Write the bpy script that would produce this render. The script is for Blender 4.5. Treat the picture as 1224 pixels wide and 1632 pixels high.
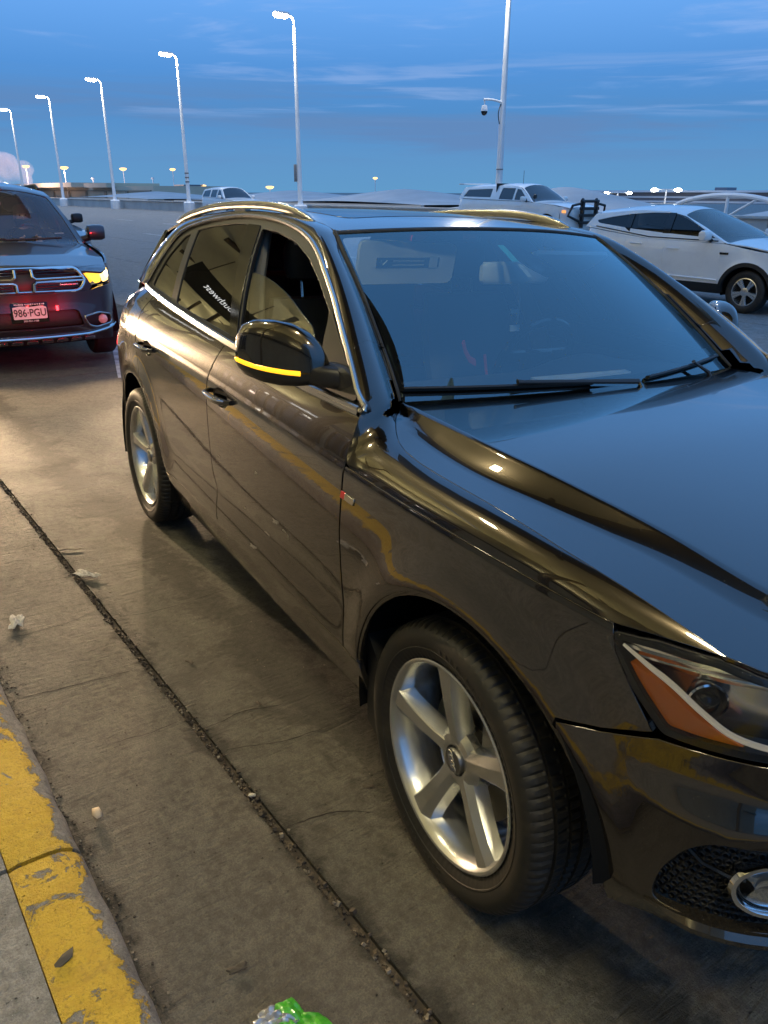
import bpy, bmesh, math, random
import numpy as np
from mathutils import Matrix, Vector, geometry
random.seed(7); RNG = np.random.default_rng(7)
rad = math.radians
for o in list(bpy.data.objects): bpy.data.objects.remove(o, do_unlink=True)
S = bpy.context.scene; COL = S.collection

# ------------------------------------------------------------------ camera
cam_d = bpy.data.cameras.new('camera'); cam = bpy.data.objects.new('camera', cam_d); COL.objects.link(cam)
cam_d.sensor_fit = 'VERTICAL'; cam_d.sensor_height = 32.0
cam_d.lens = 32.0 * 1239.5 / 1632.0
cam_d.clip_start = 0.02; cam_d.clip_end = 6000
def look(yaw, pitch, roll):
    cy, sy, cp, sp = math.cos(yaw), math.sin(yaw), math.cos(pitch), math.sin(pitch)
    f = Vector((cy*cp, sy*cp, -sp)); r = Vector((sy, -cy, 0)); u = r.cross(f)
    r2 = r*math.cos(roll) + u*math.sin(roll); u2 = u*math.cos(roll) - r*math.sin(roll)
    return Matrix((r2, u2, -f)).transposed()
m = look(rad(149.313), rad(22.325), rad(0.2)).to_4x4()
m.translation = Vector((1.2453, -1.8126, 1.6988))
cam.matrix_world = m
S.camera = cam

# ------------------------------------------------------------------ sky, sun, exposure
W = bpy.data.worlds.new('World'); S.world = W; W.use_nodes = True
SUN_EL, SUN_ROT = -2.0, 210.0
def build_world():
    nt = W.node_tree; N = nt.nodes; L = nt.links; N.clear()
    out = N.new('ShaderNodeOutputWorld'); bg = N.new('ShaderNodeBackground'); L.new(bg.outputs[0], out.inputs[0])
    sky = N.new('ShaderNodeTexSky'); sky.sky_type = 'NISHITA'; sky.sun_disc = False
    sky.sun_elevation = rad(SUN_EL); sky.sun_rotation = rad(SUN_ROT)
    sky.air_density = 1.0; sky.dust_density = 0.4; sky.ozone_density = 1.2; sky.altitude = 1600
    tc = N.new('ShaderNodeTexCoord'); sep = N.new('ShaderNodeSeparateXYZ'); L.new(tc.outputs['Generated'], sep.inputs[0])
    # evening blue: the part of the dome away from the sunset keeps an even blue
    rmp = N.new('ShaderNodeValToRGB'); L.new(sep.outputs['Z'], rmp.inputs[0])
    e = rmp.color_ramp.elements
    e[0].position = 0.0; e[0].color = (0.115, 0.315, 0.57, 1)
    e[1].position = 1.0; e[1].color = (0.185, 0.445, 0.97, 1)
    for p, c in ((0.04, (0.105, 0.295, 0.58)), (0.085, (0.078, 0.262, 0.585)), (0.125, (0.084, 0.285, 0.675)), (0.19, (0.140, 0.385, 0.86)), (0.45, (0.185, 0.450, 0.97))):
        k = e.new(p); k.color = (*c, 1)
    mx = N.new('ShaderNodeMixRGB'); mx.blend_type = 'ADD'; mx.inputs[0].default_value = 1
    sc = N.new('ShaderNodeVectorMath'); sc.operation = 'SCALE'; sc.inputs['Scale'].default_value = 0.20
    L.new(sky.outputs[0], sc.inputs[0])
    L.new(sc.outputs[0], mx.inputs[1])
    sc2 = N.new('ShaderNodeVectorMath'); sc2.operation = 'SCALE'; sc2.inputs['Scale'].default_value = 10.3
    L.new(rmp.outputs[0], sc2.inputs[0]); L.new(sc2.outputs[0], mx.inputs[2])
    # thin streaky clouds low over the horizon
    def streak(scale, zs, seed, lo, hi, det=6):
        mp = N.new('ShaderNodeMapping'); mp.inputs['Scale'].default_value = (scale, scale, zs); mp.inputs['Location'].default_value = (seed, seed*.7, 0)
        mp.inputs['Rotation'].default_value = (rad(3.5), rad(-2.5), 0)
        L.new(tc.outputs['Generated'], mp.inputs[0])
        nz = N.new('ShaderNodeTexNoise'); nz.inputs['Scale'].default_value = 1; nz.inputs['Detail'].default_value = det; nz.inputs['Roughness'].default_value = .58; nz.inputs['Distortion'].default_value = .4
        L.new(mp.outputs[0], nz.inputs[0])
        mr = N.new('ShaderNodeMapRange'); mr.inputs[1].default_value = lo; mr.inputs[2].default_value = hi; mr.interpolation_type = 'SMOOTHSTEP'
        L.new(nz.outputs['Fac'], mr.inputs[0]); return mr
    def band(z0, z1, z2, z3):
        r = N.new('ShaderNodeValToRGB'); L.new(sep.outputs['Z'], r.inputs[0]); q = r.color_ramp.elements
        q[0].position = z0; q[0].color = (0, 0, 0, 1); q[1].position = z3; q[1].color = (0, 0, 0, 1)
        for p in (z1, z2): k = q.new(p); k.color = (1, 1, 1, 1)
        return r
    cur = mx.outputs[0]
    for (s, zs, seed, lo, hi, b, colr, amt) in (
            (2.0, 30, 3.1, .44, .62, (.03, .05, .085, .125), (1.25, 2.5, 5.0), .85),
            (3.0, 60, 8.6, .50, .66, (.075, .085, .12, .15), (3.0, 4.6, 8.0), .55),
            (4.5, 40, 1.3, .52, .72, (.09, .12, .17, .30), (3.2, 5.0, 8.9), .55),
            (2.5, 20, 5.5, .45, .75, (.015, .035, .07, .12), (1.25, 2.7, 5.3), .6)):
        st = streak(s, zs, seed, lo, hi); bd = band(*b)
        mu = N.new('ShaderNodeMath'); mu.operation = 'MULTIPLY'; L.new(st.outputs[0], mu.inputs[0]); L.new(bd.outputs[0], mu.inputs[1])
        m2 = N.new('ShaderNodeMath'); m2.operation = 'MULTIPLY'; L.new(mu.outputs[0], m2.inputs[0]); m2.inputs[1].default_value = amt
        mm = N.new('ShaderNodeMixRGB'); L.new(m2.outputs[0], mm.inputs[0]); L.new(cur, mm.inputs[1]); mm.inputs[2].default_value = (*colr, 1)
        cur = mm.outputs[0]
    L.new(cur, bg.inputs[0]); bg.inputs[1].default_value = 0.10
build_world()
sd = bpy.data.lights.new('sun', 'SUN'); sd.energy = 0.04; sd.angle = rad(20); sd.color = (1.0, .78, .62)
sun = bpy.data.objects.new('sun', sd); COL.objects.link(sun)
sun.rotation_euler = (rad(86), 0, rad(180 - SUN_ROT))
S.view_settings.view_transform = 'Standard'; S.view_settings.look = 'None'
S.view_settings.exposure = 0.0; S.view_settings.gamma = 1.0; S.view_settings.use_curve_mapping = False
S.cycles.use_denoising = True
S.cycles.volume_bounces = 2; S.cycles.max_bounces = 8; S.cycles.transparent_max_bounces = 16; S.cycles.glossy_bounces = 5; S.cycles.diffuse_bounces = 3
S.cycles.sample_clamp_indirect = 6.0; S.cycles.caustics_reflective = False; S.cycles.caustics_refractive = False

# ------------------------------------------------------------------ ground frames
TH = rad(5.74)                      # the kerb and the lanes run at this angle to the parked car
ROAD = Matrix.Rotation(TH, 4, 'Z')  # road frame (along, across, up) -> world
NEAR = Matrix.Rotation(rad(-1.965), 4, 'X')   # the kerb lane falls away from the kerb
def h_ab(a, b):
    """height of the deck at road coordinates"""
    a = np.asarray(a, float); b = np.asarray(b, float)
    ac = np.clip(a, -9, 4)
    y = ac*math.sin(TH) + b*math.cos(TH)
    near = -math.tan(rad(1.965))*y
    t = np.clip((b-2.0)/4.0, 0, 1); t = t*t*(3-2*t)
    far = -0.15 + np.clip(b-12, 0, 15)*0.030
    tw = np.clip((-b-3)/4.0, 0, 1)
    near = near*(1-tw) + 0.15*tw
    return near*(1-t) + far*t
def rw(a, b, z=0.0):
    v = ROAD @ Vector((a, b, z)); return v
# ------------------------------------------------------------------ mesh helpers
def spl(xs, ys):
    """natural cubic spline, linear outside"""
    x = np.asarray(xs, float); y = np.asarray(ys, float)
    if x[0] > x[-1]: x = x[::-1]; y = y[::-1]
    n = len(x); h = np.diff(x); A = np.zeros((n, n)); r = np.zeros((n,)+y.shape[1:])
    A[0, 0] = A[-1, -1] = 1
    for i in range(1, n-1):
        A[i, i-1] = h[i-1]; A[i, i] = 2*(h[i-1]+h[i]); A[i, i+1] = h[i]
        r[i] = 3*((y[i+1]-y[i])/h[i] - (y[i]-y[i-1])/h[i-1])
    c = np.linalg.solve(A, r)
    def f(q):
        q = np.asarray(q, float); i = np.clip(np.searchsorted(x, q)-1, 0, n-2)
        hh = h[i]; t = q-x[i]
        if y.ndim > 1: hh = hh[..., None]; t = t[..., None]
        b = (y[i+1]-y[i])/hh - hh*(2*c[i]+c[i+1])/3
        d = (c[i+1]-c[i])/(3*hh)
        lo = np.minimum(t, 0); hi = np.maximum(t-hh, 0); tm = np.clip(t, 0, hh)
        v = y[i]+b*tm+c[i]*tm**2+d*tm**3
        bend = b+2*c[i]*hh+3*d*hh**2
        return v + b*lo + bend*hi
    return f
def lin(xs, ys):
    k = np.argsort(xs); xs = np.asarray(xs, float)[k]; ys = np.asarray(ys, float)[k]
    return lambda q: np.interp(q, xs, ys)
def sstep(x, a, b):
    t = np.clip((np.asarray(x, float)-a)/(b-a), 0, 1); return t*t*(3-2*t)

class MB:
    def __init__(s): s.v = []; s.f = []; s.n = []; s.mi = []; s.cust = False
    def add(s, vs, fs, mi=0, ns=None):
        k = len(s.v); s.v += [tuple(map(float, p)) for p in vs]; s.f += [tuple(int(i)+k for i in f) for f in fs]; s.mi += [mi]*len(fs)
        if ns is None: s.n += [(0, 0, 0)]*len(vs)
        else: s.n += [tuple(map(float, p)) for p in ns]; s.cust = True
        return s
    def box(s, c, d, mi=0, rot=None, bev=0.0):
        bm = bmesh.new(); bmesh.ops.create_cube(bm, size=1.0)
        for v in bm.verts: v.co = Vector((v.co.x*d[0], v.co.y*d[1], v.co.z*d[2]))
        if bev > 0: bmesh.ops.bevel(bm, geom=bm.edges[:], offset=bev, segments=2, affect='EDGES', profile=.5)
        s.bm(bm, Matrix.Translation(Vector(c)) @ (rot.to_4x4() if rot else Matrix()), mi); return s
    def bm(s, bm, M=None, mi=0):
        bm.verts.index_update(); M = M or Matrix()
        s.add([M @ v.co for v in bm.verts], [[v.index for v in f.verts] for f in bm.faces], mi); bm.free(); return s
    def tube(s, pts, r, seg=8, mi=0, closed=False, cap=True, sq=1.0, up=None):
        """tube along points; r a number or a list; sq flattens it along `up`"""
        P = [Vector(p) for p in pts]; n = len(P); rs = r if hasattr(r, '__len__') else [r]*n
        ref = Vector(up) if up else None; vs = []; prev = None
        for i, p in enumerate(P):
            a = P[(i-1) % n] if (closed or i > 0) else P[i]; b = P[(i+1) % n] if (closed or i < n-1) else P[i]
            t = (b-a).normalized()
            if ref is not None: u = (ref - t*ref.dot(t)).normalized()
            elif prev is None:
                u = t.orthogonal().normalized()
            else: u = (prev - t*prev.dot(t)).normalized()
            prev = u; w = t.cross(u)
            for k in range(seg):
                g = 2*math.pi*k/seg; vs.append(p + (u*math.cos(g)*sq + w*math.sin(g))*rs[i])
        fs = []
        for i in range(n if closed else n-1):
            for k in range(seg):
                j = (i+1) % n; k2 = (k+1) % seg
                fs.append((i*seg+k, i*seg+k2, j*seg+k2, j*seg+k))
        if cap and not closed: fs += [tuple(range(seg))[::-1], tuple(range((n-1)*seg, n*seg))]
        s.add(vs, fs, mi); return s
    def lathe(s, prof, seg=48, axis='Y', mi=0, c=(0, 0, 0), a0=0.0, a1=2*math.pi, close=False):
        """prof: (radius, along axis)"""
        full = abs(a1-a0-2*math.pi) < 1e-6; m_ = seg if full else seg+1; vs = []
        for k in range(m_):
            g = a0+(a1-a0)*k/seg
            for r, y in prof:
                p = (r*math.cos(g), y, r*math.sin(g)) if axis == 'Y' else (r*math.cos(g), r*math.sin(g), y) if axis == 'Z' else (y, r*math.cos(g), r*math.sin(g))
                vs.append((p[0]+c[0], p[1]+c[1], p[2]+c[2]))
        n = len(prof); fs = []
        for k in range(seg):
            k2 = (k+1) % m_
            for i in range(n-1 if not close else n):
                j = (i+1) % n; fs.append((k*n+i, k*n+j, k2*n+j, k2*n+i))
        s.add(vs, fs, mi); return s
    def loft(s, secs, mi=0, closed=True, cap=True):
        n = len(secs[0]); vs = [p for q in secs for p in q]; fs = []
        for i in range(len(secs)-1):
            for k in range(n if closed else n-1):
                k2 = (k+1) % n; fs.append((i*n+k, i*n+k2, (i+1)*n+k2, (i+1)*n+k))
        if cap and closed: fs += [tuple(range(n))[::-1], tuple(range((len(secs)-1)*n, len(secs)*n))]
        s.add(vs, fs, mi); return s
    def prism(s, poly, y0, y1, axis='Y', mi=0, M=None):
        """extrude a 2D polygon along an axis"""
        def P(q, y): return (q[0], y, q[1]) if axis == 'Y' else (q[0], q[1], y) if axis == 'Z' else (y, q[0], q[1])
        n = len(poly); vs = [P(q, y0) for q in poly]+[P(q, y1) for q in poly]
        if M: vs = [M @ Vector(v) for v in vs]
        fs = [tuple(range(n)), tuple(range(2*n-1, n-1, -1))]+[(i, n+i, n+(i+1) % n, (i+1) % n) for i in range(n)]
        s.add(vs, fs, mi); return s
    def xf(s, M):
        s.v = [tuple(M @ Vector(p)) for p in s.v]
        if s.cust: R = M.to_3x3(); s.n = [tuple(R @ Vector(p)) for p in s.n]
        return s
    def mirror(s):
        o = MB(); o.v = [(x, -y, z) for x, y, z in s.v]; o.n = [(x, -y, z) for x, y, z in s.n]
        o.f = [f[::-1] for f in s.f]; o.mi = list(s.mi); o.cust = s.cust; return o
    def build(s, name, mats, parent=None, smooth=True, angle=35, fixn=None, M=None):
        me = bpy.data.meshes.new(name); me.from_pydata(s.v, [], s.f)
        for m_ in (mats if isinstance(mats, (list, tuple)) else [mats]): me.materials.append(m_)
        if len(set(s.mi)) > 1 or (s.mi and s.mi[0]): me.polygons.foreach_set('material_index', s.mi)
        if fixn is None: fixn = not s.cust
        if fixn:
            b = bmesh.new(); b.from_mesh(me); bmesh.ops.recalc_face_normals(b, faces=b.faces[:]); b.to_mesh(me); b.free()
        if smooth:
            me.polygons.foreach_set('use_smooth', [True]*len(me.polygons))
            if s.cust: me.normals_split_custom_set_from_vertices(s.n)
            else: me.set_sharp_from_angle(angle=rad(angle))
        me.update()
        o = bpy.data.objects.new(name, me); COL.objects.link(o)
        if parent: o.parent = parent
        if M is not None: o.matrix_local = M
        return o

def empty(name, M=None, parent=None):
    o = bpy.data.objects.new(name, None); COL.objects.link(o); o.empty_display_size = .2
    if parent: o.parent = parent
    if M is not None: o.matrix_local = M
    return o
def tag(o, label=None, cat=None, group=None, kind=None):
    if label: o['label'] = label
    if cat: o['category'] = cat
    if group: o['group'] = group
    if kind: o['kind'] = kind
    return o
def copy_tree(o, parent=None, M=None):
    c = o.copy(); COL.objects.link(c)
    if parent: c.parent = parent
    if M is not None: c.matrix_local = M
    for ch in list(o.children): copy_tree(ch, c)
    return c

# ---- panels cut out of a smooth surface
def pip(poly, q):
    poly = np.asarray(poly); x, y = q[:, 0], q[:, 1]; ins = np.zeros(len(q), bool); n = len(poly); j = n-1
    for i in range(n):
        xi, yi = poly[i]; xj, yj = poly[j]
        c = ((yi > y) != (yj > y)); den = (yj-yi) if yj != yi else 1e-12
        ins ^= c & (x < (xj-xi)*(y-yi)/den+xi); j = i
    return ins
def dseg(poly, q, closed=True):
    poly = np.asarray(poly, float); d = np.full(len(q), 1e9)
    for i in range(len(poly) if closed else len(poly)-1):
        a = poly[i]; b = poly[(i+1) % len(poly)]; ab = b-a; L2 = max(ab@ab, 1e-12)
        t = np.clip(((q-a)@ab)/L2, 0, 1); d = np.minimum(d, np.hypot(*(q-(a+t[:, None]*ab)).T))
    return d
def resample(poly, step, closed=True):
    poly = np.asarray(poly, float); o = []
    n = len(poly)
    for i in range(n if closed else n-1):
        a = poly[i]; b = poly[(i+1) % n]; k = max(1, int(math.ceil(np.hypot(*(b-a))/step)))
        for j in range(k): o.append(a+(b-a)*j/k)
    if not closed: o.append(poly[-1])
    return np.array(o)
def area2(p): p = np.asarray(p); x, y = p[:, 0], p[:, 1]; return .5*np.sum(x*np.roll(y, -1)-np.roll(x, -1)*y)
def onorm(p):
    """outward 2D normals of a ccw polygon, per vertex"""
    d = np.roll(p, -1, 0)-p; d /= np.maximum(np.hypot(d[:, 0], d[:, 1]), 1e-9)[:, None]
    n = np.stack([d[:, 1], -d[:, 0]], 1); m_ = n+np.roll(n, 1, 0); l = np.hypot(m_[:, 0], m_[:, 1])[:, None]
    m_ = m_/np.maximum(l, 1e-6); c = np.clip(np.sum(m_*n, 1), .45, 1)[:, None]; return m_/c
def smooth_poly(pts, n=8, closed=True):
    """Catmull-Rom through the points"""
    P = np.asarray(pts, float); k = len(P); o = []
    for i in range(k if closed else k-1):
        p0 = P[(i-1) % k] if closed or i > 0 else P[i]; p1 = P[i]; p2 = P[(i+1) % k]; p3 = P[(i+2) % k] if closed or i < k-2 else P[i+1]
        for j in range(n):
            t = j/n; o.append(.5*((2*p1)+(-p0+p2)*t+(2*p0-5*p1+4*p2-p3)*t*t+(-p0+3*p1-3*p2+p3)*t**3))
    if not closed: o.append(P[-1])
    return np.array(o)
def round_poly(pts, r, n=4):
    """round the corners of a polygon; r a number or per-corner list"""
    P = [np.array(p, float) for p in pts]; o = []; k = len(P)
    for i in range(k):
        a, b, c = P[i-1], P[i], P[(i+1) % k]; rr = r[i] if hasattr(r, '__len__') else r
        u = a-b; w = c-b; lu = np.hypot(*u); lw = np.hypot(*w)
        if rr <= 0: o.append(b); continue
        d = min(rr, lu*.45, lw*.45); p = b+u/lu*d; q = b+w/lw*d
        for j in range(n+1):
            t = j/n; o.append((1-t)**2*p+2*t*(1-t)*b+t*t*q)
    return np.array(o)
def surf_n(surf, A, Bq, e=1e-3):
    du = surf(A+e, Bq)-surf(A-e, Bq); dv = surf(A, Bq+e)-surf(A, Bq-e)
    n = np.cross(du, dv); n /= np.maximum(np.linalg.norm(n, axis=1), 1e-12)[:, None]; return n, du/(2*e), dv/(2*e)
def panel(mb, outline, surf, step=.03, gap=0.0, lip=.014, rnd=.002, holes=(), cons=(), out=None, off=0.0, mi=0, holelip=None):
    """thin pressed panel: outline in parameter space, out(P) gives a rough outward direction"""
    P = np.asarray(outline, float)
    if area2(P) < 0: P = P[::-1]
    P = resample(P, step); 
    if gap: P = P-onorm(P)*gap
    H = []
    for h in holes:
        h = np.asarray(h, float)
        if area2(h) < 0: h = h[::-1]
        H.append(resample(h, step))
    lo, hi = P.min(0), P.max(0)
    gx = np.arange(lo[0]+step/2, hi[0], step); gy = np.arange(lo[1]+step/2, hi[1], step)
    G = np.stack(np.meshgrid(gx, gy), -1).reshape(-1, 2)
    if len(G): G[:, 0] += ((np.arange(len(G))//max(1, len(gx))) % 2)*step*.5
    if len(G): G = G[pip(P, G)]
    if len(G): G = G[dseg(P, G) > step*.5]
    for h in H:
        if len(G): G = G[~pip(h, G)]
        if len(G): G = G[dseg(h, G) > step*.5]
    verts = []; edges = []
    def loop(q, closed=True):
        k = len(verts); n = len(q); verts.extend([tuple(p) for p in q])
        edges.extend([(k+i, k+(i+1) % n) for i in range(n if closed else n-1)]); return k, n
    bl = [loop(P)]+[loop(h) for h in H]
    for c in cons:
        c = resample(np.asarray(c, float), step, False); c = c[pip(P, c)]
        if len(c): c = c[dseg(P, c) > step*.15]
        for h in H:
            if len(c): c = c[~pip(h, c)]
        if len(c) > 1:
            if len(G): G = G[dseg(c, G, False) > step*.45]
            verts.extend([tuple(p) for p in c])
    verts.extend([tuple(p) for p in G])
    vo, _, fo, ov, _, _ = geometry.delaunay_2d_cdt([Vector(v) for v in verts], edges, [], 0, 1e-6)
    V = np.array([(v.x, v.y) for v in vo]); F = np.array([f for f in fo if len(f) == 3], int)
    cen = V[F].mean(1); keep = pip(P, cen)
    for h in H: keep &= ~pip(h, cen)
    F = F[keep]
    X = surf(V[:, 0], V[:, 1]); n, du, dv = surf_n(surf, V[:, 0], V[:, 1])
    if out is not None:
        d = out(X) if callable(out) else np.asarray(out, float)
        sg = np.where(np.sum(n*d, 1) < 0, -1.0, 1.0)[:, None]; n = n*sg
        flip = np.median(sg) < 0
    else: flip = False
    X = X+n*off
    # winding to match
    fa = F[:, ::-1] if flip else F
    mb.add(X, fa, mi, n)
    if lip:
        inv = {}
        for i, lst in enumerate(ov):
            for j in lst: inv.setdefault(j, i)
        for li, (k, nn) in enumerate(bl):
            q = P if li == 0 else H[li-1]; on = onorm(q) if li == 0 else -onorm(q)
            ids = [inv.get(k+i, None) for i in range(nn)]
            if None in ids: continue
            X0 = X[ids]; N0 = n[ids]
            E = on[:, :1]*du[ids]+on[:, 1:]*dv[ids]; E -= N0*np.sum(E*N0, 1)[:, None]; E /= np.maximum(np.linalg.norm(E, axis=1), 1e-9)[:, None]
            lp = lip if li == 0 or holelip is None else holelip
            r1 = X0+E*rnd*.7-N0*rnd*.35; r2 = X0+E*rnd-N0*rnd*1.1; r3 = X0+E*rnd-N0*lp
            n1 = N0*.7+E*.7; vs = np.concatenate([X0, r1, r2, r3]); ns = np.concatenate([N0, n1, E, E])
            fs = []
            for a in range(3):
                for i in range(nn):
                    j = (i+1) % nn; f = (a*nn+i, a*nn+j, (a+1)*nn+j, (a+1)*nn+i)
                    # orientation: outer loop ccw in (u,v)
                    f = f[::-1] if (li == 0) else f
                    fs.append(f[::-1] if flip else f)
            mb.add(vs, fs, mi, ns)
    return mb
def text_mb(body, size, mi=0, depth=0.0, align='CENTER', sx=1.0, bold=0.0):
    cu = bpy.data.curves.new('t', 'FONT'); cu.body = body; cu.size = size; cu.align_x = align; cu.align_y = 'CENTER'; cu.extrude = depth; cu.offset = bold
    cu.resolution_u = 3
    o = bpy.data.objects.new('t', cu); COL.objects.link(o)
    dg = bpy.context.evaluated_depsgraph_get(); me = bpy.data.meshes.new_from_object(o.evaluated_get(dg))
    mb = MB(); mb.add([(v.co.x*sx, v.co.y, v.co.z) for v in me.vertices], [tuple(p.vertices) for p in me.polygons], mi)
    bpy.data.objects.remove(o); bpy.data.curves.remove(cu); bpy.data.meshes.remove(me); return mb
def ell(cx, cy, rx, ry, n=24, a0=0.0):
    t = np.linspace(0, 2*math.pi, n, endpoint=False)+a0; return np.stack([cx+rx*np.cos(t), cy+ry*np.sin(t)], 1)
def sell(rx, ry, n=24, p=2.6):
    t = np.linspace(0, 2*math.pi, n, endpoint=False); c, s_ = np.cos(t), np.sin(t)
    return np.stack([rx*np.sign(c)*abs(c)**(2/p), ry*np.sign(s_)*abs(s_)**(2/p)], 1)

# ------------------------------------------------------------------ materials
def pm(name, base, rough=.5, metal=0.0, coat=0.0, coat_ior=1.5, coat_rough=.03, spec=.5, emit=None, es=1.0, ior=1.5, noise=None, bump=None, rvar=None, alpha=1.0):
    m_ = bpy.data.materials.new(name); m_.use_nodes = True; nt = m_.node_tree; b = nt.nodes['Principled BSDF']
    I = b.inputs; I['Base Color'].default_value = (*base, 1); I['Roughness'].default_value = rough; I['Metallic'].default_value = metal
    I['Coat Weight'].default_value = coat; I['Coat IOR'].default_value = coat_ior; I['Coat Roughness'].default_value = coat_rough
    I['Specular IOR Level'].default_value = spec; I['IOR'].default_value = ior; I['Alpha'].default_value = alpha
    if emit: I['Emission Color'].default_value = (*emit, 1); I['Emission Strength'].default_value = es
    tc = nt.nodes.new('ShaderNodeTexCoord')
    def nz(scale, det=5, r=.6, vec=None):
        n_ = nt.nodes.new('ShaderNodeTexNoise'); n_.inputs['Scale'].default_value = scale; n_.inputs['Detail'].default_value = det; n_.inputs['Roughness'].default_value = r
        nt.links.new(vec or tc.outputs['Object'], n_.inputs[0]); return n_
    if noise:   # (scale, colour2, lo, hi)
        n_ = nz(noise[0]); mr = nt.nodes.new('ShaderNodeMapRange'); mr.inputs[1].default_value = noise[2]; mr.inputs[2].default_value = noise[3]
        nt.links.new(n_.outputs['Fac'], mr.inputs[0]); mx = nt.nodes.new('ShaderNodeMixRGB'); mx.inputs[1].default_value = (*base, 1); mx.inputs[2].default_value = (*noise[1], 1)
        nt.links.new(mr.outputs[0], mx.inputs[0]); nt.links.new(mx.outputs[0], I['Base Color'])
    if rvar:    # (scale, lo, hi)
        n_ = nz(rvar[0]); mr = nt.nodes.new('ShaderNodeMapRange'); mr.inputs[1].default_value = .3; mr.inputs[2].default_value = .7; mr.inputs[3].default_value = rvar[1]; mr.inputs[4].default_value = rvar[2]
        nt.links.new(n_.outputs['Fac'], mr.inputs[0]); nt.links.new(mr.outputs[0], I['Roughness'])
    if bump:    # (scale, strength, distance)
        n_ = nz(bump[0], 6); bp = nt.nodes.new('ShaderNodeBump'); bp.inputs['Strength'].default_value = bump[1]; bp.inputs['Distance'].default_value = bump[2]
        nt.links.new(n_.outputs['Fac'], bp.inputs['Height']); nt.links.new(bp.outputs[0], I['Normal'])
    return m_
def glass(name, tint, ior=1.5, refl=(1, 1, 1), boost=1.0, rough=.005, dirt=0.0):
    """thin pane: tinted see-through plus mirror-like reflection"""
    m_ = bpy.data.materials.new(name); m_.use_nodes = True; nt = m_.node_tree; N = nt.nodes; N.clear(); L = nt.links
    o = N.new('ShaderNodeOutputMaterial'); tr = N.new('ShaderNodeBsdfTransparent'); tr.inputs[0].default_value = (*tint, 1)
    gl = N.new('ShaderNodeBsdfGlossy'); gl.inputs[0].default_value = (*refl, 1); gl.inputs['Roughness'].default_value = rough
    fr = N.new('ShaderNodeFresnel'); fr.inputs[0].default_value = ior
    mu = N.new('ShaderNodeMath'); mu.operation = 'MULTIPLY'; mu.use_clamp = True; mu.inputs[1].default_value = boost
    L.new(fr.outputs[0], mu.inputs[0])
    mx = N.new('ShaderNodeMixShader'); L.new(mu.outputs[0], mx.inputs[0]); L.new(tr.outputs[0], mx.inputs[1]); L.new(gl.outputs[0], mx.inputs[2])
    cur = mx.outputs[0]
    if dirt:
        df = N.new('ShaderNodeBsdfDiffuse'); df.inputs[0].default_value = (.5, .48, .45, 1)
        tc = N.new('ShaderNodeTexCoord'); nz = N.new('ShaderNodeTexNoise'); nz.inputs['Scale'].default_value = 3; nz.inputs['Detail'].default_value = 8; L.new(tc.outputs['Object'], nz.inputs[0])
        m3 = N.new('ShaderNodeMath'); m3.operation = 'MULTIPLY'; m3.inputs[1].default_value = dirt; L.new(nz.outputs['Fac'], m3.inputs[0])
        m2 = N.new('ShaderNodeMixShader'); L.new(m3.outputs[0], m2.inputs[0]); L.new(cur, m2.inputs[1]); L.new(df.outputs[0], m2.inputs[2]); cur = m2.outputs[0]
    L.new(cur, o.inputs[0]); return m_
def emis(name, col, s):
    m_ = bpy.data.materials.new(name); m_.use_nodes = True; nt = m_.node_tree; nt.nodes.clear()
    o = nt.nodes.new('ShaderNodeOutputMaterial'); e = nt.nodes.new('ShaderNodeEmission'); e.inputs[0].default_value = (*col, 1); e.inputs[1].default_value = s
    nt.links.new(e.outputs[0], o.inputs[0]); return m_

M_ = {}
M_['paint'] = pm('brown_car_paint', (.047, .038, .029), .24, 1.0, 1.0, 1.8, .012)
M_['paint2'] = pm('graphite_car_paint', (.045, .045, .055), .30, .7, 1.0, 1.6, .03)
M_['paint3'] = pm('slate_car_paint', (.10, .12, .15), .32, .6, 1.0, 1.5, .03)
M_['white'] = pm('white_car_paint', (.84, .83, .81), .35, 0, 1.0, 1.5, .03, noise=(3, (.76, .74, .72), .45, .75))
M_['black'] = pm('black_plastic', (.012, .012, .013), .45, bump=(400, .05, .001))
M_['gloss_black'] = pm('gloss_black', (.006, .006, .007), .08, spec=.6)
M_['rubber'] = pm('tyre_rubber', (.014, .013, .012), .62, noise=(14, (.035, .028, .02), .5, .75), bump=(120, .15, .001))
M_['chrome'] = pm('bright_trim', (.80, .80, .80), .10, 1.0)
M_['satin'] = pm('satin_aluminium', (.52, .515, .50), .26, 1.0)
M_['alloy'] = pm('silver_wheel_paint', (.62, .62, .61), .27, .85, .6, 1.5, .05, noise=(9, (.46, .42, .36), .55, .8))
M_['steel'] = pm('brake_steel', (.25, .24, .23), .4, 1.0)
M_['dark'] = pm('dark_void', (.006, .006, .006), .8)
M_['well'] = pm('wheel_well_liner', (.008, .008, .008), .95, spec=.08, bump=(60, .3, .003))
M_['wind'] = glass('windscreen_glass', (.80, .90, .93), 2.15, (.66, .94, 1.0), 1.3, dirt=.012)
M_['tint'] = glass('tinted_side_glass', (.045, .05, .045), 1.75, (1, 1, 1), 1.0)
M_['clear'] = glass('front_side_glass', (.55, .6, .55), 1.75, (1, 1, 1), 1.0)
M_['lens'] = glass('lamp_lens', (.9, .92, .93), 1.45, (1, 1, 1), 1.0)
M_['farglass'] = pm('dark_window_glass', (.01, .014, .018), .05, 0, 0, spec=.8, ior=1.6)
M_['seat'] = pm('seat_leather', (.085, .088, .092), .5, bump=(30, .1, .004))
M_['beige'] = pm('beige_trim', (.50, .47, .41), .75)
M_['vis'] = pm('visor_cloth', (.88, .86, .80), .8)
M_['dash'] = pm('dash_plastic', (.03, .03, .032), .55)
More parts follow.
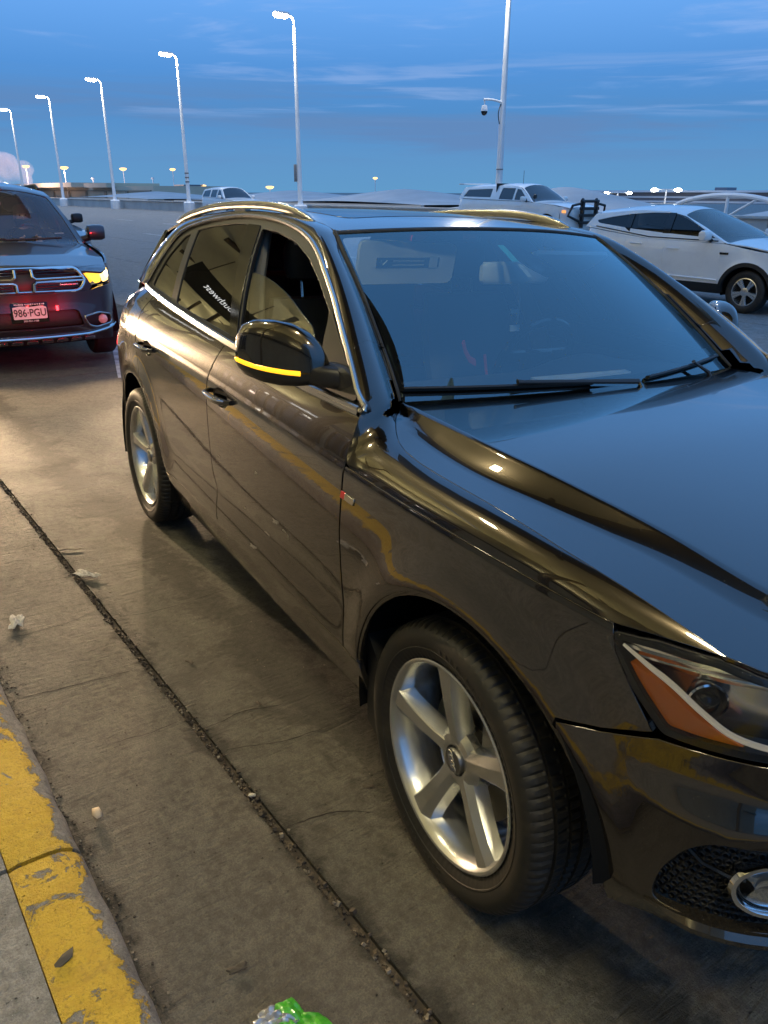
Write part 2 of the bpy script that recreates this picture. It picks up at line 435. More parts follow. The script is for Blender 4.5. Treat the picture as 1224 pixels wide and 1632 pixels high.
# ------------------------------------------------------------------ ground, kerb, terminal
def conc_mat(name, base, dark, warm, groove=1.0, stain=(.52, .72), spec=.3, rough=.82, dirt=()):
    m_ = bpy.data.materials.new(name); m_.use_nodes = True; nt = m_.node_tree; N = nt.nodes; L = nt.links; b = N['Principled BSDF']
    tc = N.new('ShaderNodeTexCoord')
    def noise(scale, det=6, r=.6, sc=None, dist=0.0):
        n_ = N.new('ShaderNodeTexNoise'); n_.inputs['Scale'].default_value = scale; n_.inputs['Detail'].default_value = det; n_.inputs['Roughness'].default_value = r; n_.inputs['Distortion'].default_value = dist
        if sc:
            mp = N.new('ShaderNodeMapping'); mp.inputs['Scale'].default_value = sc; L.new(tc.outputs['Object'], mp.inputs[0]); L.new(mp.outputs[0], n_.inputs[0])
        else: L.new(tc.outputs['Object'], n_.inputs[0])
        return n_
    def rng(src, lo, hi, a=0.0, c=1.0):
        mr = N.new('ShaderNodeMapRange'); mr.inputs[1].default_value = lo; mr.inputs[2].default_value = hi; mr.inputs[3].default_value = a; mr.inputs[4].default_value = c; mr.interpolation_type = 'SMOOTHSTEP'; L.new(src, mr.inputs[0]); return mr.outputs[0]
    def mix(f, a, c, mode='MIX'):
        mx = N.new('ShaderNodeMixRGB'); mx.blend_type = mode
        if isinstance(f, float): mx.inputs[0].default_value = f
        else: L.new(f, mx.inputs[0])
        for i, q in ((1, a), (2, c)):
            if isinstance(q, tuple): mx.inputs[i].default_value = (*q, 1)
            else: L.new(q, mx.inputs[i])
        return mx.outputs[0]
    big = noise(.55, 7, .62); med = noise(2.6, 8, .68, None, .6); fine = noise(38, 5, .7); grit = noise(210, 3, .6)
    col = mix(rng(big.outputs['Fac'], .32, .70), base, warm)
    col = mix(rng(med.outputs['Fac'], stain[0], stain[1], 0, .85), col, dark)
    st2 = noise(1.1, 6, .7, (1, 1, 1), 1.2); col = mix(rng(st2.outputs['Fac'], .58, .70, 0, .75), col, tuple(x*.55 for x in dark))
    col = mix(rng(fine.outputs['Fac'], .36, .64, 0.0, .75), col, tuple(x*.52 for x in base)); mid2 = noise(9, 6, .72, None, .5); col = mix(rng(mid2.outputs['Fac'], .40, .68, 0, .55), col, tuple(min(.5, x*1.45) for x in base)); col = mix(rng(grit.outputs['Fac'], .40, .60, 0, .45), col, tuple(x*.5 for x in base))
    vo = N.new('ShaderNodeTexVoronoi'); vo.inputs['Scale'].default_value = 95; L.new(tc.outputs['Object'], vo.inputs['Vector'])
    sp = rng(vo.outputs['Distance'], .0, .20, 1, 0); spn = N.new('ShaderNodeMath'); spn.operation = 'MULTIPLY'; L.new(sp, spn.inputs[0]); L.new(rng(grit.outputs['Fac'], .55, .62), spn.inputs[1])
    col = mix(spn.outputs[0], col, tuple(min(.6, x*1.9) for x in base))
    vo2 = N.new('ShaderNodeTexVoronoi'); vo2.inputs['Scale'].default_value = 43; L.new(tc.outputs['Object'], vo2.inputs['Vector'])
    pit = rng(vo2.outputs['Distance'], .0, .16, 1, 0); ptm = N.new('ShaderNodeMath'); ptm.operation = 'MULTIPLY'; L.new(pit, ptm.inputs[0]); L.new(rng(fine.outputs['Fac'], .52, .60), ptm.inputs[1])
    col = mix(ptm.outputs[0], col, tuple(x*.35 for x in dark))
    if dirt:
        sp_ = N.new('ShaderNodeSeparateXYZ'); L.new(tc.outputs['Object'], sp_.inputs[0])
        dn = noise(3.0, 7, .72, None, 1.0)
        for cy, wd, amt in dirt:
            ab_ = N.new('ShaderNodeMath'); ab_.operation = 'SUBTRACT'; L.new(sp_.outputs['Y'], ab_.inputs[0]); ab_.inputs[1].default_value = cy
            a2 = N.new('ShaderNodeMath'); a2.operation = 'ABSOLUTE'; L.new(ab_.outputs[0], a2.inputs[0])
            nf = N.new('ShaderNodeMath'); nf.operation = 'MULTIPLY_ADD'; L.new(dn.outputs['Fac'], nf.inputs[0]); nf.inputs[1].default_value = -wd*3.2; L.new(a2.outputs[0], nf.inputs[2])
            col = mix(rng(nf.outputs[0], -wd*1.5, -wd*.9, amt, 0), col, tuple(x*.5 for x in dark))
    L.new(col, b.inputs['Base Color'])
    b.inputs['Specular IOR Level'].default_value = spec
    L.new(rng(med.outputs['Fac'], .35, .7, rough, rough-.12), b.inputs['Roughness'])
    # broomed lines across the lane, pits and grain
    gr = noise(1, 5, .62, (60, 7, 1), 0.5); gr2 = noise(1, 5, .7, (14, 2.0, 1), 1.4)
    hsum = N.new('ShaderNodeMath'); hsum.operation = 'MULTIPLY_ADD'; L.new(rng(gr.outputs['Fac'], .35, .65), hsum.inputs[0]); hsum.inputs[1].default_value = .38*groove; 
    h2 = N.new('ShaderNodeMath'); h2.operation = 'MULTIPLY_ADD'; L.new(rng(gr2.outputs['Fac'], .30, .42), h2.inputs[0]); h2.inputs[1].default_value = .45*groove
    h3 = N.new('ShaderNodeMath'); h3.operation = 'MULTIPLY_ADD'; L.new(fine.outputs['Fac'], h3.inputs[0]); h3.inputs[1].default_value = .9; 
    h4 = N.new('ShaderNodeMath'); h4.operation = 'MULTIPLY'; L.new(grit.outputs['Fac'], h4.inputs[0]); h4.inputs[1].default_value = .5
    h5 = N.new('ShaderNodeMath'); h5.operation = 'MULTIPLY_ADD'; L.new(ptm.outputs[0], h5.inputs[0]); h5.inputs[1].default_value = -2.0; L.new(h4.outputs[0], h5.inputs[2])
    L.new(h5.outputs[0], h3.inputs[2]); L.new(h3.outputs[0], h2.inputs[2]); L.new(h2.outputs[0], hsum.inputs[2])
    bp = N.new('ShaderNodeBump'); bp.inputs['Strength'].default_value = 1.0; bp.inputs['Distance'].default_value = .009; L.new(hsum.outputs[0], bp.inputs['Height']); L.new(bp.outputs[0], b.inputs['Normal'])
    return m_, col, tc, mix, rng, noise, b, L, N
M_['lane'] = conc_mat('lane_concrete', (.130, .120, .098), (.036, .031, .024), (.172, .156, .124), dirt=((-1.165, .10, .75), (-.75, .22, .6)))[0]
M_['gutter'] = conc_mat('gutter_concrete', (.148, .132, .107), (.046, .038, .030), (.190, .165, .130), .9, dirt=((-1.165, .07, .7), (-1.66, .09, .85)))[0]
M_['deck'] = conc_mat('deck_concrete', (.27, .26, .245), (.18, .17, .16), (.30, .285, .265), .4)[0]
M_['walk'] = conc_mat('pavement_concrete', (.29, .275, .25), (.19, .175, .155), (.32, .30, .265), .5)[0]
def kerb_mat():
    m_, col, tc, mix, rng, noise, b, L, N = conc_mat('kerb_paint_worn', (.27, .25, .225), (.15, .13, .11), (.31, .285, .25), .4)
    sep = N.new('ShaderNodeSeparateXYZ'); L.new(tc.outputs['Object'], sep.inputs[0])
    n1 = noise(7, 8, .72, None, .8); n2 = noise(26, 7, .75, None, .6)
    wear = N.new('ShaderNodeMath'); wear.operation = 'MULTIPLY_ADD'; L.new(n2.outputs['Fac'], wear.inputs[0]); wear.inputs[1].default_value = .55; L.new(n1.outputs['Fac'], wear.inputs[2])
    # the paint is rubbed thinner towards the road edge
    edge = rng(sep.outputs['Y'], -1.715, -1.655, 0, .24)
    sm = N.new('ShaderNodeMath'); sm.operation = 'SUBTRACT'; L.new(wear.outputs[0], sm.inputs[0]); L.new(edge, sm.inputs[1])
    mask = rng(sm.outputs[0], .655, .705)
    ylw = mix(rng(n2.outputs['Fac'], .35, .7), (.66, .43, .045), (.56, .34, .035)); ylw = mix(rng(n1.outputs['Fac'], .62, .80, 0, .5), ylw, (.33, .21, .05))
    n3 = noise(120, 4, .7); ylw = mix(rng(n3.outputs['Fac'], .50, .68, 0, .55), ylw, (.30, .19, .03)); c2 = mix(mask, col, ylw); n4 = noise(3.2, 7, .7, None, .7); c2 = mix(rng(n4.outputs['Fac'], .54, .70, 0, .55), c2, (.16, .12, .07)); L.new(c2, b.inputs['Base Color'])
    old = b.inputs['Normal'].links[0].from_node
    bp = N.new('ShaderNodeBump'); bp.inputs['Strength'].default_value = 1.0; bp.inputs['Distance'].default_value = .0025; L.new(mask, bp.inputs['Height']); L.new(old.outputs[0], bp.inputs['Normal']); L.new(bp.outputs[0], b.inputs['Normal'])
    return m_
M_['kerb'] = kerb_mat()

def sheet(name, a_s, b_s, mat, z=0.0, parent=None, thick=0.0, jit=0.0):
    A, Bq = np.meshgrid(a_s, b_s, indexing='ij'); Z = h_ab(A, Bq)+z; n, k = A.shape
    vs = np.stack([A.ravel(), Bq.ravel(), Z.ravel()], 1); 
    if jit: vs[:, :2] += RNG.normal(0, jit, vs[:, :2].shape)
    fs = [(i*k+j, (i+1)*k+j, (i+1)*k+j+1, i*k+j+1) for i in range(n-1) for j in range(k-1)]
    b = MB(); b.add(vs, fs)
    if thick:
        loop = [i*k for i in range(n)]+[(n-1)*k+j for j in range(1, k)]+[i*k+k-1 for i in range(n-2, -1, -1)]+[j for j in range(k-2, 0, -1)]
        m0 = len(b.v); b.add([(b.v[i][0], b.v[i][1], b.v[i][2]-thick) for i in loop], []); q = len(loop)
        b.add([], []); b.f += [(loop[i], m0+i, m0+(i+1) % q, loop[(i+1) % q]) for i in range(q)]; b.mi += [0]*q
    o = b.build(name, mat, parent, angle=30, fixn=not thick)
    if parent is None: o.matrix_world = ROAD
    return o
# base sheet to the horizon
aa = np.concatenate([[-3000, -1200, -500, -260, -150], np.arange(-110, 40, 4.0), [60, 120, 400]]); bb = np.concatenate([[-600, -120, -40], np.arange(-9.5, 30, 1.0), [40, 60, 100, 200, 500, 1200, 3000]])
ground = sheet('road', aa, bb, M_['deck'], -.030); tag(ground, kind='structure')
# lane slabs with open joints
al = [-110, -86, -66, -50, -38, -29.8, -22, -14.6, -6.9, 2.9, 9, 15]
bl_ = [-1.150, 2.45, 6.1, 9.9, 13.9, 18.2, 24.9]
for i in range(len(al)-1):
    for j in range(len(bl_)-1):
        near = j == 0 and i >= 6
        g = .007
        o = sheet('concrete_slab', np.linspace(al[i]+g, al[i+1]-g, 9), np.linspace(bl_[j]+(0 if j == 0 else g), bl_[j+1]-g, 5), M_['lane'] if j == 0 and i >= 6 else M_['deck'], -.0005*((i*3+j) % 3), ground, .11)
for i in range(len(al)-1):
    if al[i] < -30: continue
    sheet('gutter_slab', np.linspace(al[i]+.003, al[i+1]-.003, 12), np.linspace(-1.648, -1.181, 3), M_['gutter'], 0, ground, .11)
# the open joint is packed with grit
def rock(r, seed):
    bm = bmesh.new(); bmesh.ops.create_icosphere(bm, subdivisions=1, radius=r); q = random.Random(seed)
    for v in bm.verts: v.co *= q.uniform(.6, 1.2); v.co.z *= .7
    return bm
M_['grit'] = pm('joint_grit', (.055, .042, .032), .85, noise=(40, (.20, .15, .10), .5, .75), bump=(120, .4, .003))
M_['grit2'] = pm('joint_pebbles', (.26, .22, .17), .7, noise=(60, (.10, .08, .06), .4, .7))
b = MB(); R2 = random.Random(3)
for k in range(2300):
    a = R2.uniform(-7, 1.6); c = R2.gauss(-1.1655, .0095); big = R2.random() < .10
    if abs(c+1.1655) > .026: continue
    r = R2.uniform(.0022, .0052) * (1.5 if big else 1)
    z = float(h_ab(a, c))-.006+R2.uniform(-.004, .004) - (.004 if abs(c+1.1655) < .012 else -.004)
    bm = bmesh.new(); bmesh.ops.create_icosphere(bm, subdivisions=1, radius=r) if False else bmesh.ops.create_cube(bm, size=r*1.6)
    rot = Matrix.Rotation(R2.uniform(0, 6), 4, 'Z') @ Matrix.Rotation(R2.uniform(0, 6), 4, 'X')
    for v in bm.verts: v.co *= R2.uniform(.7, 1.2)
    b.bm(bm, Matrix.Translation(Vector((a, c, z))) @ rot, 1 if R2.random() < .16 else 0)
o = b.build('joint_grit', [M_['grit'], M_['grit2']], smooth=False); o.matrix_world = ROAD; tag(o, kind='stuff')
o = sheet('joint_fill', np.linspace(-30, 12, 200), np.linspace(-1.183, -1.148, 4), M_['grit'], -.014, ground, jit=.0015)
# loose grit along the kerb foot
b = MB()
for k in range(520):
    a = R2.uniform(-4, .6); c = -1.645+abs(R2.gauss(0, .018)); r = R2.uniform(.0012, .004)
    bm = bmesh.new(); bmesh.ops.create_cube(bm, size=r*1.6)
    for v in bm.verts: v.co *= R2.uniform(.7, 1.2)
    b.bm(bm, Matrix.Translation(Vector((a, c, float(h_ab(a, c))+r*.3))) @ Matrix.Rotation(R2.uniform(0, 6), 4, 'Z'), 1 if R2.random() < .3 else 0)
for k in range(420):
    a = R2.uniform(-6, 1.2); c = R2.uniform(-1.6, -.2); r = R2.uniform(.0008, .0026)
    bm = bmesh.new(); bmesh.ops.create_cube(bm, size=r*1.6)
    b.bm(bm, Matrix.Translation(Vector((a, c, float(h_ab(a, c))+r*.3))) @ Matrix.Rotation(R2.uniform(0, 6), 4, 'Z'), 1 if R2.random() < .5 else 0)
o = b.build('loose_grit', [M_['grit'], M_['grit2']], smooth=False); o.matrix_world = ROAD; tag(o, kind='stuff')
# hairline cracks, laid as thin dark ribbons
M_['crack'] = pm('crack_dark', (.03, .024, .02), .95)
def crack(pts, w, seed):
    q = random.Random(seed); P = smooth_poly(pts, 10, False); b = MB(); n = len(P)
    d = np.gradient(P, axis=0); d /= np.hypot(d[:, 0], d[:, 1])[:, None]; nn = np.stack([-d[:, 1], d[:, 0]], 1)
    j = np.cumsum([q.gauss(0, .0022) for _ in range(n)])[:, None]*nn; P = P+j-j.mean(0)
    ww = [w*max(.25, q.uniform(.4, 1.3))*min(1, (i+1)/5, (n-i)/5) for i in range(n)]
    L1 = [(x+nx*k, y+ny*k, float(h_ab(x, y))+.0012) for (x, y), (nx, ny), k in zip(P, nn, ww)]; L2 = [(x-nx*k, y-ny*k, float(h_ab(x, y))+.0012) for (x, y), (nx, ny), k in zip(P, nn, ww)]
    b.loft([L1, L2], closed=False); o = b.build('crack', M_['crack'], ground); return o
for i, (p, w) in enumerate((([(-1.52, -1.64), (-1.50, -1.45), (-1.47, -1.19)], .0022), ([(-1.1, -1.19), (-1.08, -1.30), (-1.10, -1.42)], .0018), ([(-.86, -1.14), (-.80, -.95), (-.80, -.75)], .0022), ([(-.47, -1.14), (-.44, -1.02), (-.38, -.90)], .0025),
                            ([(-2.0, -1.19), (-1.96, -1.36), (-1.97, -1.55)], .0016), ([(-1.0, -1.14), (-1.02, -1.0), (-.98, -.86)], .0028), ([(-2.9, -1.62), (-2.85, -1.4), (-2.86, -1.2)], .0016), ([(-1.9, -1.14), (-1.86, -.9), (-1.9, -.6)], .002))): crack(p, w, i)
# kerb and pavement
kerb = empty('kerb', ROAD); tag(kerb, kind='structure')
jo = [-30.6, -24.6, -18.6, -12.6, -9.6, -6.6, -3.6, -.6, 2.4, 5.4, 8.4]
for i in range(len(jo)-1):
    a0, a1 = jo[i]+.007, jo[i+1]-.007; b = MB(); secs = []; q = random.Random(i); n = 44
    for k in range(n+1):
        a = a0+(a1-a0)*k/n; e = .0022*q.gauss(0, 1); ch = max(0, q.gauss(0, .004)); t_ = .010 if k in (0, n) else 0
        prof = [(-1.822, .128-t_*.4), (-1.80, .132-t_*.3), (-1.73, .131-t_*.3), (-1.700, .128-t_*.4), (-1.676-ch, .118-ch*.7-t_*.5), (-1.662-ch*.8+e, .104-ch-t_*.4), (-1.655+e, .085), (-1.650, .03), (-1.648, -.08), (-1.822, -.08)]
        secs.append([(a, y, float(h_ab(a, y))+z) for y, z in prof])
    b.loft(secs); b.build('kerb_stone', M_['kerb'], kerb, angle=50)
pav = empty('pavement', ROAD); tag(pav, kind='structure')
for i in range(len(jo)-1):
    for b0, b1 in ((-4.6, -1.8245), (-7.5, -4.612)):
        sheet('pavement_slab', np.linspace(jo[i]+.007, jo[i+1]-.007, 6), np.linspace(b0, b1, 4), M_['walk'], .128, pav, .15)
# painted lane marks
M_['mark'] = pm('worn_road_paint', (.50, .49, .46), .7, noise=(5, (.22, .20, .18), .45, .6))
def mark(p0, p1, w):
    b = MB(); n = 10; d = Vector((p1[0]-p0[0], p1[1]-p0[1])).normalized(); nx, ny = -d.y*w/2, d.x*w/2; Lr = []
    for k in range(n+1):
        a = p0[0]+(p1[0]-p0[0])*k/n; c = p0[1]+(p1[1]-p0[1])*k/n
        Lr.append([(a+nx, c+ny, float(h_ab(a+nx, c+ny))+.0045), (a-nx, c-ny, float(h_ab(a-nx, c-ny))+.0045)])
    b.loft(Lr, closed=False); return b.build('lane_marking', M_['mark'], ground)
mark((-9.4, 1.35), (-6.55, .50), .10)
for a in (-52, -43.5, -35.5): mark((a-2.2, 16.6+(a+52)*-.02), (a+.8, 16.6+(a+52)*-.02), .14)
for a in (-37.5, -30, -22): mark((a, 12.2), (a+2.6, 12.2), .13)
for a in (-62, -58, -31, -27.5): mark((a, 22.8), (a+.8, 19.2), .10)

# ------------------------------------------------------------------ terminal side of the road, behind the camera (seen mirrored in the car)
M_['soffit'] = pm('tent_soffit', (.72, .66, .46), .8, noise=(.35, (.60, .54, .37), .4, .7))
M_['beam'] = pm('brown_steel', (.10, .075, .055), .5)
M_['facade'] = pm('facade_panel', (.42, .39, .30), .7, noise=(.8, (.33, .30, .23), .4, .7))
M_['sign'] = pm('sign_board', (.012, .012, .015), .35); M_['glow'] = emis('sign_letters', (1, 1, .96), 3.0)
M_['pane'] = pm('facade_glass', (.02, .03, .04), .06, spec=.8)
M_['lamp_w'] = emis('canopy_lamp', (1.0, .86, .52), 5.0)
term = empty('terminal_building', ROAD); tag(term, 'tan terminal front with glass doors along the pavement, mirrored in the brown SUV', 'building')
b = MB(); b.box((-33, -9.6, 4.2), (90, .5, 8.6)); b.build('wall', M_['facade'], term)
for i in range(13):
    a = -60+i*4.0
    b = MB(); b.box((a, -9.32, 1.75), (3.3, .06, 2.9)); w_ = b.build('window', M_['pane'], term)
    b = MB()
    for da in (-1.68, -.56, .56, 1.68): b.box((a+da, -9.28, 1.75), (.07, .10, 3.0))
    b.box((a, -9.28, 2.5), (3.4, .10, .07)); b.build('window_frame', M_['beam'], w_)
b = MB(); b.box((-33, -9.2, 3.75), (90, .25, .5)); b.build('fascia_band', M_['sign'], term)
# curved tent soffit over the pavement further along, carried on masts
can = empty('pavement_canopy', ROAD); tag(can, 'tan tent canopy over the pavement along the terminal front', 'canopy')
b = MB(); secs = []
for a in np.linspace(-70, -11.4, 60):
    ph = (a+13) % 9.5/9.5; lift = 1.5*abs(math.sin(math.pi*ph))**1.3
    secs.append([(a, c, 8.0+lift*(1-abs((c+3.6)/6.0)**2)*.9 - .25*((c+3.6)/6.0)**2) for c in np.linspace(-9.4, 2.3, 17)])
b.loft(secs, closed=False); b.build('tent_roof', M_['soffit'], can)
b = MB(); secs = []
for a in np.linspace(-11.4, 6, 20):
    ph = (a+13) % 9.5/9.5; lift = 1.5*abs(math.sin(math.pi*ph))**1.3
    secs.append([(a, c, 8.0+lift*(1-((c+5.2)/4.9)**2)*.9 - .25*((c+5.2)/4.9)**2) for c in np.linspace(-9.4, -.75, 14)])
b.loft(secs, closed=False); b.build('tent_roof', M_['soffit'], can)
for k in range(-2, 6):
    a = -13-9.5*k; b = MB(); b.tube([(a, -.8, 7.75), (a, -5.2, 9.2), (a, -9.3, 7.75)], .14, 8); b.tube([(a, -6.5, .1), (a, -6.5, 8.6)], .16, 10); b.build('mast', M_['beam'], can)
b = MB(); b.tube([(-70, 2.28, 7.75), (-11.4, 2.28, 7.75)], .12, 8); b.tube([(-11.4, -.78, 7.75), (6, -.78, 7.75)], .12, 8); b.build('edge_pipe', M_['beam'], can)
# walkway girder over the kerb beside the car
gir = empty('walkway_girder', ROAD); tag(gir, 'brown footbridge girder with a railing above the kerb', 'footbridge')
b = MB(); b.box((-2.9, -.05, 7.42), (8.6, 1.9, .5)); b.build('deck', M_['beam'], gir)
b = MB()
for z in (8.1, 8.6): b.tube([(-7.1, .87, z), (1.3, .87, z)], .03, 6)
for k in range(6): b.tube([(-7.0+k*1.6, .87, 7.6), (-7.0+k*1.6, .87, 8.6)], .025, 6)
b.build('railing', M_['beam'], gir)
b = MB(); b.tube(smooth_poly([(.9, .6, 7.3), (1.3, 1.3, 7.6), (1.2, 1.9, 8.2), (.8, 2.4, 9.0)], 5, False), [.32, .32, .31, .3, .3, .28, .26, .24, .22, .2, .18, .16, .12, .09, .06, .03], 10); b.build('horn_brace', M_['soffit'], gir)
# hanging sign
sg = empty('airline_sign', ROAD); tag(sg, 'dark hanging airline sign with white letters over the pavement', 'sign')
b = MB(); b.box((-26, -4.4, 6.35), (.25, 5.0, 1.5)); b.build('board', M_['sign'], sg)
t_ = text_mb('Southwest', .56, depth=.01); t_.xf(Matrix.Translation(Vector((-25.86, -4.6, 6.35))) @ Matrix.Rotation(math.pi/2, 4, 'Z') @ Matrix.Rotation(math.pi/2, 4, 'X')); t_.build('lettering', M_['glow'], sg, smooth=False)
for c in (-6.2, -2.6): b = MB(); b.tube([(-26, c, 7.0), (-26, c, 8.6)], .04, 6); b.build('hanger', M_['beam'], sg)
sg2 = empty('lit_fascia_sign', ROAD); tag(sg2, 'row of white lit letters on the terminal fascia', 'sign')
t_ = text_mb('Southwest', .6, depth=.01); t_.xf(Matrix.Translation(Vector((-20, -9.05, 3.75))) @ Matrix.Rotation(math.pi, 4, 'Z') @ Matrix.Rotation(math.pi/2, 4, 'X')); t_.build('lettering', M_['glow'], sg2, smooth=False)
# lamps under the girder and up-lights on the facade
LNAME = ['farthest back along the kerb', 'behind the brown SUV', 'beside its front door', 'ahead of its bonnet']
def canopy_lamp(a, c, z, e, col, size=.5, tilt=0.0):
    o = empty('canopy_lamp', ROAD @ Matrix.Translation(Vector((a, c, z)))); tag(o, 'flat square lamp hanging under the canopy ' + LNAME[LI.pop(0)], 'lamp', 'lamps under the canopy')
    b = MB(); b.box((0, 0, .05), (size+.1, size+.1, .10)); b.tube([(0, 0, .1), (0, 0, 2.2)], .03, 6); b.build('housing', M_['beam'], o)
    b = MB(); b.box((0, 0, -.006), (size, size, .01)); b.build('diffuser', M_['lamp_w'], o)
    ld = bpy.data.lights.new('canopy_lamp_light', 'AREA'); ld.shape = 'SQUARE'; ld.size = size; ld.energy = e; ld.color = col
    lo_ = bpy.data.objects.new('canopy_lamp_light', ld); COL.objects.link(lo_); lo_.parent = o; lo_.matrix_local = Matrix.Translation(Vector((0, 0, -.02))) @ Matrix.Rotation(rad(tilt), 4, 'X')
LC = (1.0, .88, .54); LI = [0, 1, 2, 3]
for a in (-10.5, -5.2, 0.2, 3.6): canopy_lamp(a, -2.5, 6.35, 105, LC)
def uplight(a, c, z, e):
    o = empty('facade_uplight', ROAD @ Matrix.Translation(Vector((a, c, z)))); tag(o, 'long up-light on the terminal fascia', 'lamp', 'up-lights on the terminal fascia')
    b = MB(); b.box((0, 0, -.05), (3.0, .25, .10)); b.build('housing', M_['beam'], o)
    ld = bpy.data.lights.new('facade_uplight_light', 'AREA'); ld.shape = 'RECTANGLE'; ld.size = 3.0; ld.size_y = .2; ld.energy = e; ld.color = (1.0, .88, .50)
    lo_ = bpy.data.objects.new('facade_uplight_light', ld); COL.objects.link(lo_); lo_.parent = o; lo_.matrix_local = Matrix.Translation(Vector((0, 0, .03))) @ Matrix.Rotation(rad(180-12), 4, 'X')
for k in range(6): uplight(-14-9.5*k, -8.6, 4.4, 330)
uplight(-5, -8.9, 4.4, 170); uplight(3, -8.9, 4.4, 170)
# ------------------------------------------------------------------ the parked brown SUV (car frame: x forward from the front axle, y left, z up)
def build_hero():
    nt = M_['paint'].node_tree; bs = nt.nodes['Principled BSDF']; tc = nt.nodes.new('ShaderNodeTexCoord')
    nz = nt.nodes.new('ShaderNodeTexNoise'); nz.inputs['Scale'].default_value = 5; nz.inputs['Detail'].default_value = 7; nz.inputs['Roughness'].default_value = .65; nt.links.new(tc.outputs['Object'], nz.inputs[0])
    mr = nt.nodes.new('ShaderNodeMapRange'); mr.inputs[1].default_value = .45; mr.inputs[2].default_value = .75; mr.inputs[3].default_value = .008; mr.inputs[4].default_value = .075; nt.links.new(nz.outputs['Fac'], mr.inputs[0]); nt.links.new(mr.outputs[0], bs.inputs['Coat Roughness'])
    # road film towards the sills, dust specks everywhere
    sp = nt.nodes.new('ShaderNodeSeparateXYZ'); nt.links.new(tc.outputs['Object'], sp.inputs[0])
    lo = nt.nodes.new('ShaderNodeMapRange'); lo.inputs[1].default_value = .72; lo.inputs[2].default_value = .30; lo.inputs[3].default_value = 0; lo.inputs[4].default_value = 1; nt.links.new(sp.outputs['Z'], lo.inputs[0])
    n2 = nt.nodes.new('ShaderNodeTexNoise'); n2.inputs['Scale'].default_value = 9; n2.inputs['Detail'].default_value = 8; n2.inputs['Roughness'].default_value = .75; nt.links.new(tc.outputs['Object'], n2.inputs[0])
    m1 = nt.nodes.new('ShaderNodeMath'); m1.operation = 'MULTIPLY'; nt.links.new(lo.outputs[0], m1.inputs[0]); nt.links.new(n2.outputs['Fac'], m1.inputs[1])
    vo = nt.nodes.new('ShaderNodeTexVoronoi'); vo.inputs['Scale'].default_value = 70; nt.links.new(tc.outputs['Object'], vo.inputs['Vector'])
    sv = nt.nodes.new('ShaderNodeMapRange'); sv.inputs[1].default_value = .10; sv.inputs[2].default_value = .03; sv.inputs[3].default_value = 0; sv.inputs[4].default_value = .45; nt.links.new(vo.outputs['Distance'], sv.inputs[0])
    m2 = nt.nodes.new('ShaderNodeMath'); m2.operation = 'MULTIPLY_ADD'; nt.links.new(m1.outputs[0], m2.inputs[0]); m2.inputs[1].default_value = .30; nt.links.new(sv.outputs[0], m2.inputs[2])
    dd = nt.nodes.new('ShaderNodeBsdfDiffuse'); dd.inputs[0].default_value = (.16, .135, .105, 1); ms = nt.nodes.new('ShaderNodeMixShader'); nt.links.new(m2.outputs[0], ms.inputs[0]); nt.links.new(bs.outputs[0], ms.inputs[1]); nt.links.new(dd.outputs[0], ms.inputs[2])
    nt.links.new(ms.outputs[0], nt.nodes['Material Output'].inputs[0])
    root = empty('parked_suv', NEAR)
    tag(root, 'dark brown metallic SUV parked at the yellow kerb with its front passenger window half open', 'suv')
    paint = M_['paint']
    # ---- plan outline of the right half, rear centre -> right side -> front centre
    pp = np.array([(-3.735, 0), (-3.725, -.3), (-3.68, -.58), (-3.58, -.76), (-3.40, -.865), (-3.15, -.91), (-2.8, -.932), (-2.2, -.941), (-1.4, -.943), (-.6, -.942),
                   (-.1, -.937), (.2, -.925), (.42, -.897), (.54, -.868), (.62, -.829), (.69, -.775), (.76, -.67), (.82, -.5), (.858, -.25), (.87, 0)])
    sc = np.concatenate([[0], np.cumsum(np.hypot(*np.diff(pp, axis=0).T))]); sc += -1.4-sc[8]
    PX = spl(sc, pp[:, 0]); PY = spl(sc, pp[:, 1])
    ts = np.linspace(sc[0], sc[-1], 3000); tx = PX(ts); ty = PY(ts)
    def SX(x): return float(np.interp(x, tx, ts))
    mfront = ts > SX(.1)
    def SYF(y): return float(np.interp(y, ty[mfront], ts[mfront]))
    mrear = ts < SX(-3.0)
    def SYR(y): return float(np.interp(-y, -ty[mrear], ts[mrear]))
    ZC = spl([SX(-3.5), SX(-2.78), SX(-1.6), SX(-.5), SX(-.09), SX(.18), SX(.47), sc[-1]], [1.05, 1.037, 1.026, .994, .984, .98, .968, .955])
    OF = spl([.18, .26, .32, .38, .435, .5, .6, .72, .85, .95, 1.06], [.125, .075, .045, .026, .014, .0125, .009, .003, .0, .0015, .007])
    ZE = spl([-3.6, -3.25, -2.87, -2.4, -1.93, -1.485, -.83, -.505, -.2], [1.165, 1.195, 1.222, 1.198, 1.172, 1.153, 1.127, 1.123, 1.12])
    OE = spl([-3.6, -3.25, -2.87, -2.4, -1.93, -1.485, -.83, -.505, -.2], [.235, .165, .112, .084, .069, .060, .055, .057, .06])
    AF, AR = (.04, .372, .452), (-2.762, .372, .452)      # wheel arches
    LS = .17
    def skin(A, Wd):
        A = np.asarray(A, float); Wd = np.asarray(Wd, float)
        x = PX(A); y = PY(A); tx_ = PX(A+1e-3)-PX(A-1e-3); ty_ = PY(A+1e-3)-PY(A-1e-3); l = np.hypot(tx_, ty_); nx, ny = ty_/l, -tx_/l
        zc = ZC(A); z = zc+np.minimum(Wd, 0); o = OF(z)
        o = o + .005*np.clip(1-(zc-z)/.022, 0, 1)**2
        for cx, cz, r in (AF, AR):
            rr = np.hypot(x-cx, z-cz); o = o - .016*np.exp(-((rr-r-.01)/.07)**2)*sstep(z, .3, .55)
        fx = sstep(x, .46, .66)
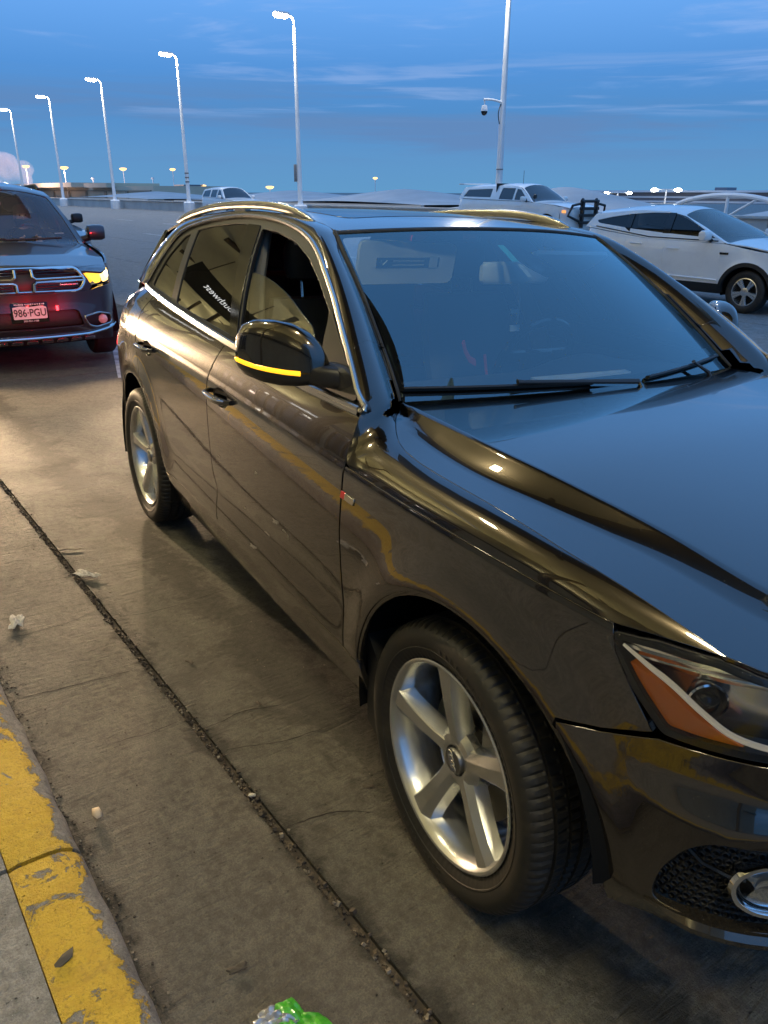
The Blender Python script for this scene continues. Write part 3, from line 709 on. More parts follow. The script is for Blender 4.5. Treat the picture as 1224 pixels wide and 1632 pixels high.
        o = o - .030*fx*sstep(-z, -.745, -.66)*sstep(z, .38, .46) + .22*np.clip(z-.80, 0, 1)*sstep(x, .62, .85)
        o = o + .30*np.clip(z-.88, 0, 1)*sstep(-x, 2.95, 3.6)
        o = o + .010*np.exp(-((z-.575)/.05)**2)*(x > -2.4)*(x < -.3)*sstep(x, -2.4, -2.0)*sstep(-x, .35, .8)
        o0 = o
        v = np.clip(Wd/LS, 0, 1.05); up = Wd > 0
        zE = ZE(A); oE = OE(A)
        ob = (1-v)**2*o0+2*v*(1-v)*(o0+.016)+v*v*oE; zb = (1-v)**2*zc+2*v*(1-v)*(zc+.58*(zE-zc))+v*v*zE
        o = np.where(up, ob, o); z = np.where(up, zb, z)
        return np.stack([x-nx*o, y-ny*o, z], 1)
    def side_out(X): return np.stack([np.where(X[:, 0] > .5, (X[:, 0]-.4), np.where(X[:, 0] < -3.3, X[:, 0]+3.2, 0))*1.0, X[:, 1], 0*X[:, 0]], 1)
    def sw(pts): return [(SX(x), z-float(ZC(SX(x)))) for x, z in pts]
    def swy(pts): return [(SYF(y), z-float(ZC(SYF(y)))) for y, z in pts]
    def arc(c, a0, a1, n=26, grow=0.0):
        return [(c[0]+(c[2]+grow)*math.cos(rad(a)), c[1]+(c[2]+grow)*math.sin(rad(a))) for a in np.linspace(a0, a1, n)]
    # ---- hood, windscreen, roof, greenhouse
    HZ = spl([-.66, -.45, -.3, -.1, .04, .15, .27, .37, .465, .54, .65, .75, .83, .9], [1.142, 1.138, 1.133, 1.126, 1.115, 1.101, 1.083, 1.066, 1.048, 1.032, 1.004, .974, .935, .89])
    HYC = spl([-.62, -.3, -.1, .04, .15, .27, .37, .465, .54, .7, .85], [.722, .727, .731, .718, .700, .675, .657, .645, .630, .55, .44])
    HYS = spl([-.62, -.56, -.5, -.39, -.30, -.17, .066, .27, .40, .52, .617, .75], [.70, .740, .780, .838, .855, .858, .860, .858, .848, .836, .822, .772])
    HZS = spl([-.62, -.50, -.39, -.30, -.17, .066, .27, .40, .52, .617, .75], [1.115, 1.100, 1.078, 1.065, 1.056, 1.049, 1.034, 1.019, .999, .978, .942])
    def Hz(x, y):
        ay = np.abs(y); yc = HYC(x); d = ay-yc; D = np.maximum(HYS(x)-yc, .05)
        zcr = HZ(x)-.010; dz = np.maximum(zcr-HZS(x), .004)
        zin = HZ(x)-.010*(ay/yc)**2
        q = np.maximum(d, 0)/D; h = np.minimum(.5, .062/D); zo = zcr-dz*(.78*(1-(1-np.minimum(q/h, 1))**1.4)+.22*q)     # steep below the fold, then flattening
        sl = dz*(.78*1.4/h+.22)/D
        zi = np.where(d > 0, zcr-.020/yc*d, zin); zo2 = np.where(d < 0, zcr-sl*d, zo)
        return np.minimum(zi, zo2)-np.log1p(np.exp(-np.abs(zi-zo2)*700))/700
    def hood(A, Bq): return np.stack([A, Bq, Hz(A, Bq)], 1)
    RZ = spl([-1.05, -1.2, -1.5, -1.9, -2.3, -2.7, -3.05, -3.4, -3.6], [1.578, 1.597, 1.617, 1.628, 1.622, 1.598, 1.560, 1.505, 1.465])
    RC = spl([-1.05, -1.5, -2.0, -3.0, -3.6], [.045, .030, .022, .030, .035])
    def Rz(x, y): return RZ(x)-RC(x)*(np.abs(y)/.6)**2.2
    def roof(A, Bq): return np.stack([A, Bq, Rz(A, Bq)], 1)
    def hx(u): return -1.10-.115*np.abs(u)**2.2
    def wbase(u): return np.stack([-.455-.113*np.abs(u)**2.0, u*.724, 1.130-.004*np.abs(u)**2], -1)
    def wtop(u): x = hx(u); y = u*.606; return np.stack([x, y, Rz(x, y)-.006], -1)
    def wind(u, t):
        u = np.asarray(u, float); t = np.asarray(t, float)
        p = wbase(u)*(1-t)[..., None]+wtop(u)*t[..., None]
        b = 4*t*(1-t)*(.022+.012*(1-u*u)); return p+b[..., None]*np.array([.55, 0, .83])
    def yG(x, z):
        dz = np.asarray(z)-1.16; return -(.885-.016*(np.asarray(x)+1.4)**2-.40*dz-.45*dz*dz)
    def gsurf(A, Bq): return np.stack([A, yG(A, Bq), Bq], 1)
    DLO = [(-.505, 1.137), (-.828, 1.139), (-1.485, 1.165), (-1.93, 1.184), (-2.40, 1.208), (-2.70, 1.226), (-2.855, 1.240), (-2.84, 1.275), (-2.785, 1.388), (-2.725, 1.475), (-2.638, 1.514), (-2.522, 1.538),
           (-2.311, 1.566), (-2.057, 1.586), (-1.888, 1.591), (-1.638, 1.585), (-1.417, 1.563), (-1.26, 1.534), (-1.131, 1.493), (-1.009, 1.441), (-.889, 1.384), (-.821, 1.346), (-.666, 1.253), (-.56, 1.180)]
    dl = smooth_poly(DLO, 5)
    # sharp front corner
    # ---- body side strip: fender top -> A pillar -> roof side -> D pillar
    def on(x, z): return (x, float(yG(x, z)), z)
    def cr(x): a = SX(x); return tuple(skin(np.array([a]), np.array([0.0]))[0])
    def hd(x, y): return (x, -y, float(Hz(np.array([x]), np.array([y]))[0]))
    def we(t): p = wind(np.array([-1.0]), np.array([t]))[0]; return tuple(p)
    def rf(x, y): return (x, -y, float(Rz(np.array([x]), np.array([y]))[0]))
    fen = [(cr(xo), hd(xi, float(HYS(xi))-.0005), bu) for xo, xi, bu in ((.427, .607, .004), (.38, .52, .006), (.32, .44, .008), (.25, .35, .010), (.17, .25, .012), (.08, .14, .013), (-.02, .03, .014), (-.12, -.08, .014), (-.22, -.18, .014), (-.31, -.26, .014), (-.38, -.33, .015), (-.445, -.385, .016))]
    NF = len(fen)
    sec = fen + [  # O, I, bulge
        ((-.493, -.937, 1.006), hd(-.43, .820), .014), ((-.498, -.921, 1.050), hd(-.48, .792), .020), ((-.500, -.902, 1.095), hd(-.53, .760), .026), ((-.512, -.880, 1.142), (-.572, -.7250, 1.127), .028),
        (on(-.575, 1.192), we(.09), .029), (on(-.666, 1.253), we(.21), .030), (on(-.85, 1.362), we(.46), .030), (on(-1.009, 1.441), we(.68), .029), (on(-1.16, 1.505), we(.88), .026),
        (on(-1.26, 1.534), (-1.225, -.600, float(Rz(-1.225, .6))-.002), .022), (on(-1.417, 1.563), rf(-1.36, .575), .019), (on(-1.638, 1.585), rf(-1.62, .565), .016), (on(-2.057, 1.586), rf(-2.05, .56), .016), (on(-2.38, 1.558), rf(-2.42, .56), .015),
        (on(-2.60, 1.523), rf(-2.68, .56), .018), (on(-2.725, 1.475), rf(-2.88, .565), .022), (on(-2.785, 1.388), (-3.08, -.60, 1.475), .028), (on(-2.84, 1.275), (-3.24, -.655, 1.35), .032), ((-2.87, -.812, 1.232), (-3.36, -.715, 1.215), .032)]
    O = np.array([s_[0] for s_ in sec]); I = np.array([s_[1] for s_ in sec]); Bu = np.array([s_[2] for s_ in sec])
    O = smooth_poly(O, 5, False); I = smooth_poly(I, 5, False); Bu = np.interp(np.arange(len(O))/5, np.arange(len(Bu)), Bu)
    mid = (O+I)/2; tau = np.concatenate([[0], np.cumsum(np.linalg.norm(np.diff(mid, axis=0), axis=1))])
    tg = np.gradient(mid, tau, axis=0); nb = np.cross(tg, I-O); nb /= np.linalg.norm(nb, axis=1)[:, None]
    nb *= np.where(nb[:, 2] - nb[:, 1]*.8 < 0, -1, 1)[:, None]
    n0 = (NF-2)*5
    for _ in range(4):
        for Q in (O, I): q_ = (Q[:-2]+2*Q[1:-1]+Q[2:])/4; Q[n0:-1] = q_[n0-1:]
    for _ in range(14): nb[1:-1] = (nb[:-2]+2*nb[1:-1]+nb[2:])/4; Bu[1:-1] = (Bu[:-2]+2*Bu[1:-1]+Bu[2:])/4
    nb /= np.linalg.norm(nb, axis=1)[:, None]
    Of = spl(tau, O); If = spl(tau, I); Bf = spl(tau, nb*Bu[:, None]*2)
    def strip(A, v):
        v = np.asarray(v, float)[:, None]; o = Of(A); i = If(A); k = .5+.22*sstep(A, TAU(NF), TAU(NF+4))[:, None]; c = o*k+i*(1-k)+Bf(A)
        return (1-v)**2*o+2*v*(1-v)*c+v*v*i
    def TAU(k): return tau[int(round(k*5))]
    up_out = lambda X: np.stack([0*X[:, 0], -.6+0*X[:, 0], .8+0*X[:, 0]], 1)
    def strip_sc(t0, t1): return [(t0, 0), (t1, 0), (t1, 1), (t0, 1)]
    # strip panels use v scaled so that steps are about even
    KS = .16
    def strip2(A, Bq): return strip(A, np.asarray(Bq)/KS)

    parts = {}   # name -> list of MB (right side); later mirrored
    def new(name): b = MB(); parts.setdefault(name, []).append(b); return b
    G = .0022
    wl = [(SX(-3.6), w) for w in (-.012, -.005, .0, .006, .016)]
    def cons(x0, x1): return [[(SX(x0), w), (SX(x1), w)] for w in (-.014, -.006, 0.0, .008, .02)]
    # front fender
    b = new('front_fender')
    fl = sw([(-.395, .437)]+[(-.497, .437)] + [(-.503, .60), (-.512, .80), (-.500, .93)]) + [(SX(-.496), 0.0)] + [(SX(x), 0.0) for x in (-.33, -.09, .18, .31)] + [(SX(.427), 0.0)] \
        + sw([(.441, .920), (.532, .800), (.44, .757), (.349, .731)]) + sw(arc(AF, 48, 172))
    panel(b, fl, skin, .03, G, .016, out=side_out, cons=[[(SX(-.6), w), (SX(.6), w)] for w in (-.022, -.014, -.007)])
    kp = NF+5.0   # joint between wing and pillar
    panel(b, [(TAU(0), 0.0), (TAU(kp)+.02, 0), (TAU(kp)+.048, KS*.5), (TAU(kp)+.055, KS), (TAU(0), KS)], strip2, .022, .0010, .010, out=up_out, off=-.0007, cons=[[(0, w), (3, w)] for w in (.006, .014)])
    # a pillar and roof side rail in one pressing
    b = new('roof_side_panel')
    panel(b, [(TAU(kp)+.003, 0), (tau[-1], 0), (tau[-1], KS), (TAU(kp)+.038, KS), (TAU(kp)+.031, KS*.5)], strip2, .022, .0014, .012, out=up_out)
    b = new('pillar_flange'); ti = np.linspace(TAU(NF-1.5), TAU(NF+6), 50); qi = If(ti)
    b.loft([[tuple(p+np.array([0, 0, -.0015])) for p in qi], [tuple(p+np.array([.004, .028, -.012])) for p in qi]], closed=False)
    b = new('pillar_seal'); ti = np.linspace(TAU(NF+3.2), TAU(NF+9), 70); b.tube(If(ti)+np.array([0, .004, .001]), .0065, 8)
    # doors
    def door(name, lower, upper_x0, upper_x1, fr, rr, hole):
        bb = new(name)
        pts = lower + fr + [(SX(x), LS) for x in np.linspace(upper_x0, upper_x1, 14)] + rr
        panel(bb, pts, skin, .03, G, .016, holes=[hole], out=side_out, cons=cons(-3.2, -.45), holelip=.003)
    hf = [(SX(x), z-float(ZC(SX(x)))) for x, z in ell(-1.455, .972, .078, .036, 28)]
    hr = [(SX(x), z-float(ZC(SX(x)))) for x, z in ell(-2.468, .990, .078, .036, 28)]
    door('front_door', sw([(-1.590, .437), (-1.0, .437), (-.503, .437)]), -.503, -1.53,
         sw([(-.509, .60), (-.518, .80), (-.506, .93)])+[(SX(-.502), 0.0), (SX(-.497), .06), (SX(-.500), .13)],
         [(SX(-1.56), .09), (SX(-1.60), .0)]+sw([(-1.612, .93), (-1.602, .75), (-1.593, .6)]), hf)
    door('rear_door', sw([(-2.285, .437), (-1.596, .437)]), -1.535, -2.60,
         sw([(-1.599, .6), (-1.608, .75), (-1.618, .93)])+[(SX(-1.606), 0.0), (SX(-1.566), .09)],
         [(SX(-2.68), .08), (SX(-2.70), .0)]+sw([(-2.69, .95), (-2.62, .86)]) + sw(arc(AR, 71, 20, 14, .020)) + sw([(-2.31, .46)]), hr)
    for i, (x, z, w_, h_) in enumerate(((-1.50, .735, .010, .005), (-1.12, .785, .012, .006), (-.905, .652, .015, .004), (-.875, .640, .004, .012), (-1.28, .60, .008, .004))):
        b = new('dirt_smudge'); s_ = SX(x); panel(b, round_poly([(s_-w_, z-float(ZC(s_))-h_), (s_+w_*.7, z-float(ZC(s_))-h_*.4), (s_+w_, z-float(ZC(s_))+h_*.6), (s_-w_*.5, z-float(ZC(s_))+h_)], .004, 3), skin, .02, 0, 0, out=side_out, off=.0006)
    # rear quarter with the shoulder round to the tail lamp
    b = new('rear_quarter_panel')
    sr = SX(-3.56)
    pts = sw(arc(AR, 9.5, 178, 30)) + sw([(-3.28, .46), (-3.30, .62), (-3.30, .80), (-3.36, .86)]) + [(SX(-3.40), -.10), (SX(-3.45), .02)] + [(SX(x), LS) for x in np.linspace(-3.50, -2.606, 10)] \
        + [(SX(-2.686), .08), (SX(-2.706), .0)]+sw([(-2.696, .95), (-2.626, .868)]) + sw(arc(AR, 70, 20, 14, .015))
    panel(b, pts, skin, .03, G, .016, out=side_out, cons=cons(-3.5, -2.6))
    b = new('fuel_flap')
    panel(b, round_poly(sw([(-3.12, .965), (-2.93, .965)])+[(SX(-2.93), .06), (SX(-3.12), .06)], .03, 5), skin, .03, 0, .006, out=side_out, off=.0016)
    # sill trim
    b = new('sill_trim')
    panel(b, sw([(-2.29, .25), (-.40, .25), (-.40, .431), (-2.29, .431)]), skin, .04, 0, .016, out=side_out)
    # front bumper (right half) with the fog lamp opening
    b = new('front_bumper')
    fog_open = [(SX(.575), .462), (SX(.583), .535), (SX(.612), .605), (SX(.645), .643), (SX(.72), .655), (SYF(-.60), .655), (SYF(-.545), .60), (SYF(-.53), .462)]
    fog_open = round_poly([(s_, z-float(ZC(s_))) for s_, z in fog_open], .03, 4)
    gril = [(SYF(-.40), .33), (SYF(-.46), .60), (SYF(-.475), .80), (SYF(-.42), .925), (SYF(0), .93), (SYF(0), .33)]
    gril = [(s_, z-float(ZC(s_))) for s_, z in gril]
    pts = sw([(.494, .368), (.535, .385), (.58, .40), (.66, .385)]) + [(SYF(y), z-float(ZC(SYF(y)))) for y, z in ((-.7, .365), (-.55, .34), (-.4, .30), (0, .27))] + [(SYF(0), .30-float(ZC(SYF(0))))] + [gril[0], gril[1], gril[2]] + swy([(-.50, .81), (-.60, .806), (-.70, .802), (-.775, .800)]) \
        + sw([(.655, .799), (.60, .796), (.542, .792), (.44, .750), (.349, .724)]) + sw(arc(AF, 46.5, 2, 12)) + sw([(.4935, .38)])
    panel(b, pts, skin, .028, G, .018, holes=[fog_open], out=side_out, holelip=.012)
    fz0 = float(ZC(SX(.65)))
    # body-colour blade under the fog lamp opening
    ss = np.linspace(SX(.57), SYF(-.52), 16); secs = []
    for i, s_ in enumerate(ss):
        p0 = skin(np.array([s_]), np.array([.452-fz0]))[0]; pn, _, _ = surf_n(skin, np.array([s_]), np.array([.5-fz0])); pn = pn[0]*(1 if pn[0][1] < 0 or pn[0][0] > 0 else -1)
        if pn[0]*(1)+(-pn[1]) < 0: pn = -pn
        k = min(1, .25+i/4); q = p0+np.array([0, 0, 0])
        secs.append([tuple(q+pn*d+np.array([0, 0, z])) for d, z in ((-.02, .014*k), (.008*k, .012*k), (.016*k, .0), (.010*k, -.016*k), (-.02, -.024*k))])
    bl = new('bumper_blade'); bl.loft(secs)
    # fog grille: dark recessed panel with a comb pattern
    inner = [(s_, z-float(ZC(s_))) for s_, z in ((SX(.565), .455), (SX(.575), .545), (SX(.605), .618), (SX(.64), .655), (SX(.72), .668), (SYF(-.59), .668), (SYF(-.53), .61), (SYF(-.52), .455))]
    b = new('fog_lamp_grille'); panel(b, inner, skin, .03, 0, 0, out=side_out, off=-.042)
    nrow = 0
    for r_ in range(15):
        for c_ in range(22):
            s_ = SX(.575)+c_*.017+(r_ % 2)*.0085; z = .462+r_*.0145
            if s_ > SYF(-.52): continue
            q = np.array([[s_, z-float(ZC(s_))]])
            if not pip(np.array(inner), q)[0]: continue
            p, nn = skin(q[:, 0], q[:, 1])[0], surf_n(skin, q[:, 0], q[:, 1])[0][0]
            if side_out(p[None])[0] @ nn < 0: nn = -nn
            e1 = np.cross(nn, [0, 0, 1.0]); e1 /= np.linalg.norm(e1); e2 = np.cross(nn, e1)
            ring = []
            for rr_, d in ((.0088, -.036), (.0072, -.030), (.0052, -.034), (.0045, -.041)):
                ring.append([tuple(p+nn*d+(e1*math.cos(g)+e2*math.sin(g))*rr_) for g in np.arange(6)*math.pi/3+.52])
            b.loft(ring, cap=False)
    b.cust = True
    # fog lamp
    sf = SX(.725); zf = .553-float(ZC(sf)); pf = skin(np.array([sf]), np.array([zf]))[0]; nf = surf_n(skin, np.array([sf]), np.array([zf]))[0][0]
    if nf[0] < 0: nf = -nf
    nf = np.array([.80, -.60, 0.02]); nf /= np.linalg.norm(nf)
    e1 = np.cross(nf, [0, 0, 1.0]); e1 /= np.linalg.norm(e1); e2 = np.cross(e1, nf)
    def disc(rx, ry, d, n=36): return [tuple(pf+nf*d+e1*rx*math.cos(g)+e2*ry*math.sin(g)) for g in np.linspace(0, 2*math.pi, n, endpoint=False)]
    b = new('fog_lamp_ring'); b.loft([disc(.070, .054, -.045), disc(.078, .060, -.012), disc(.074, .057, -.004), disc(.066, .050, -.004), disc(.060, .046, -.012), disc(.058, .045, -.05)], cap=False)
    b = new('fog_lamp_reflector'); b.loft([disc(.058, .045, -.02), disc(.05, .038, -.04), disc(.02, .016, -.055)], cap=True)
    b = new('fog_lamp_lens'); b.loft([disc(.056, .043, -.017), disc(.040, .031, -.010), disc(.018, .014, -.006)], cap=True)
    b = new('fog_slot_trim'); q = []
    for s_, z in ((SX(.60), .60), (SX(.63), .575), (SX(.665), .565), (SX(.685), .565)):
        p = skin(np.array([s_]), np.array([z-float(ZC(s_))]))[0]; q.append(p*1.0-np.array([.0, -.022, 0])*1.0)
    b.tube(q, .005, 6)
    # headlamp
    hl_pts = [(SX(.414), .942), (SX(.440), .958), (SX(.51), .970), (SX(.605), .969), (SX(.665), .972), (SX(.72), .968), (SYF(-.60), .958), (SYF(-.525), .935), (SYF(-.50), .87), (SYF(-.51), .815), (SYF(-.60), .811), (SYF(-.70), .808), (SX(.665), .806), (SX(.60), .803), (SX(.546), .803), (SX(.485), .862)]
    def htop(s_):
        z = .95
        for _ in range(12): p = skin(np.array([s_]), np.array([z-float(ZC(s_))]))[0]; z = .5*z+.5*(float(Hz(np.array([p[0]]), np.array([p[1]]))[0])-.009)
        return z
    hl_pts = [(s_, htop(s_)) if i in (3, 4, 5, 6) else (s_, z) for i, (s_, z) in enumerate(hl_pts)]
    hl = round_poly([(s_, z-float(ZC(s_))) for s_, z in hl_pts], .012, 3)
    front_edge = []
    for s_ in np.linspace(SX(.60), SYF(-.02), 26):
        z = htop(s_)+.006; p = skin(np.array([s_]), np.array([z-float(ZC(s_))]))[0]; front_edge.append((float(p[0])-.003, float(p[1])))
    b = new('headlamp_lens'); panel(b, hl, skin, .025, .004, .010, out=side_out, off=.001)
    def inset(p, d): p = np.asarray(p); p = p[::-1] if area2(p) < 0 else p; return p-onorm(p)*d
    b = new('headlamp_surround'); b2 = inset(hl, .012)
    panel(b, inset(hl, .001), skin, .025, 0, .03, holes=[b2], out=side_out, off=-.004, holelip=.05)
    b = new('headlamp_bowl'); panel(b, hl, skin, .03, 0, 0, out=side_out, off=-.075)
    def band(pts, d): return round_poly([(s_, z-float(ZC(s_))) for s_, z in pts], .006, 2)
    b = new('headlamp_amber_reflector'); panel(b, band([(SX(.462), .905), (SX(.515), .893), (SX(.595), .845), (SX(.66), .818), (SX(.655), .814), (SX(.556), .812)], 0), skin, .015, 0, .02, out=side_out, off=-.016)
    b = new('headlamp_light_strip')
    lp = [(.452, .934), (.500, .916), (.545, .898), (.60, .862), (.645, .836), (.70, .826)]; q = [skin(np.array([SX(x)]), np.array([z-float(ZC(SX(x)))]))[0]-np.array([.006, -.012, 0]) for x, z in lp] \
        + [skin(np.array([SYF(y)]), np.array([.824-float(ZC(SYF(y)))]))[0]-np.array([.012, 0, 0]) for y in (-.68, -.60, -.54)]
    q = smooth_poly(np.array(q), 5, False); b.tube(q, [.0028+.0026*min(1, i/8) for i in range(len(q))], 8)
    b = new('headlamp_reflector')
    tp = [(.452, .940), (.53, .950), (.62, .957), (.70, .957)]
    for k, dz in enumerate((.0, -.020, -.038)):
        q = [skin(np.array([SX(x)]), np.array([z+dz-float(ZC(SX(x)))]))[0]-np.array([.018, -.026, 0])*(1+.4*k) for x, z in tp]+[skin(np.array([SYF(y)]), np.array([.948+dz-float(ZC(SYF(y)))]))[0]-np.array([.03, -.01, 0]) for y in (-.65, -.55)]
        b.tube(smooth_poly(np.array(q), 4, False), .0115, 8)
    # projector eyes
    for (x_, y_, z_) in ((.573, -.800, .868), (.700, -.665, .872)):
        c0 = Vector((x_, y_, z_)); ax = Vector((.80, -.60, 0.05)).normalized(); R_ = ax.to_track_quat('Z', 'Y').to_matrix().to_4x4(); R_.translation = c0
        t_ = MB(); t_.lathe([(.024, -.03), (.034, -.008), (.0355, .006), (.032, .008), (.028, -.002)], 32, 'Z'); t_.xf(R_); b2 = new('headlamp_projector_ring'); b2.add(t_.v, t_.f)
        t_ = MB(); t_.lathe([(.028, -.006), (.025, .005), (.017, .013), (.008, .0165), (.0005, .0175)], 28, 'Z'); t_.xf(R_); b2 = new('headlamp_projector'); b2.add(t_.v, t_.f)
    # tail lamp wraps the corner
    b = new('tail_lamp'); s0 = SX(-3.37)
    panel(b, round_poly([(s0, .865-1.05), (SX(-3.46), .015), (SX(-3.52), .09), (SYR(-.50), .06), (SYR(-.48), -.17), (SYR(-.70), -.19)], .02, 3), skin, .03, 0, .02, out=side_out, off=.004)
    # rear bumper
    b = new('rear_bumper')
    pts = [(SX(-3.205), .34-1.045)]+sw([(-3.215, .45), (-3.285, .46), (-3.305, .62), (-3.305, .80), (-3.36, .855)])+[(SYR(-.70), .845-1.05), (SYR(-.45), .66-1.05), (SYR(0), .64-1.05), (SYR(0), .28-1.05), (SYR(-.7), .28-1.05)]
    panel(b, pts, skin, .035, G, .018, out=side_out)
    # windows, side trim
    front_w = [(-1.725, 1.552), (-1.566, 1.548), (-1.356, 1.521), (-1.195, 1.479), (-1.05, 1.423), (-.885, 1.345), (-.815, 1.228), (-.80, 1.151), (-1.43, 1.178)]
    rear_w = [(-2.473, 1.520), (-2.30, 1.543), (-2.05, 1.562), (-1.90, 1.565), (-1.535, 1.187), (-1.93, 1.202), (-2.275, 1.217)]
    quart_w = [(-2.545, 1.503), (-2.615, 1.482), (-2.712, 1.386), (-2.755, 1.28), (-2.76, 1.248), (-2.60, 1.238), (-2.36, 1.226)]
    hw = [round_poly(w, .02, 4) for w in (front_w, rear_w, quart_w)]
    b = new('window_frame'); panel(b, dl, gsurf, .03, 0, .012, holes=hw, out=side_out, off=-.006, holelip=.014)
    b = new('pillar_trim'); panel(b, round_poly([(-1.885, 1.562), (-1.745, 1.560), (-1.45, 1.184), (-1.52, 1.184)], .01, 3), gsurf, .03, 0, .006, out=side_out, off=-.0015)
    b = new('rear_side_window'); panel(b, hw[1], gsurf, .04, -.004, 0, out=side_out, off=-.011)
    b = new('quarter_window'); panel(b, hw[2], gsurf, .04, -.004, 0, out=side_out, off=-.011)
    open_w = smooth_poly([(-1.74, 1.388), (-1.625, 1.404), (-1.458, 1.400), (-1.239, 1.367), (-1.029, 1.312), (-.944, 1.285), (-.863, 1.215)], 5, False)
    b = new('front_side_window')
    if True:
        parts['front_side_window_half_open'] = [MB()]
        panel(parts['front_side_window_half_open'][0], list(open_w)+[(-.80, 1.13), (-1.45, 1.15)], gsurf, .04, 0, .004, out=side_out, off=-.014)
    panel(b, hw[0], gsurf, .04, -.004, 0, out=side_out, off=-.014)
    b = new('sail_panel'); panel(b, round_poly([(-.872, 1.352), (-.69, 1.25), (-.548, 1.158), (-.56, 1.148), (-.797, 1.150), (-.812, 1.228)], .008, 2), gsurf, .03, 0, .01, out=side_out, off=.002)
    b = new('window_trim')
    P3 = gsurf(dl[:, 0], dl[:, 1]); P3[:, 1] -= .002
    b.tube(P3, .0085, 8, closed=True)
    # wide belt moulding along the bottom of the windows
    b = new('belt_moulding'); bx = np.linspace(-.515, -2.84, 40); q = []
    for x in bx:
        z = float(np.interp(-x, [.505, .828, 1.485, 1.93, 2.40, 2.70, 2.855], [1.134, 1.136, 1.163, 1.182, 1.206, 1.224, 1.238])); y = float(yG(x, z)); q.append([(x, y-.003, z+.013), (x, y-.009, z+.010), (x, y-.011, z-.010), (x, y-.006, z-.017), (x, y+.006, z-.019)])
    b.loft(q, closed=False)
    # door handles
    for (hx_, hz_, nm) in ((-1.455, .974, 0), (-2.468, .992, 1)):
        s_ = SX(hx_); w_ = hz_-.002-float(ZC(s_)); b = new('handle_recess'); secs = []
        def bowl(A, Bq, s_=s_, w_=w_):
            r = np.clip(((A-s_)/.080)**2+((Bq-w_)/.038)**2, 0, 1); p = skin(A, Bq); p[:, 1] += .034*(1-r)**.8; return p
        panel(b, ell(s_, w_, .0785, .0365, 28), bowl, .012, 0, 0, out=side_out)
        b = new('door_handle'); secs = []
        for t in np.linspace(0, 1, 15):
            x = hx_+(t-.5)*.235; base = skin(np.array([SX(x)]), np.array([hz_+.004-float(ZC(SX(x)))]))[0]
            bow = .038*(1-(2*t-1)**4) + .002; hh = .0135*(1-.35*(2*t-1)**2); th = .009
            o = sell(th, hh, 14, 2.4); secs.append([(x, base[1]-bow+a_, base[2]+b_) for a_, b_ in o])
        b.loft(secs)
        b = new('handle_inlay'); secs = []
        for t in np.linspace(.06, .94, 13):
            x = hx_+(t-.5)*.235; base = skin(np.array([SX(x)]), np.array([hz_+.004-float(ZC(SX(x)))]))[0]; bow = .038*(1-(2*t-1)**4)+.002
            secs.append([(x, base[1]-bow-.0098+a_, base[2]+.004+b_) for a_, b_ in ((0.002, -.003), (-.001, -.002), (-.001, .002), (.002, .003))])
        b.loft(secs)
    # fender badge
    bs = SX(-.468); bw = .912-float(ZC(bs))
    def bq(dx0, dx1, h, off): return [(bs+dx0-.3*h, bw-h), (bs+dx1-.3*h, bw-h), (bs+dx1+.3*h, bw+h), (bs+dx0+.3*h, bw+h)]
    b = new('badge_plate'); panel(b, bq(-.012, .034, .0085, 0), skin, .02, 0, .004, out=side_out, off=.004)
    b = new('badge_red_field'); panel(b, bq(-.034, -.013, .0085, 0), skin, .02, 0, .004, out=side_out, off=.004)
    # mirror
    secU, secL, rim = [], [], []
    YS = [-.868, -.878, -.892, -.915, -.95, -.985, -1.015, -1.038, -1.050, -1.056]
    zs_ = [1.205, 1.204, 1.203, 1.201, 1.200, 1.200, 1.201, 1.203, 1.206, 1.208]
    cx_ = [-.735, -.742, -.752, -.770, -.802, -.845, -.888, -.925, -.948, -.958]
    hu_ = [.022, .048, .078, .108, .128, .131, .124, .104, .070, .022]
    hl_ = [.012, .024, .032, .038, .043, .046, .044, .036, .022, .008]
    tf_ = [.018, .036, .052, .066, .076, .080, .076, .062, .040, .014]
    tb_ = [.020, .036, .046, .052, .055, .056, .054, .046, .030, .010]
    for y, z, cx, hu, hl2, tf, tb in zip(YS, zs_, cx_, hu_, hl_, tf_, tb_):
        def pt(g, y=y, z=z, cx=cx, hu=hu, hl2=hl2, tf=tf, tb=tb):
            c, s_ = math.cos(g), math.sin(g); e = 2/2.9
            return (cx+(tf if c > 0 else tb)*math.copysign(abs(c)**e, c)-.12*max(0, s_)*hu, y, z+(hu if s_ > 0 else hl2)*math.copysign(abs(s_)**e, s_))
        secU.append([pt(g) for g in np.linspace(0, math.pi, 19)]); secL.append([pt(g) for g in np.linspace(math.pi, 2*math.pi, 15)])
    secL = [[(p[0], p[1], p[2]-.004) for p in s_] for s_ in secL]
    b = new('mirror_cap'); b.loft(secU, closed=False)
    b = new('mirror_housing'); b.loft(secL, closed=False)
    arm = [(-.690, -.835, 1.188), (-.698, -.872, 1.189), (-.725, -.905, 1.190), (-.775, -.945, 1.192)]
    b.loft([[(p[0]+a_, p[1], p[2]+b_) for a_, b_ in sell(.066-.008*i, .034-.002*i, 18, 3)] for i, p in enumerate(arm)])
    b.loft([[(-.690+a_*k, y, 1.188+b_*k+.002) for a_, b_ in sell(.105, .036, 18, 2.5)] for y, k in ((-.852, 1.0), (-.866, .95), (-.876, .70))])
    b = new('mirror_indicator'); q = []
    ry = lambda v: (lambda y: float(np.interp(-y, [-k for k in YS], v)))
    for y in np.linspace(-.955, -1.050, 13): q.append((ry(cx_)(y)+ry(tf_)(y)+.001, y, ry(zs_)(y)-.003))
    q += [(-.955, -1.0575, 1.206), (-.975, -1.056, 1.207)]
    b.tube(q, [.0070]*(len(q)-1)+[.003], 8, sq=.5, up=(1, -.4, 0))
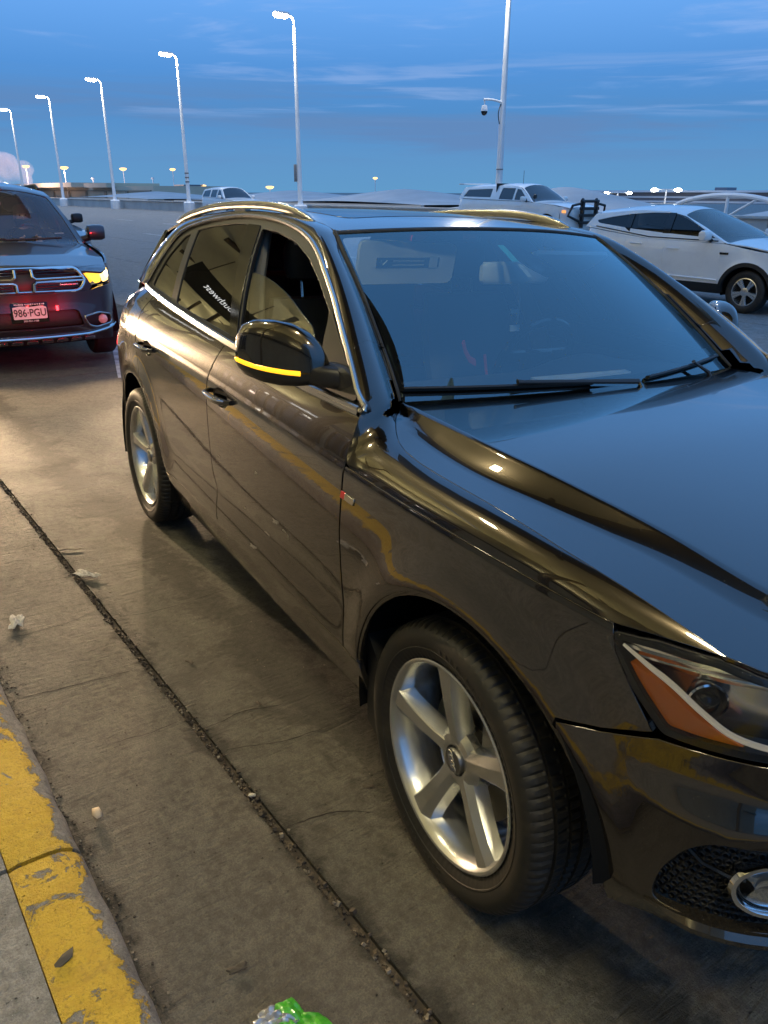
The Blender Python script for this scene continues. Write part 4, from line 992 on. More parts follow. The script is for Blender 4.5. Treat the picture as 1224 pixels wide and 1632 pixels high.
    b = new('mirror_glass'); b.loft([[p for p in [(cx-tb-.001, y, z-hl2*.8), (cx-tb-.001, y, z+hu*.85)]] for y, z, cx, hu, hl2, tb in list(zip(YS, zs_, cx_, hu_, hl_, tb_))[2:9]], closed=False)
    # roof rail
    rl = smooth_poly([(-1.375, -.600, 1.590), (-1.46, -.600, 1.618), (-1.60, -.600, 1.638), (-1.80, -.600, 1.648), (-2.1, -.600, 1.646), (-2.4, -.600, 1.632), (-2.7, -.600, 1.600), (-2.86, -.603, 1.572), (-2.97, -.605, 1.545)], 6, False)
    b = new('roof_rail'); secs = []
    for i, p in enumerate(rl):
        k = min(1, .35+i/7, .35+(len(rl)-1-i)/7)
        o = sell(.015*k, .017*k, 14, 3.2); secs.append([(p[0]+.3*b_*0, p[1]+a_, p[2]-.017*k+b_) for a_, b_ in o])
    b.loft(secs)
    for xa, xb in ((-1.36, -1.52), (-2.0, -2.12), (-2.82, -2.98)):
        q = []
        for t in np.linspace(0, 1, 6):
            x = xa+(xb-xa)*t; zt = float(np.interp(-x, -rl[:, 0], rl[:, 2])) if True else 0
            q.append([(x, -.600+a_, z_) for a_, z_ in ((-.012, zt-.025), (-.012, 1.50), (.012, 1.50), (.012, zt-.025))])
        b.loft(q)
    # wheel well liners
    for (cx, cz, r), nm in ((AF, 0), (AR, 1)):
        b = new('wheel_well'); b.lathe([(r+.012, -.918), (r+.02, -.90), (r+.02, -.55), (.05, -.55)], 40, 'Y', c=(cx, 0, cz), a0=rad(9 if nm == 0 else -12), a1=rad(192))
        b = new('arch_trim'); q = [];
        for g in np.linspace(rad(2), rad(178), 40):
            x, z = cx+r*math.cos(g), cz+r*math.sin(g); s_ = SX(x); p = skin(np.array([s_]), np.array([z-float(ZC(s_))]))[0]
            ro = np.array([math.cos(g), 0, math.sin(g)])
            q.append([tuple(p+np.array([0, .004, 0])+ro*.0), tuple(p+np.array([0, .006, 0])-ro*.010), tuple(p+np.array([0, .014, 0])-ro*.011), tuple(p+np.array([0, .014, 0])+ro*.006)])
        b.loft(q, closed=False)
    # mud flap behind front wheel
    b = new('wheel_well_flap'); b.prism([(-.40, .24), (-.30, .20), (-.34, .45), (-.41, .52)], -.90, -.70)

    mats = dict(dirt_smudge='smudge', pillar_seal='rubber', window_frame='black', pillar_trim='gloss_black', rear_side_window='tint', quarter_window='tint', front_side_window='clear', front_side_window_half_open='clear', sail_panel='black', window_trim='satin', belt_moulding='satin',
                handle_recess='paint', door_handle='paint', handle_inlay='chrome', badge_plate='satin', badge_red_field='red', mirror_housing='black', mirror_indicator='amber', mirror_glass='chrome', roof_rail='satin', wheel_well='well',
                arch_trim='paint', wheel_well_flap='black', fog_lamp_grille='black', fog_lamp_ring='chrome', fog_lamp_reflector='steel', fog_lamp_lens='lens', fog_slot_trim='paint', headlamp_lens='lens', headlamp_surround='black',
                headlamp_bowl='hl_bowl', headlamp_amber_reflector='amber_refl', headlamp_light_strip='led', headlamp_reflector='hl_refl', headlamp_projector_ring='chrome', headlamp_projector='gloss_black', tail_lamp='tail', sill_trim='paint')
    M_['smudge'] = pm('dirt_smudge', (.30, .28, .24), .8)
    M_['red'] = pm('badge_red', (.55, .02, .03), .3); M_['amber'] = pm('amber_indicator', (.9, .45, .03), .2, emit=(1.0, .50, .02), es=1.6)
    M_['amber_refl'] = pm('amber_reflector', (.62, .16, .015), .25, coat=.6, emit=(.6, .14, .01), es=.10); M_['led'] = pm('lamp_light_strip', (.90, .84, .70), .2, coat=.5, emit=(1, .85, .6), es=.22)  # amber reflector is given a weak glow of its own
    M_['hl_refl'] = pm('lamp_reflector', (.85, .84, .78), .16, 1.0); M_['hl_bowl'] = pm('lamp_bowl', (.62, .61, .58), .20, .9); M_['tail'] = pm('tail_lamp_red', (.5, .01, .015), .15, coat=1, emit=(1, .03, .03), es=2.2)
    subs = {'handle_recess': None}
    sub_of = {'handle_recess': 'door', 'door_handle': 'door', 'handle_inlay': 'door', 'mirror_cap': 'mirror', 'mirror_housing': 'mirror', 'mirror_indicator': 'mirror', 'mirror_glass': 'mirror',
              'fog_lamp_ring': 'fog', 'fog_lamp_reflector': 'fog', 'fog_lamp_lens': 'fog', 'headlamp_surround': 'hl', 'headlamp_bowl': 'hl', 'headlamp_amber_reflector': 'hl', 'headlamp_light_strip': 'hl', 'headlamp_reflector': 'hl', 'headlamp_projector_ring': 'hl', 'headlamp_projector': 'hl',
              'fuel_flap': 'quarter', 'badge_plate': 'fender', 'dirt_smudge': 'fdoor', 'badge_red_field': 'fender', 'bumper_blade': 'bumper', 'fog_slot_trim': 'bumper'}
    order = ['front_fender', 'front_door', 'rear_door', 'rear_quarter_panel', 'front_bumper', 'headlamp_lens', 'fog_lamp_grille']+[k for k in parts]
    made_global = {}
    for side in ('right', 'left'):
        made = {}; seen = set()
        grp = {'mirror': empty('side_mirror', None, root)}
        if side == 'left': grp['mirror']['label'] = 'far side mirror seen beyond the windscreen'
        else: grp['mirror']['label'] = 'near side mirror with its amber indicator lit'
        for name in order:
            if name in seen: continue
            seen.add(name)
            if side == 'left' and name in ('front_side_window_half_open', 'fuel_flap', 'dirt_smudge'): continue
            if side == 'right' and name == 'front_side_window': continue
            for i, mb in enumerate(parts[name]):
                if side == 'left': mb = mb.mirror()
                par = root; k = sub_of.get(name)
                if k == 'door': par = made['front_door' if i == 0 else 'rear_door']
                elif k == 'mirror': par = grp['mirror']
                elif k == 'hl': par = made['headlamp']
                elif k == 'fog': par = made['fog_lamp_grille']
                elif k == 'quarter': par = made['rear_quarter_panel']
                elif k == 'fender': par = made['front_fender']
                elif k == 'bumper': par = made['front_bumper']
                elif k == 'fdoor': par = made['front_door']
                nm = {'front_side_window_half_open': 'front_side_window', 'headlamp_lens': 'headlamp', 'mirror_cap': 'mirror_cap'}.get(name, name)
                mt = M_[mats.get(name, 'paint')]
                o = mb.build(nm, mt, par)
                made.setdefault(nm, o)
                if name == 'front_side_window_half_open': o['label'] = 'half lowered front passenger window'
                if name == 'mirror_indicator' and side == 'left': o.data.materials.clear(); o.data.materials.append(M_['amber'])
    # ---- pieces on the centre line
    upv = np.array([0, 0, 1.0])
    b = MB()
    xs = np.linspace(-.05, .62, 12)
    edge = [(-.572, -.7265), (-.54, -.752), (-.50, -.780), (-.445, -.812)]+[(x, -float(HYS(x))) for x in (-.39, -.33, -.26, -.18, -.08, .03, .14, .25, .35, .44, .52, .607)]
    fe = [q for q in front_edge if q[1] > -.80 and q[1] < -.03]+[(front_edge[-1][0], 0)]
    rr_ = [(-.540, .60), (-.507, .45), (-.477, .25), (-.464, .08), (-.464, -.08), (-.477, -.25), (-.507, -.45), (-.540, -.60)]
    left = [(x, -y) for x, y in (edge+fe[:-1])[::-1]]
    outl = edge+fe+left+rr_
    cl = []
    for d in (-.05, -.02, -.008, 0, .008, .02, .035, .05, .065):
        for sgn in (-1, 1): cl.append([(x, sgn*(float(HYC(x))+d)) for x in np.linspace(-.56, .80, 40)])
    panel(b, outl, hood, .03, .0022, .018, out=upv, cons=cl)
    hb = b.build('bonnet', paint, root)
    b = MB()
    # front edge drop of the bonnet down to the lamps and grille
    rg = wtop(np.linspace(-1, 1, 2))
    ro = [(float(hx(u))-.012, float(u*.606)) for u in np.linspace(-1, 1, 17)]
    ri = [(x, .56) for x in (-1.36, -1.62, -2.05, -2.42, -2.72, -2.95)]
    ro2 = [(-1.225, -.597)]+[(float(hx(u))-.010, float(u*.606)) for u in np.linspace(-.96, .96, 17)]+[(-1.225, .597), (-1.36, .573), (-1.62, .563)]+[(x, .558) for x in (-2.05, -2.42, -2.72, -2.95, -3.2)]+[(-3.42, .54), (-3.50, .3), (-3.52, 0), (-3.50, -.3), (-3.42, -.54)]+[(x, -.558) for x in (-3.2, -2.95, -2.72, -2.42, -2.05)]+[(-1.62, -.563), (-1.36, -.573)]
    panel(b, ro2, roof, .05, .0015, .012, out=upv)
    rf_o = b.build('roof', paint, root)
    b = MB(); panel(b, round_poly([(-1.42, -.44), (-1.42, .44), (-2.05, .44), (-2.05, -.44)], .05, 5), roof, .05, 0, .01, out=upv, off=.0015); sr_o = b.build('sunroof', M_['gloss_black'], rf_o)
    b = MB(); panel(b, [(-1, 0), (1, 0), (1, 1), (-1, 1)], lambda A, Bq: wind(A, Bq), .05, .004, 0, out=np.array([.5, 0, .8])); b.build('windscreen', M_['wind'], root)
    # black border printed on the glass, inside
    b = MB(); hin = [(-.972, .085), (-.6, .07), (0, .06), (.6, .07), (.972, .085), (.980, .5), (.970, .97), (-.970, .97), (-.980, .5)]
    panel(b, [(-1, 0), (1, 0), (1, 1), (-1, 1)], lambda A, Bq: wind(A, Bq), .06, .004, 0, holes=[round_poly(hin, .03, 3)], out=np.array([.5, 0, .8]), off=-.006); b.build('windscreen_border', M_['gloss_black'], root)
    # seals along the screen edge
    b = MB()
    for sgn in (-1, 1):
        q = wind(np.full(14, sgn*1.0), np.linspace(0.01, 1, 14)); q[:, 1] -= sgn*.001; b.tube(q, .006, 6)
    b.tube(wind(np.linspace(-1, 1, 24), np.full(24, 1.0)), .006, 6); b.build('windscreen_seal', M_['rubber'], root)
    # cowl under the wipers
    b = MB(); u = np.linspace(-1, 1, 25); w0 = wbase(u)
    b.loft([[tuple(p+np.array([.0, 0, -.008])) for p in w0], [tuple(p+np.array([.055-.02*abs(q), 0, -.022])) for p, q in zip(w0, u)], [tuple(p+np.array([.085-.06*abs(q), 0, -.07])) for p, q in zip(w0, u)], [tuple(p+np.array([.09-.06*abs(q), 0, -.2])) for p, q in zip(w0, u)]], closed=False)
    b.build('cowl', M_['black'], root)
    def wiper(u0, t0, u1, t1, ua, ta):
        n_ = np.array([.55, 0, .83]); bl_ = MB()
        q = [wind(np.array([u0+(u1-u0)*k]), np.array([t0+(t1-t0)*k]))[0]+n_*.014 for k in np.linspace(0, 1, 12)]
        secs = [[tuple(p+np.array([d, 0, 0])+n_*z) for d, z in ((-.007, -.012), (-.008, .0), (0, .005), (.008, .0), (.007, -.012))] for p in q]; bl_.loft(secs)
        o = bl_.build('wiper', M_['black'], root)
        a_ = MB(); pm_ = q[6]+n_*.014; p0 = wind(np.array([ua]), np.array([ta]))[0]+n_*.006
        a_.tube([p0-np.array([-.03, 0, .01]), p0+n_*.02, (p0*.6+pm_*.4)+n_*.012, pm_*.95+p0*.05, pm_], [.010, .010, .008, .007, .009], 8, sq=.7)
        a_.build('wiper_arm', M_['black'], o); return o
    wiper(-.98, .055, -.12, .032, .12, .0); wiper(.22, .028, .90, .075, .66, -.01)
    # far body pieces: front grille, badge, plate recess, tailgate
    def front(A, Bq):   # y, z -> point on the front
        A = np.asarray(A, float); s_ = np.array([SYF(-abs(y)) for y in A]); z = np.asarray(Bq, float); p = skin(s_, z-ZC(s_)); p[:, 1] = A; return p
    b = MB(); panel(b, [(-.40, .335), (.40, .335), (.46, .60), (.475, .80), (.42, .918), (-.42, .918), (-.475, .80), (-.46, .60)], front, .05, .0, .02, out=np.array([1.0, 0, 0]), off=-.035); g_o = b.build('front_grille', M_['gloss_black'], root)
    b = MB()
    for y in np.linspace(-.36, .36, 13): b.box((.882-.25*y*y, y, .62), (.012, .014, .50))
    b.build('grille_bar', M_['chrome'], g_o)
    b = MB(); fr_ = smooth_poly([(-.40, .335), (0, .33), (.40, .335), (.46, .60), (.475, .80), (.42, .918), (0, .925), (-.42, .918), (-.475, .80), (-.46, .60)], 4); q = front(fr_[:, 0], fr_[:, 1]); b.tube(q, .011, 8, closed=True); b.build('grille_frame', M_['chrome'], g_o)
    b = MB()
    for k in range(4):
        t_ = MB(); t_.lathe([(.034+.0055*math.cos(g), .0055*math.sin(g)) for g in np.linspace(0, 2*math.pi, 7)[:-1]], 24, 'X', close=True); b.add([(x+.892, y+(k-1.5)*.052, z+.83) for x, y, z in t_.v], t_.f)
    b.build('grille_rings', M_['chrome'], g_o)
    def rear(A, Bq):
        A = np.asarray(A, float); z = np.asarray(Bq, float); x = np.interp(z, [.6, .9, 1.05, 1.22, 1.5], [-3.74, -3.735, -3.715, -3.64, -3.48]); return np.stack([x+.18*(np.abs(A)/.7)**3, A, z], 1)
    b = MB(); panel(b, [(-.70, .66), (.70, .66), (.74, 1.0), (.69, 1.235), (-.69, 1.235), (-.74, 1.0)], rear, .05, .003, .02, out=np.array([-1.0, 0, 0])); b.build('tailgate', paint, root)
    b = MB(); panel(b, [(-.69, 1.24), (.69, 1.24), (.55, 1.485), (-.55, 1.485)], rear, .05, .003, .02, out=np.array([-1.0, 0, 0])); b.build('rear_window', M_['farglass'], root)
    b = MB(); b.box((-1.75, 0, .235), (3.5, 1.5, .04)); b.box((-1.45, 0, .33), (2.0, 1.66, .2)); b.build('underbody', M_['dark'], root)
    b = MB(); b.box((.1, 0, .62), (.9, 1.04, .5)); b.build('engine_bay', M_['dark'], root)
    # ---- cabin
    b = MB(); b.box((-1.9, 0, .46), (2.6, 1.62, .04)); b.build('cabin_floor', M_['dark'], root)
    b = MB()
    for sgn in (-1, 1): b.box((-1.85, sgn*.80, .77), (2.2, .05, .62))
    b.box((-3.0, 0, .75), (.05, 1.5, .6)); b.build('door_lining', M_['dash'], root)
    b = MB(); b.loft([[(x, y, z) for y, z in ((-.56+c_, zt), (-.3, zt+.012), (0, zt+.015), (.3, zt+.012), (.56-c_, zt), (.56-c_, zt+.010), (0, zt+.022), (-.56+c_, zt+.010))] for x, zt, c_ in ((-1.26, 1.545, 0), (-1.8, 1.585, .0), (-2.5, 1.565, 0), (-3.1, 1.50, 0))]); b.build('headliner', M_['beige'], root)
    b = MB(); secs = []
    for y in np.linspace(-.74, .74, 17):
        hmp = .05*math.exp(-((y-.38)/.17)**2)
        secs.append([(-.60, y, 1.085), (-.75, y, 1.098+.02*(1-abs(y))), (-.98, y, 1.085+hmp), (-1.06, y, 1.06+hmp), (-1.08, y, .95), (-1.02, y, .7), (-.6, y, .7)])
    b.loft(secs); b.build('dashboard', M_['dash'], root)
    b = MB(); secs = []
    for y in np.linspace(-.12, .30, 8): secs.append([(-.66-.02*y, y, 1.126), (-.71+.05*y, y, 1.128), (-.71+.05*y, y, 1.120), (-.66-.02*y, y, 1.120)])
    b.loft(secs); b.build('dashboard_pale_sheet', M_['vis'], root)  # thin pale wedge lying on the dash
    Rw = Matrix.Translation(Vector((-1.27, .38, 1.06))) @ Matrix.Rotation(rad(-66), 4, 'Y')
    b = MB(); b.lathe([(.185+.016*math.cos(g), .016*math.sin(g)) for g in np.linspace(0, 2*math.pi, 9)[:-1]], 36, 'Z', close=True)
    b.box((0, 0, -.01), (.11, .14, .05), bev=.02); b.box((.02, .10, 0), (.05, .16, .016)); b.box((.02, -.10, 0), (.05, .16, .016)); b.box((-.09, 0, 0), (.16, .05, .016)); b.xf(Rw); b.build('steering_wheel', M_['gloss_black'], root)
    def seat(x, y, wd, parent, name='front_seat'):
        s_ = MB()
        secs = [[(x+.52-.1*k+a_*.0, y+a_, .66-.02*k+b_) for a_, b_ in sell(wd*.5, .09, 20, 3)] for k in (0, 3, 5)]
        s_.loft(secs)
        o = s_.build('seat_cushion' if 0 else name, M_['seat'], parent)
        bk = MB(); secs = []
        for t in np.linspace(0, 1, 9):
            zz = .62+.66*t; xx = x+.05-.22*t; w_ = wd*(.46+.06*math.sin(t*3)-.10*max(0, t-.75)*4*.5)
            secs.append([(xx+b_, y+a_, zz) for a_, b_ in sell(w_, .085-.03*t, 20, 2.6)])
        bk.loft(secs); bk.build('backrest', M_['seat'], o)
        hd_ = MB(); hd_.loft([[(x-.22+b_, y+a_, z) for a_, b_ in sell(.13*k, .05*k, 20, 2.6)] for z, k in ((1.345, .6), (1.355, .9), (1.39, 1.0), (1.46, 1.0), (1.50, .9), (1.515, .6))]); hd_.build('headrest', M_['seat'], o)
        st_ = MB()
        for d in (-.06, .06): st_.tube([(x-.2, y+d, 1.27), (x-.215, y+d, 1.36)], .007, 8)
        st_.build('headrest_post', M_['chrome'], o); return o
    st1 = seat(-1.62, -.38, .52, root); st2 = seat(-1.62, .38, .52, root)
    b = MB(); b.box((-2.45, 0, .68), (.5, 1.4, .22), bev=.05); rs = b.build('rear_seat', M_['seat'], root)
    b = MB(); b.box((-2.72, 0, 1.0), (.16, 1.36, .62), bev=.06); b.build('backrest', M_['seat'], rs)
    M_['strap'] = pm('red_webbing', (.65, .03, .02), .6, emit=(.6, .03, .02), es=.06)  # webbing also gets a faint added glow
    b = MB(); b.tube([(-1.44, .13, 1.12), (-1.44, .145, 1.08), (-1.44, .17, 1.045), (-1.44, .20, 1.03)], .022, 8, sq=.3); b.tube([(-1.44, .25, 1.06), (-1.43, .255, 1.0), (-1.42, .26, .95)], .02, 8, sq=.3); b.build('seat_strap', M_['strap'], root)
    for sgn in (-1, 1):
        b = MB(); b.tube([(-1.60, sgn*.735, 1.00), (-1.66, sgn*.715, 1.15), (-1.76, sgn*.66, 1.35), (-1.84, sgn*.60, 1.52)], [.06, .055, .05, .06], 10, sq=.5, up=(0, 1, 0)); b.build('pillar_cover', M_['beige'], root)
    # visors
    def vis(yc):
        v_ = MB(); o_ = round_poly([(-.20, -.075), (.20, -.075), (.20, .065), (-.20, .075)], .03, 4); v_.prism([tuple(p) for p in o_], -.008, .008, 'X')
        Mv = Matrix.Translation(Vector((-1.185, yc, 1.463))) @ Matrix.Rotation(rad(12 if yc < 0 else 60), 4, 'Y'); v_.xf(Mv); return v_.build('sun_visor', M_['vis'], root), Mv
    vo, Mv = vis(-.33); vis(.40)
    M_['label'] = pm('visor_label', (.03, .03, .035), .5); M_['lab_w'] = pm('visor_label_print', (.75, .75, .72), .5)
    b = MB(); b.box((.0095, 0, 0), (.002, .26, .034)); b.xf(Mv); lo = b.build('visor_label', M_['label'], vo)
    b = MB(); b.box((.0108, .105, 0), (.002, .034, .036))
    for z in (.006, -.008): b.box((.0108, .0, z), (.002, .13, .004))
    b.tube([(.0108, -.115, .006), (.0108, -.105, -.008), (.0108, -.088, .008)], .0025, 5); b.xf(Mv); b.build('visor_label_print', M_['lab_w'], vo)
    # interior mirror, sensor pod, tags
    b = MB(); b.loft([[(-1.06+b_*.5, y+.06, 1.432+a_) for a_, b_ in sell(.040*k, .03*k, 16, 3)] for y, k in ((-.155, .7), (-.145, .95), (-.06, 1.0), (.06, 1.0), (.145, .95), (.155, .7))]); mo = b.build('inner_mirror', M_['vis'], root)
    b = MB(); secs = []
    for t in np.linspace(0, 1, 8):
        p = wind(np.array([-.02+.14*t]), np.array([.93-.24*t]))[0]-np.array([.55, 0, .83])*.022; w_ = .022+.028*math.sin(math.pi*min(1, t*.9)**1.5); secs.append([tuple(p+np.array([d*.3, a_, -d])) for a_, d in sell(w_, .016, 12, 2.2)])
    b.loft(secs); b.build('mirror_stem', M_['gloss_black'], mo)
    M_['tagb'] = pm('windscreen_tag', (.05, .42, .45), .5, emit=(.05, .45, .48), es=.12); M_['tagw'] = pm('tag_paper', (.7, .78, .76), .6)  # the teal tag has a faint glow of its own added
    def on_wind(u0, u1, t0, t1, off, mat, name):
        q = MB(); panel(q, [(u0, t0), (u1, t0), (u1, t1), (u0, t1)], lambda A, Bq: wind(A, Bq), .05, 0, 0, out=np.array([.5, 0, .8]), off=off); return q.build(name, mat, root)
    on_wind(-.105, -.06, .75, .88, -.008, M_['tagb'], 'toll_tag'); on_wind(-.085, -.055, .64, .73, -.008, M_['tagw'], 'toll_tag')
    on_wind(.86, .91, .10, .14, -.004, M_['tagw'], 'inspection_sticker'); on_wind(.94, .975, .08, .10, -.004, M_['tagw'], 'inspection_sticker')
    b = MB(); b.tube([(-1.09, .10, 1.42), (-1.12, .145, 1.33), (-1.13, .15, 1.24)], .0035, 6); b.box((-1.125, .13, 1.285), (.006, .04, .016)); b.box((-1.13, .14, 1.22), (.006, .045, .022)); b.build('hanging_charm', M_['tagw'], root)
    # ---- wheels
    def wheel(x, y, side, steer, spin):
        e = empty('wheel', Matrix.Translation(Vector((x, y, .3625))) @ Matrix.Rotation(rad(steer), 4, 'Z') @ (Matrix.Rotation(math.pi, 4, 'Z') if side == 'left' else Matrix()), root)
        if wheel.proto is None:
            RT, hwid = .3625, .1175      # local: outer face at -y
            prof = [(.262, -.088), (.270, -.098), (.285, -.106), (.303, -.1125), (.318, -.1155), (.332, -.1140), (.344, -.108), (.353, -.0985), (.3585, -.088)]
            tread = [(.3600, -.080), (.3610, -.066), (.3612, -.0620), (.3535, -.0605), (.3535, -.0535), (.3618, -.0520), (.3622, -.024), (.3622, -.0215), (.3540, -.0200), (.3540, -.0130), (.3624, -.0115), (.3625, 0)]
            half = prof+tread; full = half+[(r, -y_) for r, y_ in half[::-1][1:]]
            seg = 360; b = MB(); vs = []; n = len(full)
            for k in range(seg):
                g = 2*math.pi*k/seg; slot = (k % 4 == 0); slot2 = (k % 4 == 2)
                for i, (r, y_) in enumerate(full):
                    rr2 = r; ay = abs(y_)
                    if slot and .0625 < ay < .100: rr2 = r-.0045
                    if slot2 and .022 < ay < .05: rr2 = r-.0055
                    if slot and ay < .012: rr2 = r-.005
                    vs.append((rr2*math.cos(g), y_, rr2*math.sin(g)))
            fs = [(k*n+i, k*n+i+1, ((k+1) % seg)*n+i+1, ((k+1) % seg)*n+i) for k in range(seg) for i in range(n-1)]
            b.add(vs, fs)
            # raised sidewall ring and blocks of lettering relief
            b.lathe([(.292, -.1090), (.2935, -.1108), (.2965, -.1118), (.298, -.1108)], 96, 'Y')
            for a0 in (62, 242):
                for q in range(9):
                    if q == 4: continue
                    g = rad(a0+q*4.2); t_ = MB(); t_.box((.310, -.1146, 0), (.013, .0016, .011 if q % 3 else .007)); t_.xf(Matrix.Rotation(-g, 4, 'Y')); b.add(t_.v, t_.f)
            ty_ = b.build('tyre', M_['rubber'], None, angle=22)
            # rim barrel
            b = MB(); b.lathe([(.262, -.092), (.2665, -.0985), (.2665, -.1015), (.262, -.1035), (.2565, -.1015), (.250, -.094), (.243, -.080), (.238, -.055), (.228, -.01), (.222, .03), (.230, .07), (.246, .095), (.262, .098)], 96, 'Y')
            # five arms: flat-topped, one deep flank, one soft flank
            for k in range(5):
                a_ = rad(spin+72*k); R5 = Matrix.Rotation(-a_, 4, 'Y')
                rs_ = np.linspace(.045, .2505, 10); secs = []
                for r in rs_:
                    t = (r-.045)/.2055; hwd = .0215+.0125*t+.014*max(0, t-.82)*5*.6+.016*max(0, .22-t)*4*.5
                    top = -.066-.026*t**1.3-.006*math.sin(math.pi*t); dep = .050-.012*t
                    bank = .010*(1-t)
                    secs.append([(r, top+dep, -hwd-.010), (r, top+.020, -hwd-.004), (r, top+.0015+bank*.2, -hwd+.003), (r, top, -hwd+.006), (r, top-.0015, hwd*.30), (r, top+.0105+bank*.4, hwd+.001), (r, top+.024+bank, hwd+.006), (r, top+dep, hwd+.011)])
                t_ = MB(); t_.loft(secs, closed=True, cap=True); t_.xf(R5); b.add(t_.v, t_.f)
            b.lathe([(.085, -.02), (.082, -.050), (.066, -.064), (.050, -.068), (.040, -.066), (.038, -.058)], 40, 'Y')
            ri = b.build('rim', M_['alloy'], None, angle=18)
            b = MB(); b.lathe([(.034, -.05), (.0335, -.070), (.031, -.0735), (.0005, -.0745)], 32, 'Y'); ca = b.build('wheel_cap', M_['steel'], None)
            b = MB()
            for k in range(4):
                t_ = MB(); t_.lathe([(.0095+.0018*math.cos(g), .0015*math.sin(g)) for g in np.linspace(0, 2*math.pi, 6)[:-1]], 18, 'Y', close=True); b.add([(xx+(k-1.5)*.0128, yy-.0755, zz) for xx, yy, zz in t_.v], t_.f)
            b.xf(Matrix.Rotation(rad(62), 4, 'Y')); em_ = b.build('cap_rings', M_['chrome'], None)
            b = MB()
            for k in range(5):
                a_ = rad(spin+36+72*k); b.lathe([(.0125, -.040), (.0125, -.058), (.009, -.061), (.0005, -.0615)], 6, 'Y', c=(.056*math.cos(a_), 0, .056*math.sin(a_)))
            bo = b.build('wheel_bolts', M_['steel'], None)
            b = MB(); b.lathe([(.168, -.01), (.168, .012), (.07, .012), (.07, -.03), (.085, -.03), (.085, -.01)], 48, 'Y', close=True); b.box((.10, .0, .11), (.10, .07, .13), bev=.015); di = b.build('brake_disc', M_['steel'], None)
            wheel.proto = [ty_, ri, ca, em_, bo, di]
            for o in wheel.proto: o.parent = e
        else:
            for o in wheel.proto: c = o.copy(); COL.objects.link(c); c.parent = e
        return e
    wheel.proto = None
    wheel(.0, -.812, 'right', -1.4, 29); wheel(-2.807, -.812, 'right', 0, 29); wheel(0, .812, 'left', -1.4, 29); wheel(-2.807, .812, 'left', 0, 29)
    # tail lamp glow on the car behind
    for sgn in (-1, 1):
        ld = bpy.data.lights.new('tail_lamp_light', 'AREA'); ld.shape = 'RECTANGLE'; ld.size = .28; ld.size_y = .10; ld.energy = 6; ld.spread = rad(60); ld.color = (1, .02, .025)
        lo_ = bpy.data.objects.new('tail_lamp_light', ld); COL.objects.link(lo_); lo_.parent = root; lo_.matrix_local = Matrix.Translation(Vector((-3.80, sgn*.62, .98))) @ Matrix.Rotation(rad(90), 4, 'Y')
    return root
hero = build_hero()
